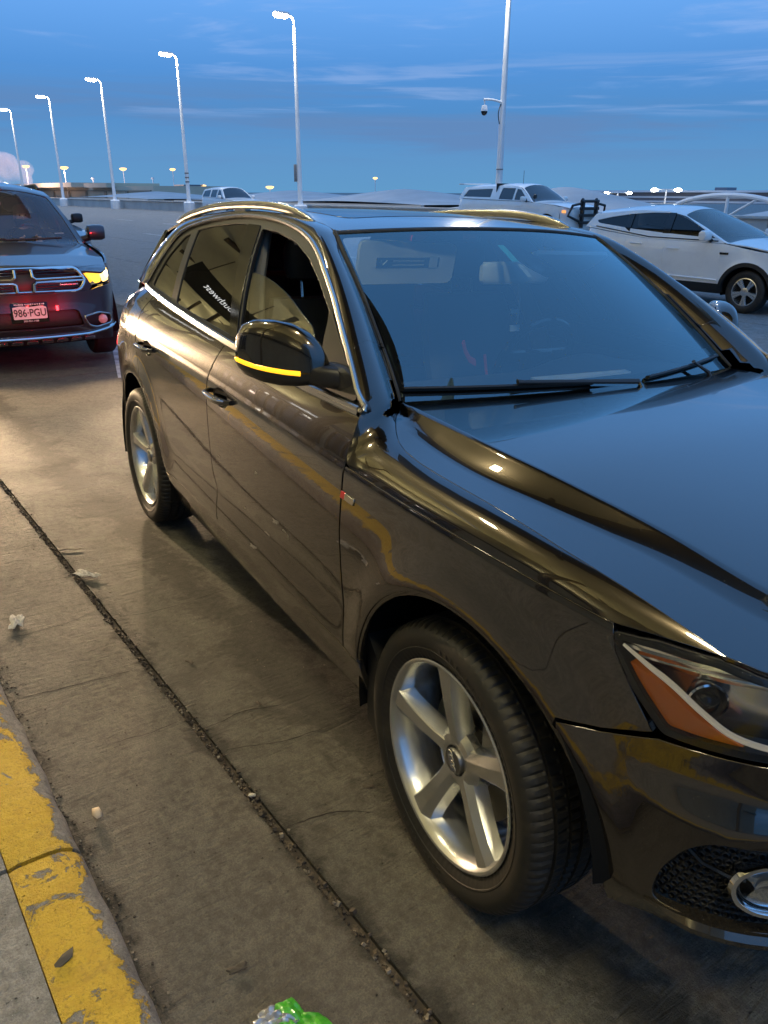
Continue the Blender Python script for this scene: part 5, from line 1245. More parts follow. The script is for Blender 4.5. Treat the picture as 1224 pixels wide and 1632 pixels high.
# ------------------------------------------------------------------ other vehicles, one builder
def vehicle(name, M, spec, paint):
    """spec lengths in metres, x forward from the front axle, y left"""
    root = empty(name, M); s = spec; P = {}
    pp = np.array(s['plan']); sc = np.concatenate([[0], np.cumsum(np.hypot(*np.diff(pp, axis=0).T))]); PX, PY = spl(sc, pp[:, 0]), spl(sc, pp[:, 1])
    ts = np.linspace(0, sc[-1], 3000); tx, ty = PX(ts), PY(ts); fr = tx > tx.max()-1.2
    imx = int(np.argmax(np.maximum.accumulate(tx)-0)); SX = lambda x: float(np.interp(x, np.maximum.accumulate(tx), ts)); SYF = lambda y: float(np.interp(y, ty[fr], ts[fr]))
    OF = spl(*zip(*s['prof'])); arches = s['arch']; FO = spl(*zip(*s['front'])) if 'front' in s else (lambda z: 0*np.asarray(z))
    xf = s.get('xfront', .3)
    def skin(A, Z):
        A = np.asarray(A, float); Z = np.asarray(Z, float); x, y = PX(A), PY(A); dx, dy = PX(A+1e-3)-PX(A-1e-3), PY(A+1e-3)-PY(A-1e-3); l = np.hypot(dx, dy); nx, ny = dy/l, -dx/l
        o = OF(Z)
        for cx, cz, r in arches: rr = np.hypot(x-cx, Z-cz); o = o-s.get('flare', .02)*np.exp(-((rr-r-.02)/.08)**2)*sstep(Z, .3, .5)
        o = o+FO(Z)*sstep(nx, .25, .9)
        return np.stack([x-nx*o, y-ny*o, Z], 1)
    s_out = lambda X: np.stack([np.where(X[:, 0] > xf, X[:, 0]-xf+.2, np.where(X[:, 0] < s['len'][0]+.5, X[:, 0]-s['len'][0]-1, 0)), X[:, 1]-.2, 0*X[:, 0]], 1)
    wt = s['glass']   # (y0, z0, k1, k2)
    def yG(x, z): dz = z-wt[1]; return -(wt[0]-wt[2]*dz-wt[3]*dz*dz - .012*((x+1.5)/1.5)**2)
    gs = lambda A, Bq: np.stack([A, yG(A, Bq), Bq], 1)
    zt = lin(*zip(*s['top'])) ; ze = lin(*zip(*s['edge'])); ey = lin(*zip(*s['edgey']))
    def smooth1(f, x, k=.03): return (f(x-k)+f(x-k/2)+f(x)+f(x+k/2)+f(x+k))/5
    def top(X, U):
        X = np.asarray(X, float); U = np.asarray(U, float); e = smooth1(ey, X); z0 = smooth1(ze, X); z1 = smooth1(zt, X); return np.stack([X, U*e, z0+(z1-z0)*(1-np.abs(U)**2.4)], 1)
    up = np.array([.15, 0, 1.0])
    st = s.get('step', .07)
    def two(nm, fn, mat, parent=root, lab=None, both=True):
        r = []
        for k in ((0, 1) if both else (0,)):
            b = MB(); fn(b); b = b.mirror() if k else b
            par = parent[k] if isinstance(parent, list) else parent
            o = b.build(nm, mat, par); r.append(o)
        return r
    def arcp(c, a0, a1): return [(c[0]+c[2]*math.cos(rad(g)), c[1]+c[2]*math.sin(rad(g))) for g in np.linspace(a0, a1, 18)]
    toS = lambda pts: [(SX(x), z) for x, z in pts]
    zb = s['sill']
    # side skin split at the doors
    cuts = s['doors']
    upper = s['belt']   # list of (x,z) front to rear along the top of the side skin
    bz = lambda x: float(np.interp(-x, [-p[0] for p in upper], [p[1] for p in upper]))
    (c1, c2) = arches
    x0, x1 = cuts[0], cuts[-1]
    a1r = math.degrees(math.acos(max(-1, min(1, (x0-c1[0])/c1[2])))) if abs(x0-c1[0]) < c1[2] else 178
    frontpoly = [(x0, zb)] + [(x0, bz(x0))] + [(x, bz(x)) for x in np.linspace(x0, s['xe'], 10)[1:]]
    fpoly = toS(frontpoly)+[(SYF(y), z) for y, z in s['frontedge']]+toS(arcp(c1, 8, 172)[:-1]+[(c1[0]-c1[2], c1[1]-.02), (c1[0]-c1[2]-.01, zb)])
    P['front_wing'] = two('front_wing', lambda b: panel(b, fpoly, skin, st, .003, .02, out=s_out), paint)
    for i in range(len(cuts)-1):
        xa, xb = cuts[i], cuts[i+1]
        if i == len(cuts)-2:
            g0 = math.degrees(math.asin(min(1, max(0, (s['dcut'][1]-c2[1])/c2[2]))))
            poly = toS([(xa, zb)]+[(xa, bz(xa))]+[(x, bz(x)) for x in np.linspace(xa, s['dcut'][0], 6)[1:]]+arcp(c2, 62, 12)[:]+[(c2[0]+c2[2]+.01, zb)])
        else: poly = toS([(xa, zb), (xa, bz(xa))]+[(x, bz(x)) for x in np.linspace(xa, xb, 6)[1:]]+[(xb, zb)])
        d = two('door', lambda b: panel(b, poly, skin, st, .003, .02, out=s_out), paint)
        hx, hz = (xb+.20 if i < len(cuts)-2 else s['dcut'][0]+.24), bz(xb)-.13
        def hnd(b):
            p = skin(np.array([SX(hx)]), np.array([hz]))[0]; b.loft([[(p[0]+t, p[1]-.03*(1-(2*q-1)**4)+a_, p[2]+b_) for a_, b_ in sell(.010, .014, 10)] for q, t in ((0, -.12), (.15, -.09), (.5, 0), (.85, .09), (1, .12))])
        two('handle', hnd, s.get('handle', paint), d)
    xr = s['xr']
    rpoly = toS([(xr, bz(xr))]+[(x, bz(x)) for x in np.linspace(xr, s['dcut'][0], 6)[1:]]+arcp(c2, 62, 172)+[(c2[0]-c2[2]-.01, zb+.02)])+[(SX(xr-.02) if False else SX(xr), zb+.15)]
    if area2(rpoly) != 0: two('rear_wing', lambda b: panel(b, rpoly, skin, st, .003, .02, out=s_out), paint)
    # lower cladding
    two('sill', lambda b: panel(b, toS([(c2[0]+c2[2]+.02, zb-.16), (c1[0]-c1[2]-.02, zb-.16), (c1[0]-c1[2]-.012, zb-.003), (c2[0]+c2[2]+.012, zb-.003)]), skin, st, 0, .02, out=s_out), s.get('sillmat', M_['black']))
    # greenhouse
    gpoly = s['green']
    two('side_frame', lambda b: panel(b, gpoly, gs, st, 0, .02, holes=[round_poly(w, .04, 3) for w in s['windows']], out=s_out, holelip=.02), s.get('framemat', paint))
    for w in s['windows']: two('side_window', lambda b: panel(b, round_poly(w, .04, 3), gs, st, -.003, 0, out=s_out, off=-.012), s.get('sideglass', M_['farglass']))
    wx0, wx1 = s['wsx']
    wh = round_poly([(wx1+.01, -.93), (wx1+.01, .93), (wx0-.01, .95), (wx0-.01, -.95)], .05, 3)
    def one(nm, fn, mat, parent=root): b = MB(); fn(b); return b.build(nm, mat, parent)
    one('bonnet', lambda b: panel(b, [(wx0+.01, -1), (s['xh'], -1), (s['xh'], 1), (wx0+.01, 1)], top, st, .003, .02, out=up), paint)
    one('windscreen_frame', lambda b: panel(b, [(wx1, -1), (wx0, -1), (wx0, 1), (wx1, 1)], top, st, 0, .01, holes=[wh], out=up, holelip=.02), paint)
    one('windscreen', lambda b: panel(b, wh, top, st, -.004, 0, out=up, off=-.006), s.get('ws', M_['farglass']))
    one('roof', lambda b: panel(b, [(s['xroof'], -1), (wx1-.004, -1), (wx1-.004, 1), (s['xroof'], 1)], top, st, 0, .02, out=up), s.get('roofmat', paint))
    # front and rear closing panels
    def frontf(A, Bq):
        S_ = np.array([SYF(-abs(y)) for y in A]); p = skin(S_, np.asarray(Bq, float)); p[:, 1] = np.asarray(A); return p
    yb, zlo, zhi = s['fpanel']
    P['frontf'] = frontf; P['root'] = root; P['skin'] = skin; P['SX'] = SX; P['SYF'] = SYF; P['top'] = top; P['out'] = s_out
    if s.get('autofront', True): one('front_bumper', lambda b: panel(b, [(-yb, zlo), (yb, zlo), (yb, zhi), (-yb, zhi)], frontf, st, 0, .02, out=np.array([1.0, 0, 0])), paint)
    rx = s['len'][0]
    def rearf(A, Bq): A = np.asarray(A, float); Z = np.asarray(Bq, float); return np.stack([np.interp(Z, *zip(*s['rearx']))+.14*(np.abs(A)/.8)**3, A, Z], 1)
    one('tailgate', lambda b: panel(b, s['rearpoly'], rearf, st, 0, .03, out=np.array([-1.0, 0, 0])), paint)
    if 'rearglass' in s: one('rear_window', lambda b: panel(b, s['rearglass'], rearf, st, 0, .01, out=np.array([-1.0, 0, 0]), off=.004), M_['farglass'])
    one('underbody', lambda b: b.box(((s['len'][0]+s['len'][1])/2, 0, .42), (s['len'][1]-s['len'][0]-.6, s['width']-.5, .3)) , M_['dark'])
    one('cabin_shell', lambda b: (b.box((s['cab'][0], 0, .8), (s['cab'][1], s['width']-.36, .35)),), M_['dark'])
    # wheel wells and wheels
    for (cx, cz, r) in arches:
        two('wheel_well', lambda b: b.lathe([(r+.02, -(s['width']/2-.05)), (r+.02, -.45), (.05, -.45)], 24, 'Y', c=(cx, 0, cz), a0=rad(-12), a1=rad(192)), M_['well'])
    if s.get('cladarch'):
        for (cx, cz, r) in arches:
            def cl(b):
                q = []
                for g in np.linspace(rad(-6), rad(186), 30):
                    o_ = []
                    for rr in (r-.012, r-.008, r+.055, r+.062):
                        x, z = cx+rr*math.cos(g), cz+rr*math.sin(g); p = skin(np.array([SX(x)]), np.array([z]))[0]; d = .03 if rr == r-.012 or rr == r+.062 else -.012; o_.append((x, p[1]+d, z))
                    q.append(o_)
                b.loft(q, closed=False)
            two('arch_cladding', cl, M_['black'])
    R, w2, rimr = s['wheel']
    for (cx, cz, r) in arches:
        for sd_ in (-1, 1):
            e = empty('wheel', Matrix.Translation(Vector((cx, sd_*(s['width']/2-w2-.035), R))) @ (Matrix.Rotation(math.pi, 4, 'Z') if sd_ > 0 else Matrix()), root)
            key = (R, w2, rimr, s.get('spokes', 5))
            if key not in vehicle.cache:
                b = MB(); b.lathe([(rimr, -w2*.8), (rimr+.02, -w2*.93), (R-.07, -w2), (R-.03, -w2*.93), (R-.006, -w2*.75), (R, -w2*.5), (R, 0), (R, w2*.5), (R-.006, w2*.75), (R-.03, w2*.93), (rimr, w2*.8)], 48, 'Y'); ty_ = b.build('tyre', M_['rubber'])
                b = MB(); b.lathe([(rimr+.004, -w2*.86), (rimr-.012, -w2*.9), (rimr-.02, -w2*.7), (rimr-.03, w2*.5)], 48, 'Y')
                ns = s.get('spokes', 5)
                for k in range(ns):
                    for dg in ((-9, 9) if s.get('twin') else (0,)):
                        t_ = MB(); hw_ = .026 if s.get('twin') else .042
                        t_.loft([[(rr, -w2*yy, -hw_*ww), (rr, -w2*yy-.018, -hw_*ww*.6), (rr, -w2*yy-.018, hw_*ww*.6), (rr, -w2*yy, hw_*ww), (rr, -w2*yy+.04, 0)] for rr, yy, ww in ((.03, .62, 1.0), (rimr*.5, .66, .85), (rimr-.015, .74, 1.15))]); t_.xf(Matrix.Rotation(rad(18+360/ns*k+dg*.9), 4, 'Y')); b.add(t_.v, t_.f)
                b.lathe([(.075, -w2*.4), (.07, -w2*.8), (.04, -w2*.88), (.001, -w2*.88)], 20, 'Y'); ri = b.build('rim', M_['alloy'], angle=30)
                b = MB(); b.lathe([(rimr-.03, -w2*.05), (.001, -w2*.05)], 24, 'Y'); di = b.build('brake_disc', M_['dark'])
                vehicle.cache[key] = (ty_, ri, di)
                for o in (ty_, ri, di): o.parent = e
            else:
                for o in vehicle.cache[key]: c = o.copy(); COL.objects.link(c); c.parent = e
    # door mirrors
    mx_, my_, mz_ = s['mirror']
    def mir(b):
        b.loft([[(mx_-.02+a_*k-.06*(y-.1), -(my_+y), mz_+b_*k) for a_, b_ in sell(.075, .085, 16, 3)] for y, k in ((0.02, .55), (.04, .9), (.10, 1.0), (.18, 1.0), (.215, .85), (.225, .5))])
    def mir_arm(b):
        b.tube([(mx_-.02, -(my_-.14), mz_-.10), (mx_-.02, -(my_+.06), mz_-.05)], .035, 8)
    ms = two('side_mirror', mir, s.get('mirmat', paint)); two('mirror_arm', mir_arm, M_['black'], ms)
    two('side_window_trim', lambda b: b.tube([(x, float(yG(x, z))-.004, z) for x, z in resample(s['beltline'], .1, False)], .010, 6), s.get('trim', M_['black']))
    return P
vehicle.cache = {}
def at(a, b_, yaw=0.0, z=None):
    return ROAD @ Matrix.Translation(Vector((a, b_, float(h_ab(a, b_)) if z is None else z))) @ Matrix.Rotation(rad(yaw), 4, 'Z')
PLAN = lambda L0, L1, W_: [(L0, 0), (L0+.01, -.3), (L0+.05, -.58*W_/.94), (L0+.16, -.80*W_/.94), (L0+.40, -.895*W_/.94), (L0+.8, -.93*W_/.94), (-1.4, -W_), (-.4, -.997*W_), (L1-.72, -.965*W_), (L1-.42, -.90*W_), (L1-.22, -.79*W_), (L1-.10, -.62*W_), (L1-.03, -.36*W_), (L1, 0)]
PROF = [(.2, .10), (.32, .04), (.45, .012), (.6, .005), (.8, 0), (.95, .012), (1.05, .03), (1.2, .07)]

# --- dark SUV waiting behind, headlamps lit
SP = dict(plan=PLAN(-4.18, .93, .955), prof=[(.2, .10), (.32, .05), (.45, .02), (.6, .012), (.8, 0), (.95, .004), (1.06, .02), (1.2, .06)], front=[(.2, .12), (.34, .04), (.45, 0), (.6, .012), (.75, .03), (.9, .045), (1.0, .10), (1.1, .2)], xfront=.2,
          arch=((0, .39, .45), (-3.04, .39, .45)), width=1.92, len=(-4.18, .93), sill=.44, doors=[-.62, -1.72, -2.62], dcut=(-2.62, .7), xr=-4.02, xe=.35, belt=[(.55, 1.0), (.2, 1.06), (-.6, 1.13), (-2, 1.16), (-4.1, 1.2)],
          frontedge=[(-.84, .98), (-.86, .74), (-.80, .62), (-.80, .30)], glass=(.88, 1.15, .30, .30), top=[(.80, .965), (.7, 1.01), (.3, 1.08), (-.15, 1.13), (-.52, 1.165), (-.9, 1.42), (-1.28, 1.67), (-1.45, 1.73), (-1.9, 1.775), (-2.6, 1.78), (-3.5, 1.75), (-4.1, 1.68)],
          edge=[(.80, .93), (.7, .955), (.3, 1.03), (-.2, 1.085), (-.62, 1.125), (-1.0, 1.385), (-1.38, 1.61), (-1.6, 1.665), (-2.2, 1.69), (-3.4, 1.66), (-4.1, 1.6)], edgey=[(.80, .72), (.7, .80), (.3, .86), (-.2, .865), (-.62, .86), (-1.0, .79), (-1.38, .70), (-1.6, .672), (-2.2, .66), (-3.4, .66), (-4.1, .64)],
          green=[(-.64, 1.125), (-1.0, 1.385), (-1.38, 1.61), (-1.6, 1.665), (-2.2, 1.69), (-3.4, 1.66), (-4.0, 1.6), (-4.08, 1.2), (-2, 1.155)], windows=[[(-.80, 1.17), (-1.1, 1.38), (-1.42, 1.575), (-1.74, 1.62), (-1.74, 1.19)], [(-1.84, 1.2), (-1.84, 1.62), (-2.7, 1.61), (-2.7, 1.22)]],
          wsx=(-.50, -1.36), xh=.80, xroof=-4.1, fpanel=(.84, .28, .98), autofront=False, rearx=[(.3, -4.18), (1.2, -4.1), (1.7, -3.95)], rearpoly=[(-.7, .4), (.7, .4), (.75, 1.2), (.6, 1.62), (-.6, 1.62), (-.75, 1.2)], cab=(-2.2, 3.0), wheel=(.385, .13, .255), mirror=(-.80, .93, 1.23), beltline=[(-.66, 1.14), (-2, 1.17), (-4.0, 1.21)], ws=None, step=.06, sideglass=M_['farglass'], handle=None)
M_['ws2'] = glass('grey_windscreen_glass', (.92, .94, .95), 1.7, (.9, .95, 1.0), .85, dirt=.10)
SP['ws'] = M_['ws2']; SP['handle'] = M_['paint2']
DX, DY = -7.97, -.06
dgm = at(DX, DY, -5.5)
D = vehicle('dark_grey_suv', dgm, SP, M_['paint2']); dr = D['root']
tag(dr, 'dark grey SUV waiting behind with an amber-lit headlamp and a number plate', 'suv')
def dfront(outline, mat, name, off=0.0, parent=None, step=.05, lip=.012, holes=(), gap=0.0):
    b = MB(); panel(b, outline, D['frontf'], step, gap, lip, out=np.array([1.0, 0, 0]), off=off, holes=holes); return b.build(name, mat, parent or dr)
grille = round_poly([(-.50, .775), (-.565, .87), (-.485, .985), (.485, .985), (.565, .87), (.50, .775)], .05, 4)
hlp = lambda s_: round_poly([(s_*.525, .985), (s_*.72, .99), (s_*.905, .955), (s_*.925, .90), (s_*.90, .82), (s_*.66, .80), (s_*.60, .87)], .025, 3)
HLr = hlp(-1)[::-1]; HLl = hlp(1)
hole_l = round_poly([(.50, .52), (.66, .545), (.80, .50), (.80, .42), (.62, .40), (.54, .43)], .03, 3); hole_r = [(-y, z) for y, z in hole_l][::-1]
intake = round_poly([(-.50, .43), (-.46, .58), (-.42, .60), (.42, .60), (.46, .58), (.50, .43)], .03, 3)
bpoly = [(-.86, .40), (-.80, .335), (.80, .335), (.86, .40), (.885, .60), (.885, .735), (.92, .80), (.70, .785), (.60, .76), (-.60, .76), (-.70, .785), (-.92, .80), (-.885, .735), (-.885, .60)]
bump = dfront(bpoly, M_['paint2'], 'front_bumper', 0, None, .05, .02, [hole_l, hole_r, intake])
dfront([(-.50, 1.0), (.50, 1.0), (.525, .988), (.595, .875), (.63, .80), (.60, .765), (-.60, .765), (-.63, .80), (-.595, .875), (-.525, .988)], M_['paint2'], 'grille_surround', -.012, None, .05, .02, [grille])
gr = dfront(grille, M_['black'], 'grille', -.05, None, .05, 0)
b = MB(); q = D['frontf'](grille[:, 0], grille[:, 1]); b.tube(q+np.array([.004, 0, 0]), .016, 8, closed=True); b.build('grille_frame', M_['chrome'], gr)
b = MB()
for sy in (-1, 1):
    for pts in ([(.075*sy, .978), (.078*sy, .915), (.105*sy, .898), (.54*sy, .897)], [(.075*sy, .785), (.078*sy, .850), (.105*sy, .866), (.55*sy, .866)]):
        P_ = np.array(pts); q = D['frontf'](P_[:, 0], P_[:, 1]); b.tube(q+np.array([.006, 0, 0]), [.016, .015, .012, .010], 8)
b.build('grille_cross_trim', M_['chrome'], gr)
for z in (.805, .83, .93, .955):
    for sy in (-1, 1):
        b = MB(); P_ = np.array([(sy*y, z) for y in np.linspace(.11, .50, 8)]); b.tube(D['frontf'](P_[:, 0], P_[:, 1])+np.array([-.03, 0, 0]), .007, 6); b.build('grille_slat', M_['gloss_black'], gr)
b = MB(); b.box((D['frontf'](np.array([.40]), np.array([.832]))[0][0]-.012,   .40, .832), (.012, .17, .016), bev=.004); b.build('grille_badge', M_['satin'], gr)
M_['hl_on'] = emis('headlamp_lit', (1.0, .62, .18), 5); M_['hl_hot'] = emis('headlamp_bulb', (1.0, .84, .50), 20); M_['hl_dim'] = pm('headlamp_chrome', (.8, .72, .5), .12, 1.0)
for sy, pl in ((1, HLl), (-1, HLr)):
    hb = dfront(pl, M_['lens'], 'headlamp', .002, None, .04, .01)
    dfront(pl, M_['hl_dim'], 'headlamp_bowl', -.07, hb, .04, .0)
    c0 = D['frontf'](np.array([sy*.79]), np.array([.888]))[0]; sg = lambda pts: [(sy*y, z) for y, z in pts][::sy]
    dfront(round_poly(sg([(.735, .965), (.86, .95), (.905, .90), (.88, .835), (.75, .825)]), .03, 4), M_['hl_on'], 'headlamp_reflector', -.010, hb, .04, 0)
    dfront(round_poly(sg([(.785, .930), (.865, .925), (.875, .87), (.80, .86)]), .03, 4), M_['hl_hot'], 'headlamp_bulb', -.006, hb, .03, 0)
    M_['turn'] = M_.get('turn') or emis('turn_signal_lit', (1.0, .46, .04), 3.2)
    dfront(round_poly(sg([(.56, .968), (.725, .968), (.74, .83), (.67, .82), (.62, .875)]), .02, 3), M_['turn'], 'turn_signal', -.010, hb, .04, 0)
    ld = bpy.data.lights.new('headlamp_beam', 'SPOT'); ld.energy = 190; ld.color = (1.0, .68, .38); ld.spot_size = rad(112); ld.spot_blend = .7; ld.shadow_soft_size = .04
    l2 = bpy.data.lights.new('headlamp_main_beam', 'SPOT'); l2.energy = 520 if sy > 0 else 1100; l2.color = (1.0, .70, .42); l2.spot_size = rad(50); l2.spot_blend = 1.0; l2.shadow_soft_size = .04; l2.specular_factor = .1
    lo2 = bpy.data.objects.new('headlamp_main_beam', l2); COL.objects.link(lo2); lo2.parent = dr; lo2.matrix_local = Matrix.Translation(Vector((float(c0[0])+.20, float(c0[1]), .888))) @ Matrix.Rotation(rad(-5), 4, 'Z') @ Matrix.Rotation(rad(-81), 4, 'Y')
    lo_ = bpy.data.objects.new('headlamp_beam', ld); COL.objects.link(lo_); lo_.parent = dr; lo_.matrix_local = Matrix.Translation(Vector((float(c0[0])+.20, float(c0[1]), .888))) @ Matrix.Rotation(rad(-80), 4, 'Y')
# lower front
dfront(intake, M_['black'], 'intake_mesh', -.04, bump, .05, 0)
dfront([(-.84, .245), (.84, .245), (.86, .33), (-.86, .33)], M_['black'], 'lower_valance', -.02, bump, .06, .02)
for k in range(9):
    y = -.56+k*.14; dfront(round_poly([(y-.055, .265), (y+.055, .265), (y+.05, .295), (y-.05, .295)], .008, 2), M_['satin'], 'skid_slot', -.012, bump, .03, .01)
b = MB(); yy = np.linspace(-.87, .87, 31); zz = .345+.05*np.clip((np.abs(yy)-.5)/.37, 0, 1)**1.5; q = D['frontf'](yy, zz)+np.array([.010, 0, 0]); b.tube(q, .016, 8); b.build('bumper_trim', M_['chrome'], bump)
M_['fogr'] = pm('fog_lens', (.55, .5, .48), .12, coat=1)
for sy in (-1, 1):
    hp = hole_l if sy > 0 else hole_r; P_ = np.array(hp); fb_ = dfront(hp, M_['black'], 'fog_lamp_bezel', -.035, bump, .04, 0)
    b = MB(); b.tube(D['frontf'](P_[:, 0], P_[:, 1])+np.array([.003, 0, 0]), .010, 8, closed=True); b.build('bezel_trim', M_['satin'], fb_)
    c0 = D['frontf'](np.array([sy*.70]), np.array([.468]))[0]; b = MB(); b.lathe([(.0005, .012), (.030, .008), (.045, -.004), (.048, -.03)], 24, 'X', c=tuple(c0+np.array([-.01, 0, 0]))); b.build('fog_lamp', M_['fogr'], fb_)
# number plate
xp = float(D['frontf'](np.array([0.0]), np.array([.60]))[0][0])+.018
pr = empty('number_plate', Matrix.Translation(Vector((xp, .0, .598))) @ Matrix.Rotation(math.pi/2, 4, 'Z') @ Matrix.Rotation(math.pi/2, 4, 'X'), dr)
M_['plate'] = pm('plate_white', (.82, .78, .76), .5); M_['plate_ink'] = pm('plate_ink', (.035, .04, .03), .6); M_['frame_w'] = pm('plate_frame_print', (.75, .73, .7), .5)
b = MB(); b.box((0, 0, -.006), (.325, .185, .012), bev=.003); b.build('plate_frame', M_['gloss_black'], pr)
b = MB(); b.prism([tuple(p) for p in round_poly([(-.150, -.058), (.150, -.058), (.150, .050), (.10, .062), (.0, .054), (-.08, .064), (-.150, .054)], .01, 3)], .0005, .0025, 'Z'); b.build('plate_sheet', M_['plate'], pr)
t_ = text_mb('986\u00b7PGU', .098, depth=.0008, sx=.80, bold=.0014); t_.xf(Matrix.Translation(Vector((0, -.003, .004)))); t_.build('plate_number', M_['plate_ink'], pr, smooth=False)
b = MB(); q_ = random.Random(2); xx = -.132
while xx < .130: w_ = q_.uniform(.006, .013); b.box((xx+w_/2, .078+q_.uniform(-.001, .001), .0014), (w_, q_.uniform(.009, .015), .001)); xx += w_+q_.choice((.003, .003, .004, .010))
ft = b.build('plate_frame_text', M_['frame_w'], pr, smooth=False); ft['kind'] = 'stuff'
t_ = text_mb('303-721-1188', .022, depth=.0005, sx=1.1, bold=.0004); t_.xf(Matrix.Translation(Vector((0, -.077, .0012)))); t_.build('plate_frame_text', M_['frame_w'], pr, smooth=False)
# wipers, dash, wheel, seats of the dark SUV
b = MB()
for y0, y1 in ((-.55, .05), (.05, .62)): b.tube([(-.50, y0, 1.185), (-.50, y1, 1.195)], .012, 6)
b.build('wiper', M_['black'], dr)
b = MB(); b.box((-.95, 0, 1.04), (.5, 1.45, .16), bev=.05); b.build('dashboard', M_['dash'], dr)
Rw = Matrix.Translation(Vector((-1.32, .38, 1.14))) @ Matrix.Rotation(rad(-68), 4, 'Y'); b = MB(); b.lathe([(.185+.015*math.cos(g), .015*math.sin(g)) for g in np.linspace(0, 2*math.pi, 9)[:-1]], 32, 'Z', close=True); b.box((0, 0, -.01), (.1, .34, .02)); b.xf(Rw); b.build('steering_wheel', M_['gloss_black'], dr)
M_['cloth2'] = pm('grey_seat_cloth', (.16, .17, .18), .8)
for y in (-.38, .38):
    b = MB(); b.loft([[(-1.72-.25*t+b_, y+a_, .70+.72*t) for a_, b_ in sell(.25-.07*max(0, t-.7), .07, 16, 2.6)] for t in np.linspace(0, 1, 7)]); s1 = b.build('front_seat', M_['cloth2'], dr)
    b = MB(); b.loft([[(-2.0+b_*k, y+a_*k, z) for a_, b_ in sell(.13, .05, 16, 2.6)] for z, k in ((1.44, .7), (1.47, 1), (1.56, 1), (1.60, .7))]); b.build('headrest', M_['cloth2'], s1)
b = MB(); b.box((-1.08, 0, 1.55), (.03, .24, .06), bev=.02); b.box((-1.2, -.36, 1.60), (.02, .30, .12), bev=.01); b.build('inner_mirror', M_['visg'] if 'visg' in M_ else M_['vis'], dr)
b = MB(); b.tube([(-.78, .60, 1.23), (-.80, .70, 1.23)], .006, 5); b.build('inspection_sticker', M_['vis'], dr)
b = MB(); b.tube([(-1.9, .66, 1.69), (-2.1, .66, 1.735), (-3.2, .66, 1.72), (-3.4, .66, 1.68)], .02, 6); b.tube([(-1.9, -.66, 1.69), (-2.1, -.66, 1.735), (-3.2, -.66, 1.72), (-3.4, -.66, 1.68)], .02, 6); b.build('roof_rack', M_['black'], dr)

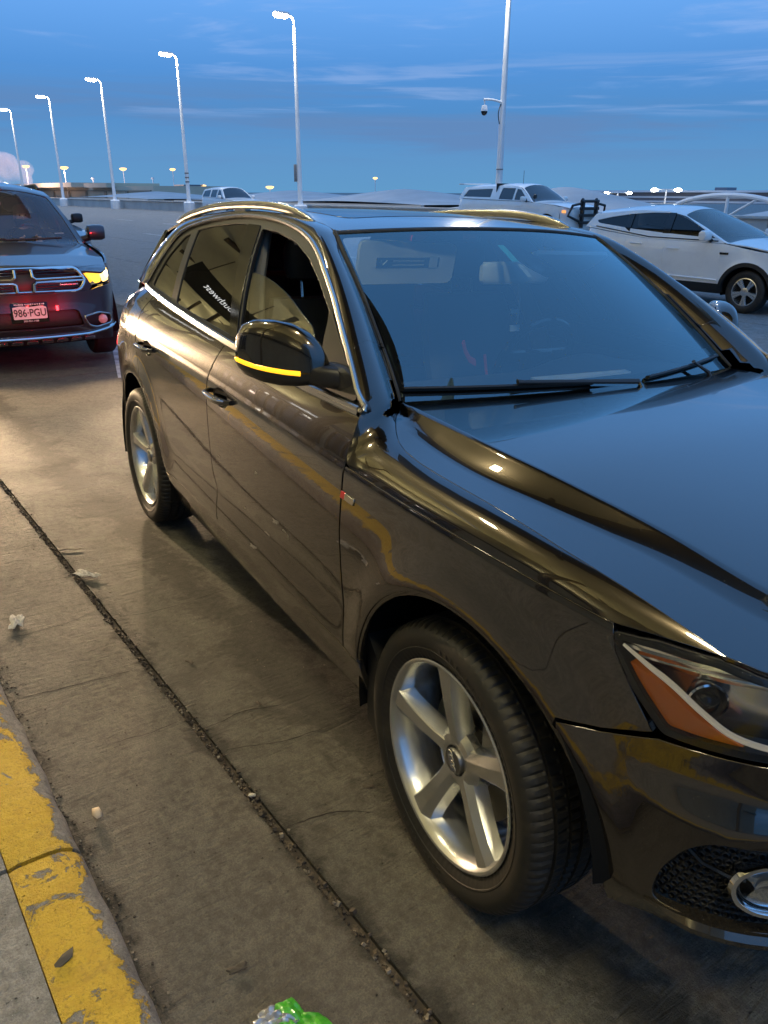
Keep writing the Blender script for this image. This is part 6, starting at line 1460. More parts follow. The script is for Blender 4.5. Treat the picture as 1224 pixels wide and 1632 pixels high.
# --- driver of the dark SUV: one body, hair and mask on it
def person():
    o = empty('person', dgm @ Matrix.Translation(Vector((-1.68, .40, .70)))); tag(o, 'driver in dark clothes and black mask at the wheel of the dark grey SUV', 'person')
    M_['skin'] = pm('skin', (.62, .38, .29), .5); M_['coat'] = pm('dark_jacket', (.02, .022, .028), .8); M_['hair'] = pm('grey_hair', (.30, .27, .25), .7); M_['mask'] = pm('black_mask', (.012, .012, .014), .8); M_['eye'] = pm('eye', (.02, .015, .012), .2)
    me = bpy.data.meshes.new('body')
    J = [(0, 0, .02), (-.04, 0, .22), (-.06, 0, .40), (-.05, 0, .50), (-.03, 0, .57), (0, 0, .64), (.012, 0, .70), (.005, 0, .76),
         (-.05, .17, .47), (.10, .24, .26), (.33, .13, .40), (.40, .09, .43), (-.05, -.17, .47), (.10, -.24, .26), (.33, -.13, .40), (.40, -.09, .43),
         (.22, .10, .03), (.44, .12, .05), (.50, .12, -.22), (.22, -.10, .03), (.44, -.12, .05), (.50, -.12, -.22), (.44, .075, .44), (.44, -.075, .44)]
    E_ = [(0, 1), (1, 2), (2, 3), (3, 4), (4, 5), (5, 6), (6, 7), (3, 8), (8, 9), (9, 10), (10, 11), (3, 12), (12, 13), (13, 14), (14, 15), (0, 16), (16, 17), (17, 18), (0, 19), (19, 20), (20, 21), (11, 22), (15, 23)]
    Rr = {0: .15, 1: .14, 2: .155, 3: .12, 4: .058, 5: .072, 6: .088, 7: .072, 8: .075, 9: .05, 10: .037, 11: .03, 12: .075, 13: .05, 14: .037, 15: .03, 16: .09, 17: .075, 18: .055, 19: .09, 20: .075, 21: .055, 22: .032, 23: .032}
    me.from_pydata(J, E_, []); b = bpy.data.objects.new('body', me); COL.objects.link(b); b.modifiers.new('s', 'SKIN')
    for i, v in enumerate(me.skin_vertices[0].data): v.radius = (Rr[i], Rr[i]*(1.2 if i in (1, 2) else 1)); v.use_root = (i == 0)
    sb = b.modifiers.new('u', 'SUBSURF'); sb.levels = 2; sb.render_levels = 2
    dg = bpy.context.evaluated_depsgraph_get(); m2 = bpy.data.meshes.new_from_object(b.evaluated_get(dg)); bpy.data.objects.remove(b)
    m2.materials.clear(); m2.materials.append(M_['coat']); m2.materials.append(M_['skin'])
    for p in m2.polygons: p.material_index = 1 if (p.center.z > .555 or (p.center.x > .37 and p.center.z > .3)) else 0; p.use_smooth = True
    bo = bpy.data.objects.new('body', m2); COL.objects.link(bo); bo.parent = o
    b = MB(); b.loft([[(x0+a_*k, c_*k, z) for a_, c_ in sell(.098, .088, 18, 2.2)] for x0, z, k in ((-.025, .68, .9), (-.02, .73, 1.02), (-.015, .78, 1.0), (-.012, .82, .75), (-.01, .835, .3))]); b.build('hair', M_['hair'], o)
    b = MB(); b.loft([[(x0+.9*math.cos(g)*r, math.sin(g)*r, z) for g in np.linspace(-1.5, 1.5, 15)] for x0, z, r in ((.0, .668, .092), (.015, .645, .098), (.012, .615, .090), (.0, .585, .072))], closed=False); b.build('mask', M_['mask'], o)
    b = MB(); b.tube([(.085, 0, .705), (.108, 0, .678), (.10, 0, .665)], [.009, .013, .011], 8); b.build('nose', M_['skin'], o)
    for y in (-.032, .032):
        b = MB(); b.lathe([(.0005, .008), (.009, .004), (.010, -.004)], 10, 'X', c=(.079, y, .705)); b.build('eye', M_['eye'], o)
        b = MB(); b.loft([[(-.0+a_, y*2.85, .675+c_) for a_, c_ in sell(.018*k, .03*k, 10)] for k in (.8, 1)]) if False else b.box((.0, y*2.8, .68), (.03, .014, .055), bev=.006); b.build('ear', M_['skin'], o)
    for sy in (-1, 1):
        for k in range(4): b = MB(); b.tube([(.43, sy*(.075+.0), .425+.016*k), (.475, sy*(.085-.004*k), .43+.016*k), (.485, sy*(.11), .425+.016*k), (.465, sy*.118, .42+.016*k)], [.009, .0085, .008, .006], 7); b.build('finger', M_['skin'], o)
        b = MB(); b.tube([(.42, sy*.07, .46), (.45, sy*.06, .485), (.475, sy*.068, .495)], [.010, .0095, .008], 7); b.build('thumb', M_['skin'], o)
person()

# --- pale blue-grey SUV in the next lane behind
def suv_spec(L0, L1, W_, H, base, belt, dx_ws, **kw):
    """a generic estate-shaped SUV: base = bonnet height"""
    x_b = -.55 if 'xb' not in kw else kw['xb']; x_t = x_b-dx_ws; hw = W_/2
    dz = H-.10-belt; yt = hw-.10-.30*dz-.22*dz*dz
    d = dict(plan=PLAN(L0, L1, hw), prof=[(.2, .10), (.32, .04), (.45, .012), (.6, .006), (.8, 0), (belt-.15, .008), (belt-.05, .025), (belt+.1, .07)], front=[(.2, .10), (.4, 0), (.7, .02), (base-.1, .05), (base, .12), (base+.2, .3)], xfront=.2,
             arch=((0, kw.get('R', .37), kw.get('R', .37)+.065), (kw['wb'], kw.get('R', .37), kw.get('R', .37)+.065)), width=W_, len=(L0, L1), sill=.42, doors=kw['doors'], dcut=(kw['doors'][-1], .7), xr=L0+.18, xe=L1-.55,
             belt=[(L1-.4, base-.03), (L1-.8, base+.02), (x_b-.05, belt-.02), (-2, belt), (L0, belt+kw.get('rise', .08))],
             frontedge=[(-(hw-.10), base-.04), (-(hw-.09), .75), (-(hw-.12), .3)], glass=(hw-.075, belt, .30, .22),
             top=[(L1-.12, base-.03), (L1-.25, base+.02), (L1-.6, base+.07), (x_b+.3, belt+.0), (x_b, belt+.04), (x_b-dx_ws*.5, belt+.04+(H-.09-belt)*.52), (x_t, H-.06), (x_t-.25, H-.015), (x_t-.8, H), (L0+.9, H-.03), (L0+.25, H-.10)],
             edge=[(L1-.12, base-.07), (L1-.25, base-.03), (L1-.6, base+.03), (x_b+.3, belt-.035), (x_b-.06, belt-.01), (x_b-.06-dx_ws*.5, belt+(H-.16-belt)*.54), (x_t-.08, H-.15), (x_t-.35, H-.105), (x_t-.9, H-.09), (L0+.9, H-.12), (L0+.25, H-.18)],
             edgey=[(L1-.12, hw-.28), (L1-.25, hw-.16), (L1-.6, hw-.11), (x_b+.3, hw-.085), (x_b-.06, hw-.08), (x_b-.06-dx_ws*.5, (hw-.08+yt)/2+.012), (x_t-.08, yt+.015), (x_t-.35, yt), (x_t-.9, yt-.005), (L0+.9, yt), (L0+.25, yt-.02)],
             wsx=(x_b+.01, x_t-.02), xh=L1-.12, xroof=L0+.25, fpanel=(hw-.1, .28, base-.03), rearx=[(.3, L0), (belt, L0+.06), (H, L0+.30)], rearpoly=[(-hw+.2, .4), (hw-.2, .4), (hw-.14, belt), (yt-.03, H-.14), (-yt+.03, H-.14), (-hw+.14, belt)],
             rearglass=[(-hw+.26, belt+.08), (hw-.26, belt+.08), (yt-.1, H-.2), (-yt+.1, H-.2)], cab=((x_b+L0)/2, x_b-L0-1.0), wheel=(kw.get('R', .37), .115, kw.get('rim', .235)), mirror=(x_b-.32, hw-.02, belt+.10), step=kw.get('step', .09),
             beltline=[(x_b-.2, belt+.015), (-2, belt+.03), (L0+.4, belt+kw.get('rise', .08)+.01)])
    zr = lambda x: float(np.interp(-x, [-p[0] for p in d['edge']], [p[1] for p in d['edge']]))
    xs = np.linspace(x_b-.08, L0+.3, 16)
    d['green'] = [(x, zr(x)) for x in xs]+[(L0+.14, belt+kw.get('rise', .08)), (-2, belt+.0), (x_b-.1, belt-.015)]
    d['zr'] = zr
    return d
sp = suv_spec(-4.1, .93, 1.98, 1.80, 1.03, 1.16, .85, wb=-3.05, doors=[-.62, -1.72, -2.62], R=.39)
zr = sp['zr']; sp['windows'] = [[(-.85, 1.21), (-1.42, zr(-1.42)-.05), (-1.74, zr(-1.74)-.06), (-1.74, 1.22)], [(-1.84, 1.22), (-1.84, zr(-1.84)-.06), (-2.66, zr(-2.66)-.06), (-2.66, 1.25)], [(-2.78, 1.25), (-2.78, zr(-2.78)-.06), (-3.6, zr(-3.6)-.06), (-3.75, 1.28)]]
sp['mirmat'] = M_['black']
b2 = vehicle('slate_blue_suv', at(-14.3, 1.66), sp, M_['paint3']); tag(b2['root'], 'slate blue SUV with black roof bars seen behind the dark grey SUV', 'suv')
b = MB()
for sy in (-.68, .68): b.tube([(-1.75, sy, 1.68), (-1.95, sy, 1.79), (-3.3, sy, 1.78), (-3.5, sy, 1.66)], .024, 6)
for x in (-2.1, -2.9): b.tube([(x, -.68, 1.80), (x, .68, 1.80)], .02, 6)
b.build('roof_rack', M_['black'], b2['root'])

# --- white crossover driving past
sp = suv_spec(-3.66, .86, 1.84, 1.66, .98, 1.10, 1.02, wb=-2.69, doors=[-.50, -1.62, -2.45], R=.345, rim=.222, rise=.16, xb=-.42, step=.06)
sp['windows'] = [[(-.68, 1.155), (-1.02, 1.32), (-1.38, 1.485), (-1.62, 1.535), (-1.66, 1.535), (-1.66, 1.20)], [(-1.69, 1.20), (-1.69, 1.535), (-2.10, 1.535), (-2.50, 1.505), (-2.50, 1.255)], [(-2.54, 1.26), (-2.54, 1.50), (-2.95, 1.445), (-3.30, 1.375), (-3.22, 1.325)]]
sp['cladarch'] = True; sp['spokes'] = 5; sp['twin'] = True; sp['flare'] = .03; sp['mirmat'] = M_['white']
M_['ws_esc'] = glass('crossover_windscreen', (.35, .44, .46), 1.9, (.9, 1, 1), 1.0, dirt=.05); M_['sg_esc'] = glass('crossover_side_glass', (.09, .10, .11), 1.55); sp['ws'] = M_['ws_esc']; sp['sideglass'] = M_['sg_esc']
sp['framemat'] = M_['white']; sp['sill'] = .44
esc = vehicle('white_crossover', at(-6.1, 11.6), sp, M_['white']); tag(esc['root'], 'white crossover passing in the far lane with dark lower trim', 'suv')
er = esc['root']
# black glasshouse band over the pillars
gsf = lambda A, Bq: np.stack([A, -(.92-.075-.30*(Bq-1.10)-.22*(Bq-1.10)**2-.012*((A+1.5)/1.5)**2), Bq], 1)
for y0 in (-1, 1):
    for xa, xb in ((-1.60, -1.74), (-2.46, -2.58)):
        q = MB(); panel(q, [(xa, 1.20+.0), (xa, 1.535 if xa > -2 else 1.505), (xb, 1.535 if xa > -2 else 1.495), (xb, 1.20 if xa > -2 else 1.262)], gsf, .06, 0, .004, out=np.array([0, -1.0, 0]), off=.002)
        q = q if y0 < 0 else q.mirror(); q.build('pillar_trim', M_['gloss_black'], er)
for sy in (-1, 1):
    b = MB(); pts = [(esc['SX'](.43), .90), (esc['SX'](.62), .86), (esc['SX'](.70), .80), (esc['SX'](.72), .70), (esc['SX'](.60), .70), (esc['SX'](.52), .76)]
    panel(b, round_poly(pts, .02, 3), esc['skin'], .05, 0, .01, out=esc['out'], off=.004); b = b if sy < 0 else b.mirror(); h_ = b.build('headlamp', pm('crossover_lamp', (.55, .56, .58), .15, .3, 1), er)
    b = MB(); pts = [(esc['SX'](.47), .885), (esc['SX'](.60), .86), (esc['SX'](.60), .82), (esc['SX'](.52), .82)]; panel(b, round_poly(pts, .015, 3), esc['skin'], .04, 0, .01, out=esc['out'], off=.008); b = b if sy < 0 else b.mirror(); M_['turn2'] = M_.get('turn2') or emis('amber_lamp', (1.0, .50, .12), 1.6); b.build('turn_signal', M_['turn2'], h_)
    b = MB(); p = esc['skin'](np.array([esc['SX'](-.44)]), np.array([.93]))[0]; b.box((p[0], p[1]-.004, .93), (.16, .012, .035), bev=.005); b = b if sy < 0 else b.mirror(); b.build('wing_vent', M_['gloss_black'], er)
    b = MB(); q = [(x, float(esc['skin'](np.array([esc['SX'](x)]), np.array([.50+.0*x]))[0][1])-.008, .505-.012*(x+1)) for x in np.linspace(-.5, -2.2, 12)]; b.tube(q, .016, 6); b = b if sy < 0 else b.mirror(); b.build('door_crease', M_['white'], er)
b = MB()
for y in (-.36, .36):
    b.loft([[(-1.45-.25*t+b_, y+a_, .70+.66*t) for a_, b_ in sell(.24-.06*max(0, t-.7), .07, 14, 2.6)] for t in np.linspace(0, 1, 6)]); b.loft([[(-1.74+b_*k, y+a_*k, z) for a_, b_ in sell(.13, .05, 14, 2.6)] for z, k in ((1.37, .7), (1.40, 1), (1.48, 1), (1.52, .7))])
b.build('front_seats', pm('pale_seats', (.35, .42, .38), .8), er)
b = MB(); b.box((-.75, 0, 1.02), (.45, 1.4, .14), bev=.05); b.build('dashboard', M_['dash'], er)

# --- far white SUV by the parapet
sp = suv_spec(-4.2, .95, 2.04, 1.89, 1.10, 1.22, .78, wb=-2.95, doors=[-.62, -1.72, -2.62], R=.40, xb=-.62, step=.14)
zr = sp['zr']; W3 = lambda zr, b0: [[(-.95, b0+.05), (-1.45, zr(-1.45)-.06), (-1.75, zr(-1.75)-.07), (-1.75, b0+.06)], [(-1.88, b0+.06), (-1.88, zr(-1.88)-.07), (-2.7, zr(-2.7)-.07), (-2.7, b0+.08)], [(-2.85, b0+.09), (-2.85, zr(-2.85)-.07), (-3.75, zr(-3.75)-.08), (-3.9, b0+.11)]]
sp['windows'] = W3(zr, 1.22); v3 = vehicle('white_suv', at(-44.2, 21.0), sp, M_['white']); tag(v3['root'], 'boxy white SUV standing far off near the concrete parapet', 'suv')
# --- white pick-up with a canopy and a black push bar
sp = suv_spec(-5.0, .98, 2.03, 1.92, 1.16, 1.28, .74, wb=-3.7, doors=[-.70, -1.62, -2.50], R=.42, xb=-.72, step=.12)
zr = sp['zr']; sp['windows'] = [[(-1.02, 1.33), (-1.5, zr(-1.5)-.06), (-1.72, zr(-1.72)-.07), (-1.72, 1.34)], [(-1.80, 1.34), (-1.80, zr(-1.8)-.07), (-2.50, zr(-2.5)-.07), (-2.56, 1.36)], [(-3.02, 1.42), (-3.02, zr(-3.0)-.09), (-4.42, zr(-4.4)-.08), (-4.62, 1.44)]]
pk = vehicle('white_pickup', at(-19.3, 21.2, 0), sp, M_['white']); tag(pk['root'], 'white pick-up truck with a load canopy and a black push bar on its nose', 'pickup truck'); pr_ = pk['root']
b = MB()
for y in (-.36, .36): b.prism([(1.02, .45), (1.12, .45), (1.14, 1.30), (1.06, 1.42), (1.0, 1.36)], y-.045, y+.045)
for z in (.62, .86, 1.08): b.box((1.08, 0, z), (.07, 1.0, .10), bev=.02)
b.tube([(1.08, -.46, 1.32), (1.08, .46, 1.32)], .05, 8)
for sy in (-1, 1): b.tube([(1.06, sy*.40, 1.25), (1.05, sy*.85, 1.18), (.95, sy*.95, .85), (1.04, sy*.42, .65)], .045, 8)
b.build('push_bar', M_['black'], pr_)
b = MB(); b.lathe([(.0005, .05), (.07, .04), (.085, 0), (.05, -.07), (.0005, -.09)], 16, 'X', c=(-.62, -.98, 1.46)); b.tube([(-.66, -.98, 1.36), (-.66, -.95, 1.28)], .015, 6); b.build('spot_lamp', M_['black'], pr_)
b = MB(); b.tube([(-1.9, -.3, 1.9), (-1.9, -.3, 2.35)], .008, 5); b.build('antenna', M_['black'], pr_)
b = MB(); p = pk['skin'](np.array([pk['SX'](.62)]), np.array([.98]))[0]; b.box((p[0]+.02, p[1]+.03, .98), (.22, .06, .09), bev=.01); b.build('turn_signal', emis('amber_lamp_far', (1.0, .45, .15), 1.2), pr_)
b = MB(); b.box((-2.78, 0, 1.6), (.03, 1.62, .62)); b.build('cab_gap', M_['dark'], pr_)
b = MB(); b.box((-4.85, 0, 1.90), (.30, 1.5, .05), bev=.015); b.build('canopy_spoiler', M_['white'], pr_)
# ------------------------------------------------------------------ light poles, parapet, roofs and lights beyond
M_['pole'] = pm('white_pole_paint', (.78, .79, .80), .45, noise=(1.5, (.66, .67, .68), .4, .7))
M_['lamp_on'] = emis('street_lamp_on', (1.0, .93, .74), 60); M_['box'] = pm('grey_box', (.20, .19, .19), .5); M_['redtag'] = pm('red_reflector', (.45, .12, .10), .5)
def street_lamp(a, b_, zt, lab, extra=None):
    z0 = float(h_ab(a, b_)); o = empty('street_lamp', ROAD @ Matrix.Translation(Vector((a, b_, z0)))); tag(o, lab, 'street lamp', 'street lamps along the parapet'); H = zt-z0
    b = MB(); b.lathe([(.42, 0), (.42, .72), (.33, .80), (.0005, .80)], 16, 'Z'); b.build('pedestal', M_['pole'], o)
    b = MB(); b.tube([(0, 0, .8), (0, 0, .95), (0, 0, 2.6), (0, 0, H*.6), (0, 0, H-.4)], [.19, .15, .14, .115, .085], 12); b.build('pole', M_['pole'], o)
    b = MB(); b.tube(smooth_poly([(0, 0, H-.42), (0, -.02, H-.15), (0, -.14, H+.05), (0, -.40, H+.16)], 4, False), .06, 8); b.build('arm', M_['pole'], o)
    b = MB(); b.loft([[(x*k, y, H+.16+z*k2) for x, z in sell(.24, .09, 14, 3)] for y, k, k2 in ((-.35, .5, .8), (-.50, 1, 1), (-1.0, 1, 1), (-1.22, .85, .7))]); h_ = b.build('lamp_head', M_['pole'], o)
    b = MB(); b.loft([[(x*k, y, H+.045-z*k) for x, z in sell(.22, .12, 12, 2.2)] for y, k in ((-.40, .4), (-.55, 1), (-1.1, 1), (-1.3, .4))]); b.build('lamp_glass', M_['lamp_on'], h_)
    ld = bpy.data.lights.new('street_lamp_light', 'POINT'); ld.energy = 1500; ld.color = (1.0, .92, .76); ld.shadow_soft_size = .25
    lo_ = bpy.data.objects.new('street_lamp_light', ld); COL.objects.link(lo_); lo_.parent = o; lo_.matrix_local = Matrix.Translation(Vector((0, -.8, H-.2)))
    if extra: extra(o, H)
    return o
def strap(o, H):
    for z in (2.15, 2.45, 2.75): b = MB(); b.lathe([(.145, z), (.158, z), (.158, z+.09), (.145, z+.09)], 14, 'Z'); b.build('strap', M_['box'], o)
def sbox(o, H): b = MB(); b.box((-.12, -.20, 2.55), (.20, .10, .95), bev=.01); b.build('sign_box', M_['box'], o)
def cctv(o, H):
    b = MB(); b.tube(smooth_poly([(0, -.10, 5.02), (-.1, -.5, 5.10), (-.2, -.95, 5.10)], 5, False), .045, 8); b.tube([(-.2, -.88, 5.10), (-.2, -.88, 4.86)], .03, 8); ar = b.build('camera_arm', M_['pole'], o)
    b = MB(); b.lathe([(.0005, 4.90), (.10, 4.88), (.135, 4.76), (.14, 4.66)], 18, 'Z', c=(-.2, -.88, 0)); b.build('camera_housing', M_['pole'], ar)
    b = MB(); b.lathe([(.135, 4.66), (.13, 4.60), (.08, 4.52), (.0005, 4.49)], 18, 'Z', c=(-.2, -.88, 0)); b.build('camera_dome', M_['gloss_black'], ar)
    b = MB(); b.tube(smooth_poly([(0, -.14, 4.95), (-.02, -.24, 4.6), (-.01, -.15, 4.2)], 4, False), .02, 6); b.build('camera_cable', M_['black'], ar)
    for z in (1.75, 2.42): b = MB(); b.lathe([(.145, z), (.155, z), (.155, z+.04), (.145, z+.04)], 14, 'Z'); b.build('strap', M_['box'], o)
    b = MB(); b.box((-.30, -.30, 1.45), (.42, .05, .05)); b.tube([(-.48, -.30, 1.46), (-.48, -.30, .9)], .03, 6); b.tube([(-.14, -.30, 1.46), (-.14, -.30, .9)], .03, 6); b.tube([(-.48, -.3, .95), (-.14, -.1, 1.75)], .02, 6); b.build('red_bracket', M_['redtag'], o)
LP = [(-109.9, 'white street lamp at the far end of the lit row'), (-92.9, 'second farthest white street lamp of the lit row'), (-76.2, 'white street lamp left of the wall end, third from the far end'), (-59.3, 'white street lamp with dark straps round its foot'), (-42.7, 'tall white street lamp with a grey box, behind the brown SUV roof'), (-25.7, 'nearest white lamp post with a dome camera on an arm')]
for i, (a, lab) in enumerate(LP): street_lamp(a, 24.0, 10.68, lab, {3: strap, 4: sbox, 5: cctv}.get(i))
# parapet of concrete panels with a coping
M_['para'] = pm('parapet_concrete', (.52, .50, .47), .85, noise=(.7, (.42, .40, .38), .4, .7), bump=(8, .2, .01))
par = empty('parapet_wall', ROAD); tag(par, 'low pale concrete parapet wall along the far edge of the deck', 'wall')
for k in range(30):
    a0 = -128+k*5.2; b = MB(); z0 = .17; b.box((a0+2.6, 24.85, z0+.36), (5.17, .22, .78)); b.build('panel', M_['para'], par)
    b = MB(); b.box((a0+2.6, 24.85, z0+.80), (5.185, .42, .10), bev=.015); b.build('coping', M_['para'], par)
# white tent roofs below the deck edge
M_['tent'] = pm('tent_fabric', (.50, .49, .48), .75, noise=(.5, (.40, .39, .38), .35, .7))
M_['trim_t'] = pm('tent_edge', (.46, .43, .39), .7)
def tent(a, b_, la, lb, z0, zt, lab):
    o = empty('tent_roof', ROAD @ Matrix.Translation(Vector((a, b_, z0)))); tag(o, lab, 'tent roof', 'white tent roofs beyond the parapet')
    b = MB(); secs = []
    for u in np.linspace(-1, 1, 25): secs.append([(u*la/2, v*lb/2, (zt-z0)*(max(0, 1-abs(u)**1.6))*(1-.85*abs(v)**1.3)-.0) for v in np.linspace(-1, 1, 11)])
    b.loft(secs, closed=False); b.build('fabric', M_['tent'], o)
    b = MB(); b.box((0, -lb/2, -.22), (la, .25, .42)); b.box((0, lb/2, -.22), (la, .25, .42)); b.build('edge_beam', M_['trim_t'], o)
    b = MB(); b.box((0, 0, -1.3), (la-.4, lb-.4, 1.9)); b.build('wall', M_['facade'], o)
tent(-107, 40, 30, 14, .95, 1.75, 'long white tent roof at the far left beyond the parapet')
tent(-66, 37, 26, 12, .95, 1.85, 'white tent roof behind the far white SUV')
tent(-48, 36, 18, 11, 1.0, 1.95, 'white tent roof seen over the brown SUV roof')
tent(-28.5, 31.5, 11.5, 9, .85, 2.0, 'pale tent roof between the pick-up and the crossover')
tent(-12.5, 29.0, 9.5, 8, .75, 1.55, 'pale tent roof over the bonnet of the crossover')
# arch of white pipe
M_['pipe'] = pm('white_pipe', (.72, .72, .72), .5)
o = empty('pipe_arch', ROAD @ Matrix.Translation(Vector((-18.7, 30.5, 0)))); tag(o, 'white pipe arch with a centre post behind the crossover roof', 'arch')
b = MB(); b.tube([(2.9*math.cos(g), 0, .75+.90*math.sin(g)) for g in np.linspace(0, math.pi, 20)], .10, 8); b.build('hoop', M_['pipe'], o)
b = MB(); b.tube([(0, 0, .3), (0, 0, 1.62)], .07, 8); b.tube([(0, 0, .75), (1.3, 0, 1.5)], .05, 8); b.build('post', M_['pipe'], o)
# concourse far off
M_['conc_w'] = pm('concourse_white', (.70, .71, .74), .6); M_['conc_d'] = pm('concourse_dark', (.16, .17, .20), .5)
o = empty('concourse_building', ROAD); tag(o, 'long low white concourse on the horizon at the right', 'building')
b = MB(); b.box((-30, 130, .6), (170, 18, 2.6)); b.build('wall', M_['conc_d'], o)
b = MB(); b.box((-30, 130, 2.05), (172, 20, .30)); b.build('roof', M_['conc_w'], o)
for z in (.45, 1.15): b = MB(); b.box((-30, 120.9, z), (171, .4, .28)); b.build('roof_band', M_['conc_w'], o)
for k in range(9): b = MB(); b.box((-80+k*14, 130, 2.45), (2.2, 3, .5)); b.build('roof_unit', M_['conc_d'], o)
# tan garage at the left
M_['tan'] = pm('tan_concrete', (.66, .55, .40), .85, noise=(.2, (.56, .47, .34), .4, .7)); M_['tan2'] = pm('tan_shade', (.34, .29, .22), .8)
o = empty('garage_building', ROAD); tag(o, 'tan concrete parking building beyond the left end of the parapet', 'building')
b = MB(); b.box((-215, 68, 1.0), (110, 16, 3.6)); b.build('wall', M_['tan'], o)
b = MB(); b.box((-236, 64, 3.15), (70, 16, 1.0)); b.box((-190, 64, 3.0), (16, 12, .9)); b.build('upper_wall', M_['tan'], o)
b = MB(); b.box((-205, 59.8, 1.9), (88, .3, .25)); b.build('ledge', M_['tan2'], o)
for k in range(6): b = MB(); b.box((-245+k*14, 59.9, 1.1), (1.2, .3, 1.6)); b.build('opening', M_['tan2'], o)
# distant lamps
M_['sod'] = emis('sodium_lamp', (1.0, .60, .22), 2.6); M_['wht'] = emis('far_white_lamp', (1.0, .95, .82), 40)
CA = np.array([1.06, -1.93, 1.70])
def far_lamp(p, lab, col='sod', k=2.0, r=.55, twin=False):
    q = CA+(np.array(p)-CA)*k; o = empty('airfield_lamp', ROAD @ Matrix.Translation(Vector((q[0], q[1], 0)))); tag(o, lab, 'lamp', 'small lamps lit far off across the airfield')
    b = MB(); b.tube([(0, 0, -.5), (0, 0, q[2])], .10, 6); 
    if twin: b.tube([(-1.5, -.9, q[2]+.1), (1.5, .9, q[2]+.1)], .08, 6)
    b.build('pole', M_['pole'], o)
    b = MB()
    for d in ((-1.5, 1.5) if twin else (0,)): b.loft([[(d+x*kk, d*.6+y*kk, q[2]+z) for x, y in sell(r, r, 12, 2.2)] for z, kk in ((-.25*r/.55, .5), (-.1, 1), (.12, 1), (.25, .5))])
    b.build('lamp_head', M_[col], o)
    if p[1] < 31:
        ld = bpy.data.lights.new('airfield_lamp_light', 'POINT'); ld.energy = 22000; ld.color = (1.0, .70, .55); ld.shadow_soft_size = 1.0
        lo_ = bpy.data.objects.new('airfield_lamp_light', ld); COL.objects.link(lo_); lo_.parent = o; lo_.matrix_local = Matrix.Translation(Vector((0, -1.0, q[2]+.3)))
fl = [((-96.33, 68.19, 3.59), 'orange lamp on a short pole right of the tall lamp with the box', 1.9, .36), ((-104.27, 55.58, 2.38), 'bright orange lamp just right of the far white SUV', 1.9, .62), ((-108.42, 47.21, 2.51), 'bright orange lamp just left of the far white SUV', 1.9, .62),
      ((-109.91, 43.74, 4.55), 'small orange lamp left of the strapped lamp post', 1.9, .42), ((-112.22, 37.68, 4.56), 'upper orange lamp over the end of the tan building', 1.9, .52), ((-112.06, 38.13, 2.38), 'lower orange lamp over the end of the tan building', 1.9, .48),
      ((-114.45, 30.59, 4.63), 'orange lamp beside the second farthest street lamp', 1.9, .60), ((-115.62, 26.1, 4.72), 'orange lamp beside the farthest street lamp', 1.9, .55)]
for p, lab, k, r in fl: far_lamp(p, lab, 'sod', k, r*1.7)  # heads enlarged to stand in for the glow around each lamp
far_lamp((-110.96, 41.12, 2.4), 'small white lamp above the left tent roof', 'wht', 1.9, .26)
far_lamp((-67.95, 96.24, 2.14), 'twin white lamp standing on the far concourse roof', 'wht', 1.15, .50, True)
far_lamp((-72.97, 92.52, 1.72), 'small twin white lamp at the left end of the concourse', 'wht', 1.15, .34, True)
# masts without light
for (p, lab) in (((-110.9, 41.2, 3.4), 'white mast behind the left tent roof'), ((-112.6, 33.6, 3.3), 'slim grey mast over the tan building')):
    q = CA+(np.array(p)-CA)*1.9; o = empty('mast', ROAD @ Matrix.Translation(Vector((q[0], q[1], 0)))); tag(o, lab, 'mast'); b = MB(); b.tube([(0, 0, 0), (0, 0, q[2])], [.22, .10], 8); b.build('pole', M_['pole'], o); b = MB(); b.box((0, 0, q[2]), (.8, .5, .4)); b.build('head', M_['pole'], o)
# white sign box on the horizon
o = empty('service_hut', ROAD @ Matrix.Translation(Vector((-180, 76, 0)))); tag(o, 'tiny white hut on the horizon above the left tent roof', 'hut'); b = MB(); b.box((0, 0, 2.2), (5, 4, 1.6)); b.build('wall', M_['conc_w'], o); b = MB(); b.box((0, 0, 3.1), (5.6, 4.6, .25)); b.build('roof', M_['conc_d'], o)
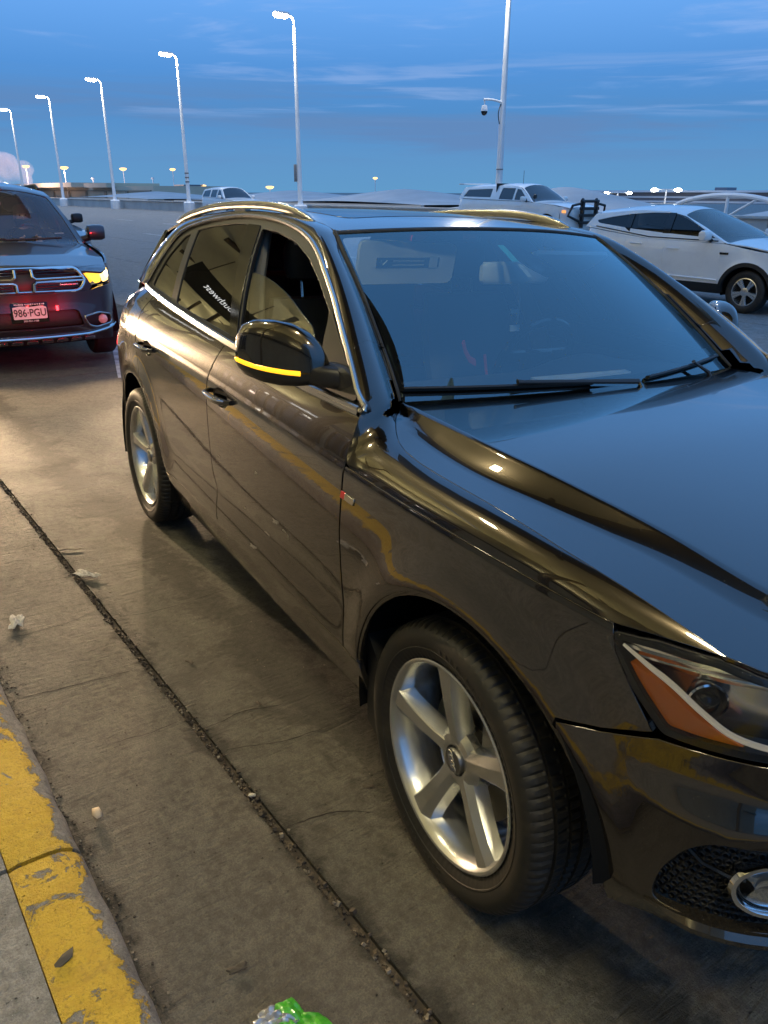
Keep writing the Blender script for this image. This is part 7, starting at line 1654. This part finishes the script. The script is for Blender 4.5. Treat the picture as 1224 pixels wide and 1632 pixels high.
# steam drifting at the left edge
def steam():
    m_ = bpy.data.materials.new('steam'); m_.use_nodes = True; nt = m_.node_tree; N = nt.nodes; L = nt.links; N.clear()
    out = N.new('ShaderNodeOutputMaterial'); pv = N.new('ShaderNodeVolumePrincipled'); pv.inputs['Color'].default_value = (.98, .93, .94, 1); pv.inputs['Anisotropy'].default_value = .1
    tc = N.new('ShaderNodeTexCoord'); nz = N.new('ShaderNodeTexNoise'); nz.inputs['Scale'].default_value = .16; nz.inputs['Detail'].default_value = 5; L.new(tc.outputs['Object'], nz.inputs[0])
    mr = N.new('ShaderNodeMapRange'); mr.inputs[1].default_value = .42; mr.inputs[2].default_value = .62; mr.inputs[4].default_value = .30; L.new(nz.outputs['Fac'], mr.inputs[0]); L.new(mr.outputs[0], pv.inputs['Density']); L.new(pv.outputs[0], out.inputs['Volume'])
    q = CA+(np.array([-117.5, 20.5, 4.2])-CA)*1.7; bm = bmesh.new(); R5 = random.Random(5)
    for dx, dz, r in ((0, 3.5, 6.0), (-3, 6.5, 5.0), (3.5, .5, 5.5), (5.5, 3.2, 3.6), (-6, 8.5, 4.5), (8, 1.2, 3.2), (10, 3.6, 1.8)):
        t_ = bmesh.new(); bmesh.ops.create_icosphere(t_, subdivisions=3, radius=r)
        for v in t_.verts: v.co = v.co*(1+.16*math.sin(v.co.x*1.1+dx)*math.cos(v.co.z*1.3+dz)+.10*R5.uniform(-1, 1))+Vector((R5.uniform(-.5, .5), dx, dz-3))
        me = bpy.data.meshes.new('t'); t_.to_mesh(me); bm.from_mesh(me); bpy.data.meshes.remove(me); t_.free()
    me = bpy.data.meshes.new('steam'); bm.to_mesh(me); bm.free(); me.materials.append(m_); o = bpy.data.objects.new('steam', me); COL.objects.link(o)
    o.matrix_world = ROAD @ Matrix.Translation(Vector(q)); md = o.modifiers.new('r', 'REMESH'); md.mode = 'VOXEL'; md.voxel_size = .5; tag(o, kind='stuff')
steam()

# ------------------------------------------------------------------ litter on the ground (positions in the car frame)
def pos(x, y, z=0.0):
    a = x*math.cos(TH)+y*math.sin(TH); b_ = -x*math.sin(TH)+y*math.cos(TH); return ROAD @ Matrix.Translation(Vector((a, b_, float(h_ab(a, b_))+z)))
M_['paper'] = pm('crumpled_paper', (.58, .54, .48), .75, noise=(40, (.40, .36, .31), .45, .65)); M_['leaf'] = pm('dry_leaf', (.07, .055, .04), .7); M_['twig'] = pm('twig', (.20, .16, .11), .8)
M_['crumb'] = pm('pale_crumb', (.62, .48, .33), .75, bump=(90, .5, .004)); M_['bagg'] = pm('green_foil', (.10, .50, .035), .3, coat=.5, noise=(30, (.06, .36, .03), .45, .6)); M_['bagw'] = pm('silver_foil', (.62, .62, .64), .25, .6)
def crumple(name, x, y, sx, sy, h, rz, mat, lab, cat, z=.004, seed=0, n=16, grp=None, cup=.0):
    q = random.Random(seed); b = MB(); vs = []; ph = [q.uniform(0, 6) for _ in range(8)]
    for i in range(n):
        for j in range(n):
            u, v = i/(n-1)*2-1, j/(n-1)*2-1; r = 1+.14*math.sin(3*math.atan2(v, u)+ph[0])+.07*math.sin(7*math.atan2(v, u)+ph[1])
            zz = abs(math.sin(u*2.1+v*1.3+ph[2]))*.5+abs(math.sin(u*4.3-v*3.1+ph[3]))*.3+abs(math.sin(v*6.1+u*2+ph[4]))*.2+q.uniform(0, .10)
            vs.append((u*sx*r, v*sy*r, z+h*zz*(1-.25*(u*u+v*v))+cup*(u*u)))
    fs = [(i*n+j, (i+1)*n+j, (i+1)*n+j+1, i*n+j+1) for i in range(n-1) for j in range(n-1)]; b.add(vs, fs)
    o = b.build(name, mat, None, angle=22, fixn=False); o.matrix_world = pos(x, y) @ Matrix.Rotation(rad(rz), 4, 'Z'); s_ = o.modifiers.new('s', 'SOLIDIFY'); s_.thickness = .0012; return tag(o, lab, cat, grp)
crumple('paper_scrap', -2.231, -1.352, .062, .022, .022, 35, M_['paper'], 'torn white paper scrap lying across the open joint', 'paper scrap', seed=1)
crumple('paper_scrap', -1.907, -1.690, .026, .050, .024, 75, M_['paper'], 'crumpled grey paper scrap near the left edge of the gutter', 'paper scrap', seed=4)
crumple('wrapper', .205, -1.395, .060, .038, .030, 20, M_['bagg'], 'bright green foil wrapper on the ground at the bottom edge', 'wrapper', seed=6, cup=.01)
crumple('wrapper', .165, -1.435, .042, .024, .034, 60, M_['bagw'], 'silver foil wrapper beside the bright green one', 'wrapper', seed=9)
for i, (x, y, r, lab, mt, z) in enumerate(((-.645, -1.632, .020, 'pale tan crumb of bread in the gutter beside the yellow kerb', 'crumb', .012), (-.511, -1.222, .011, 'small white pebble stuck in the dark joint', 'paper', .006), (-.1, -1.797, .020, 'dark stone chip on the yellow kerb paint', 'leaf', .132))):
    bm = rock(r, i+20); b = MB(); b.bm(bm, Matrix.Diagonal(Vector((1.3, .85, .6, 1)))); o = b.build('crumb' if i == 0 else 'pebble', M_[mt], None, angle=60); o.matrix_world = pos(x, y, z) @ Matrix.Rotation(i*1.1, 4, 'Z'); tag(o, lab, 'crumb' if i == 0 else 'pebble')
b = MB(); b.tube([(-.05, 0, .006), (-.01, .006, .010), (.03, -.004, .007), (.06, .0, .006)], [.002, .003, .0025, .0015], 6); o = b.build('twig', M_['twig']); o.matrix_world = pos(-2.563, -1.372) @ Matrix.Rotation(rad(70), 4, 'Z'); tag(o, 'short pale twig beside the open joint', 'twig')
LF = [(-1.30, -1.16, .018, 20, 'small dark oval leaf right of the open joint'), (.00, -1.46, .022, 80, 'curled dark leaf on the gutter near the bottom edge'), (-.38, -.90, .016, 60, 'thin dark leaf sliver on the lane between joint and front tyre'), (-.93, -1.03, .015, 10, 'dark leaf flake on the stain beside the joint')]
for i, (x, y, r, rz, lab) in enumerate(LF): crumple('dry_leaf', x, y, r, r*.38, .006, rz, M_['leaf'], lab, 'leaf', z=.002, seed=30+i, n=8, grp='dry leaves on the lane')
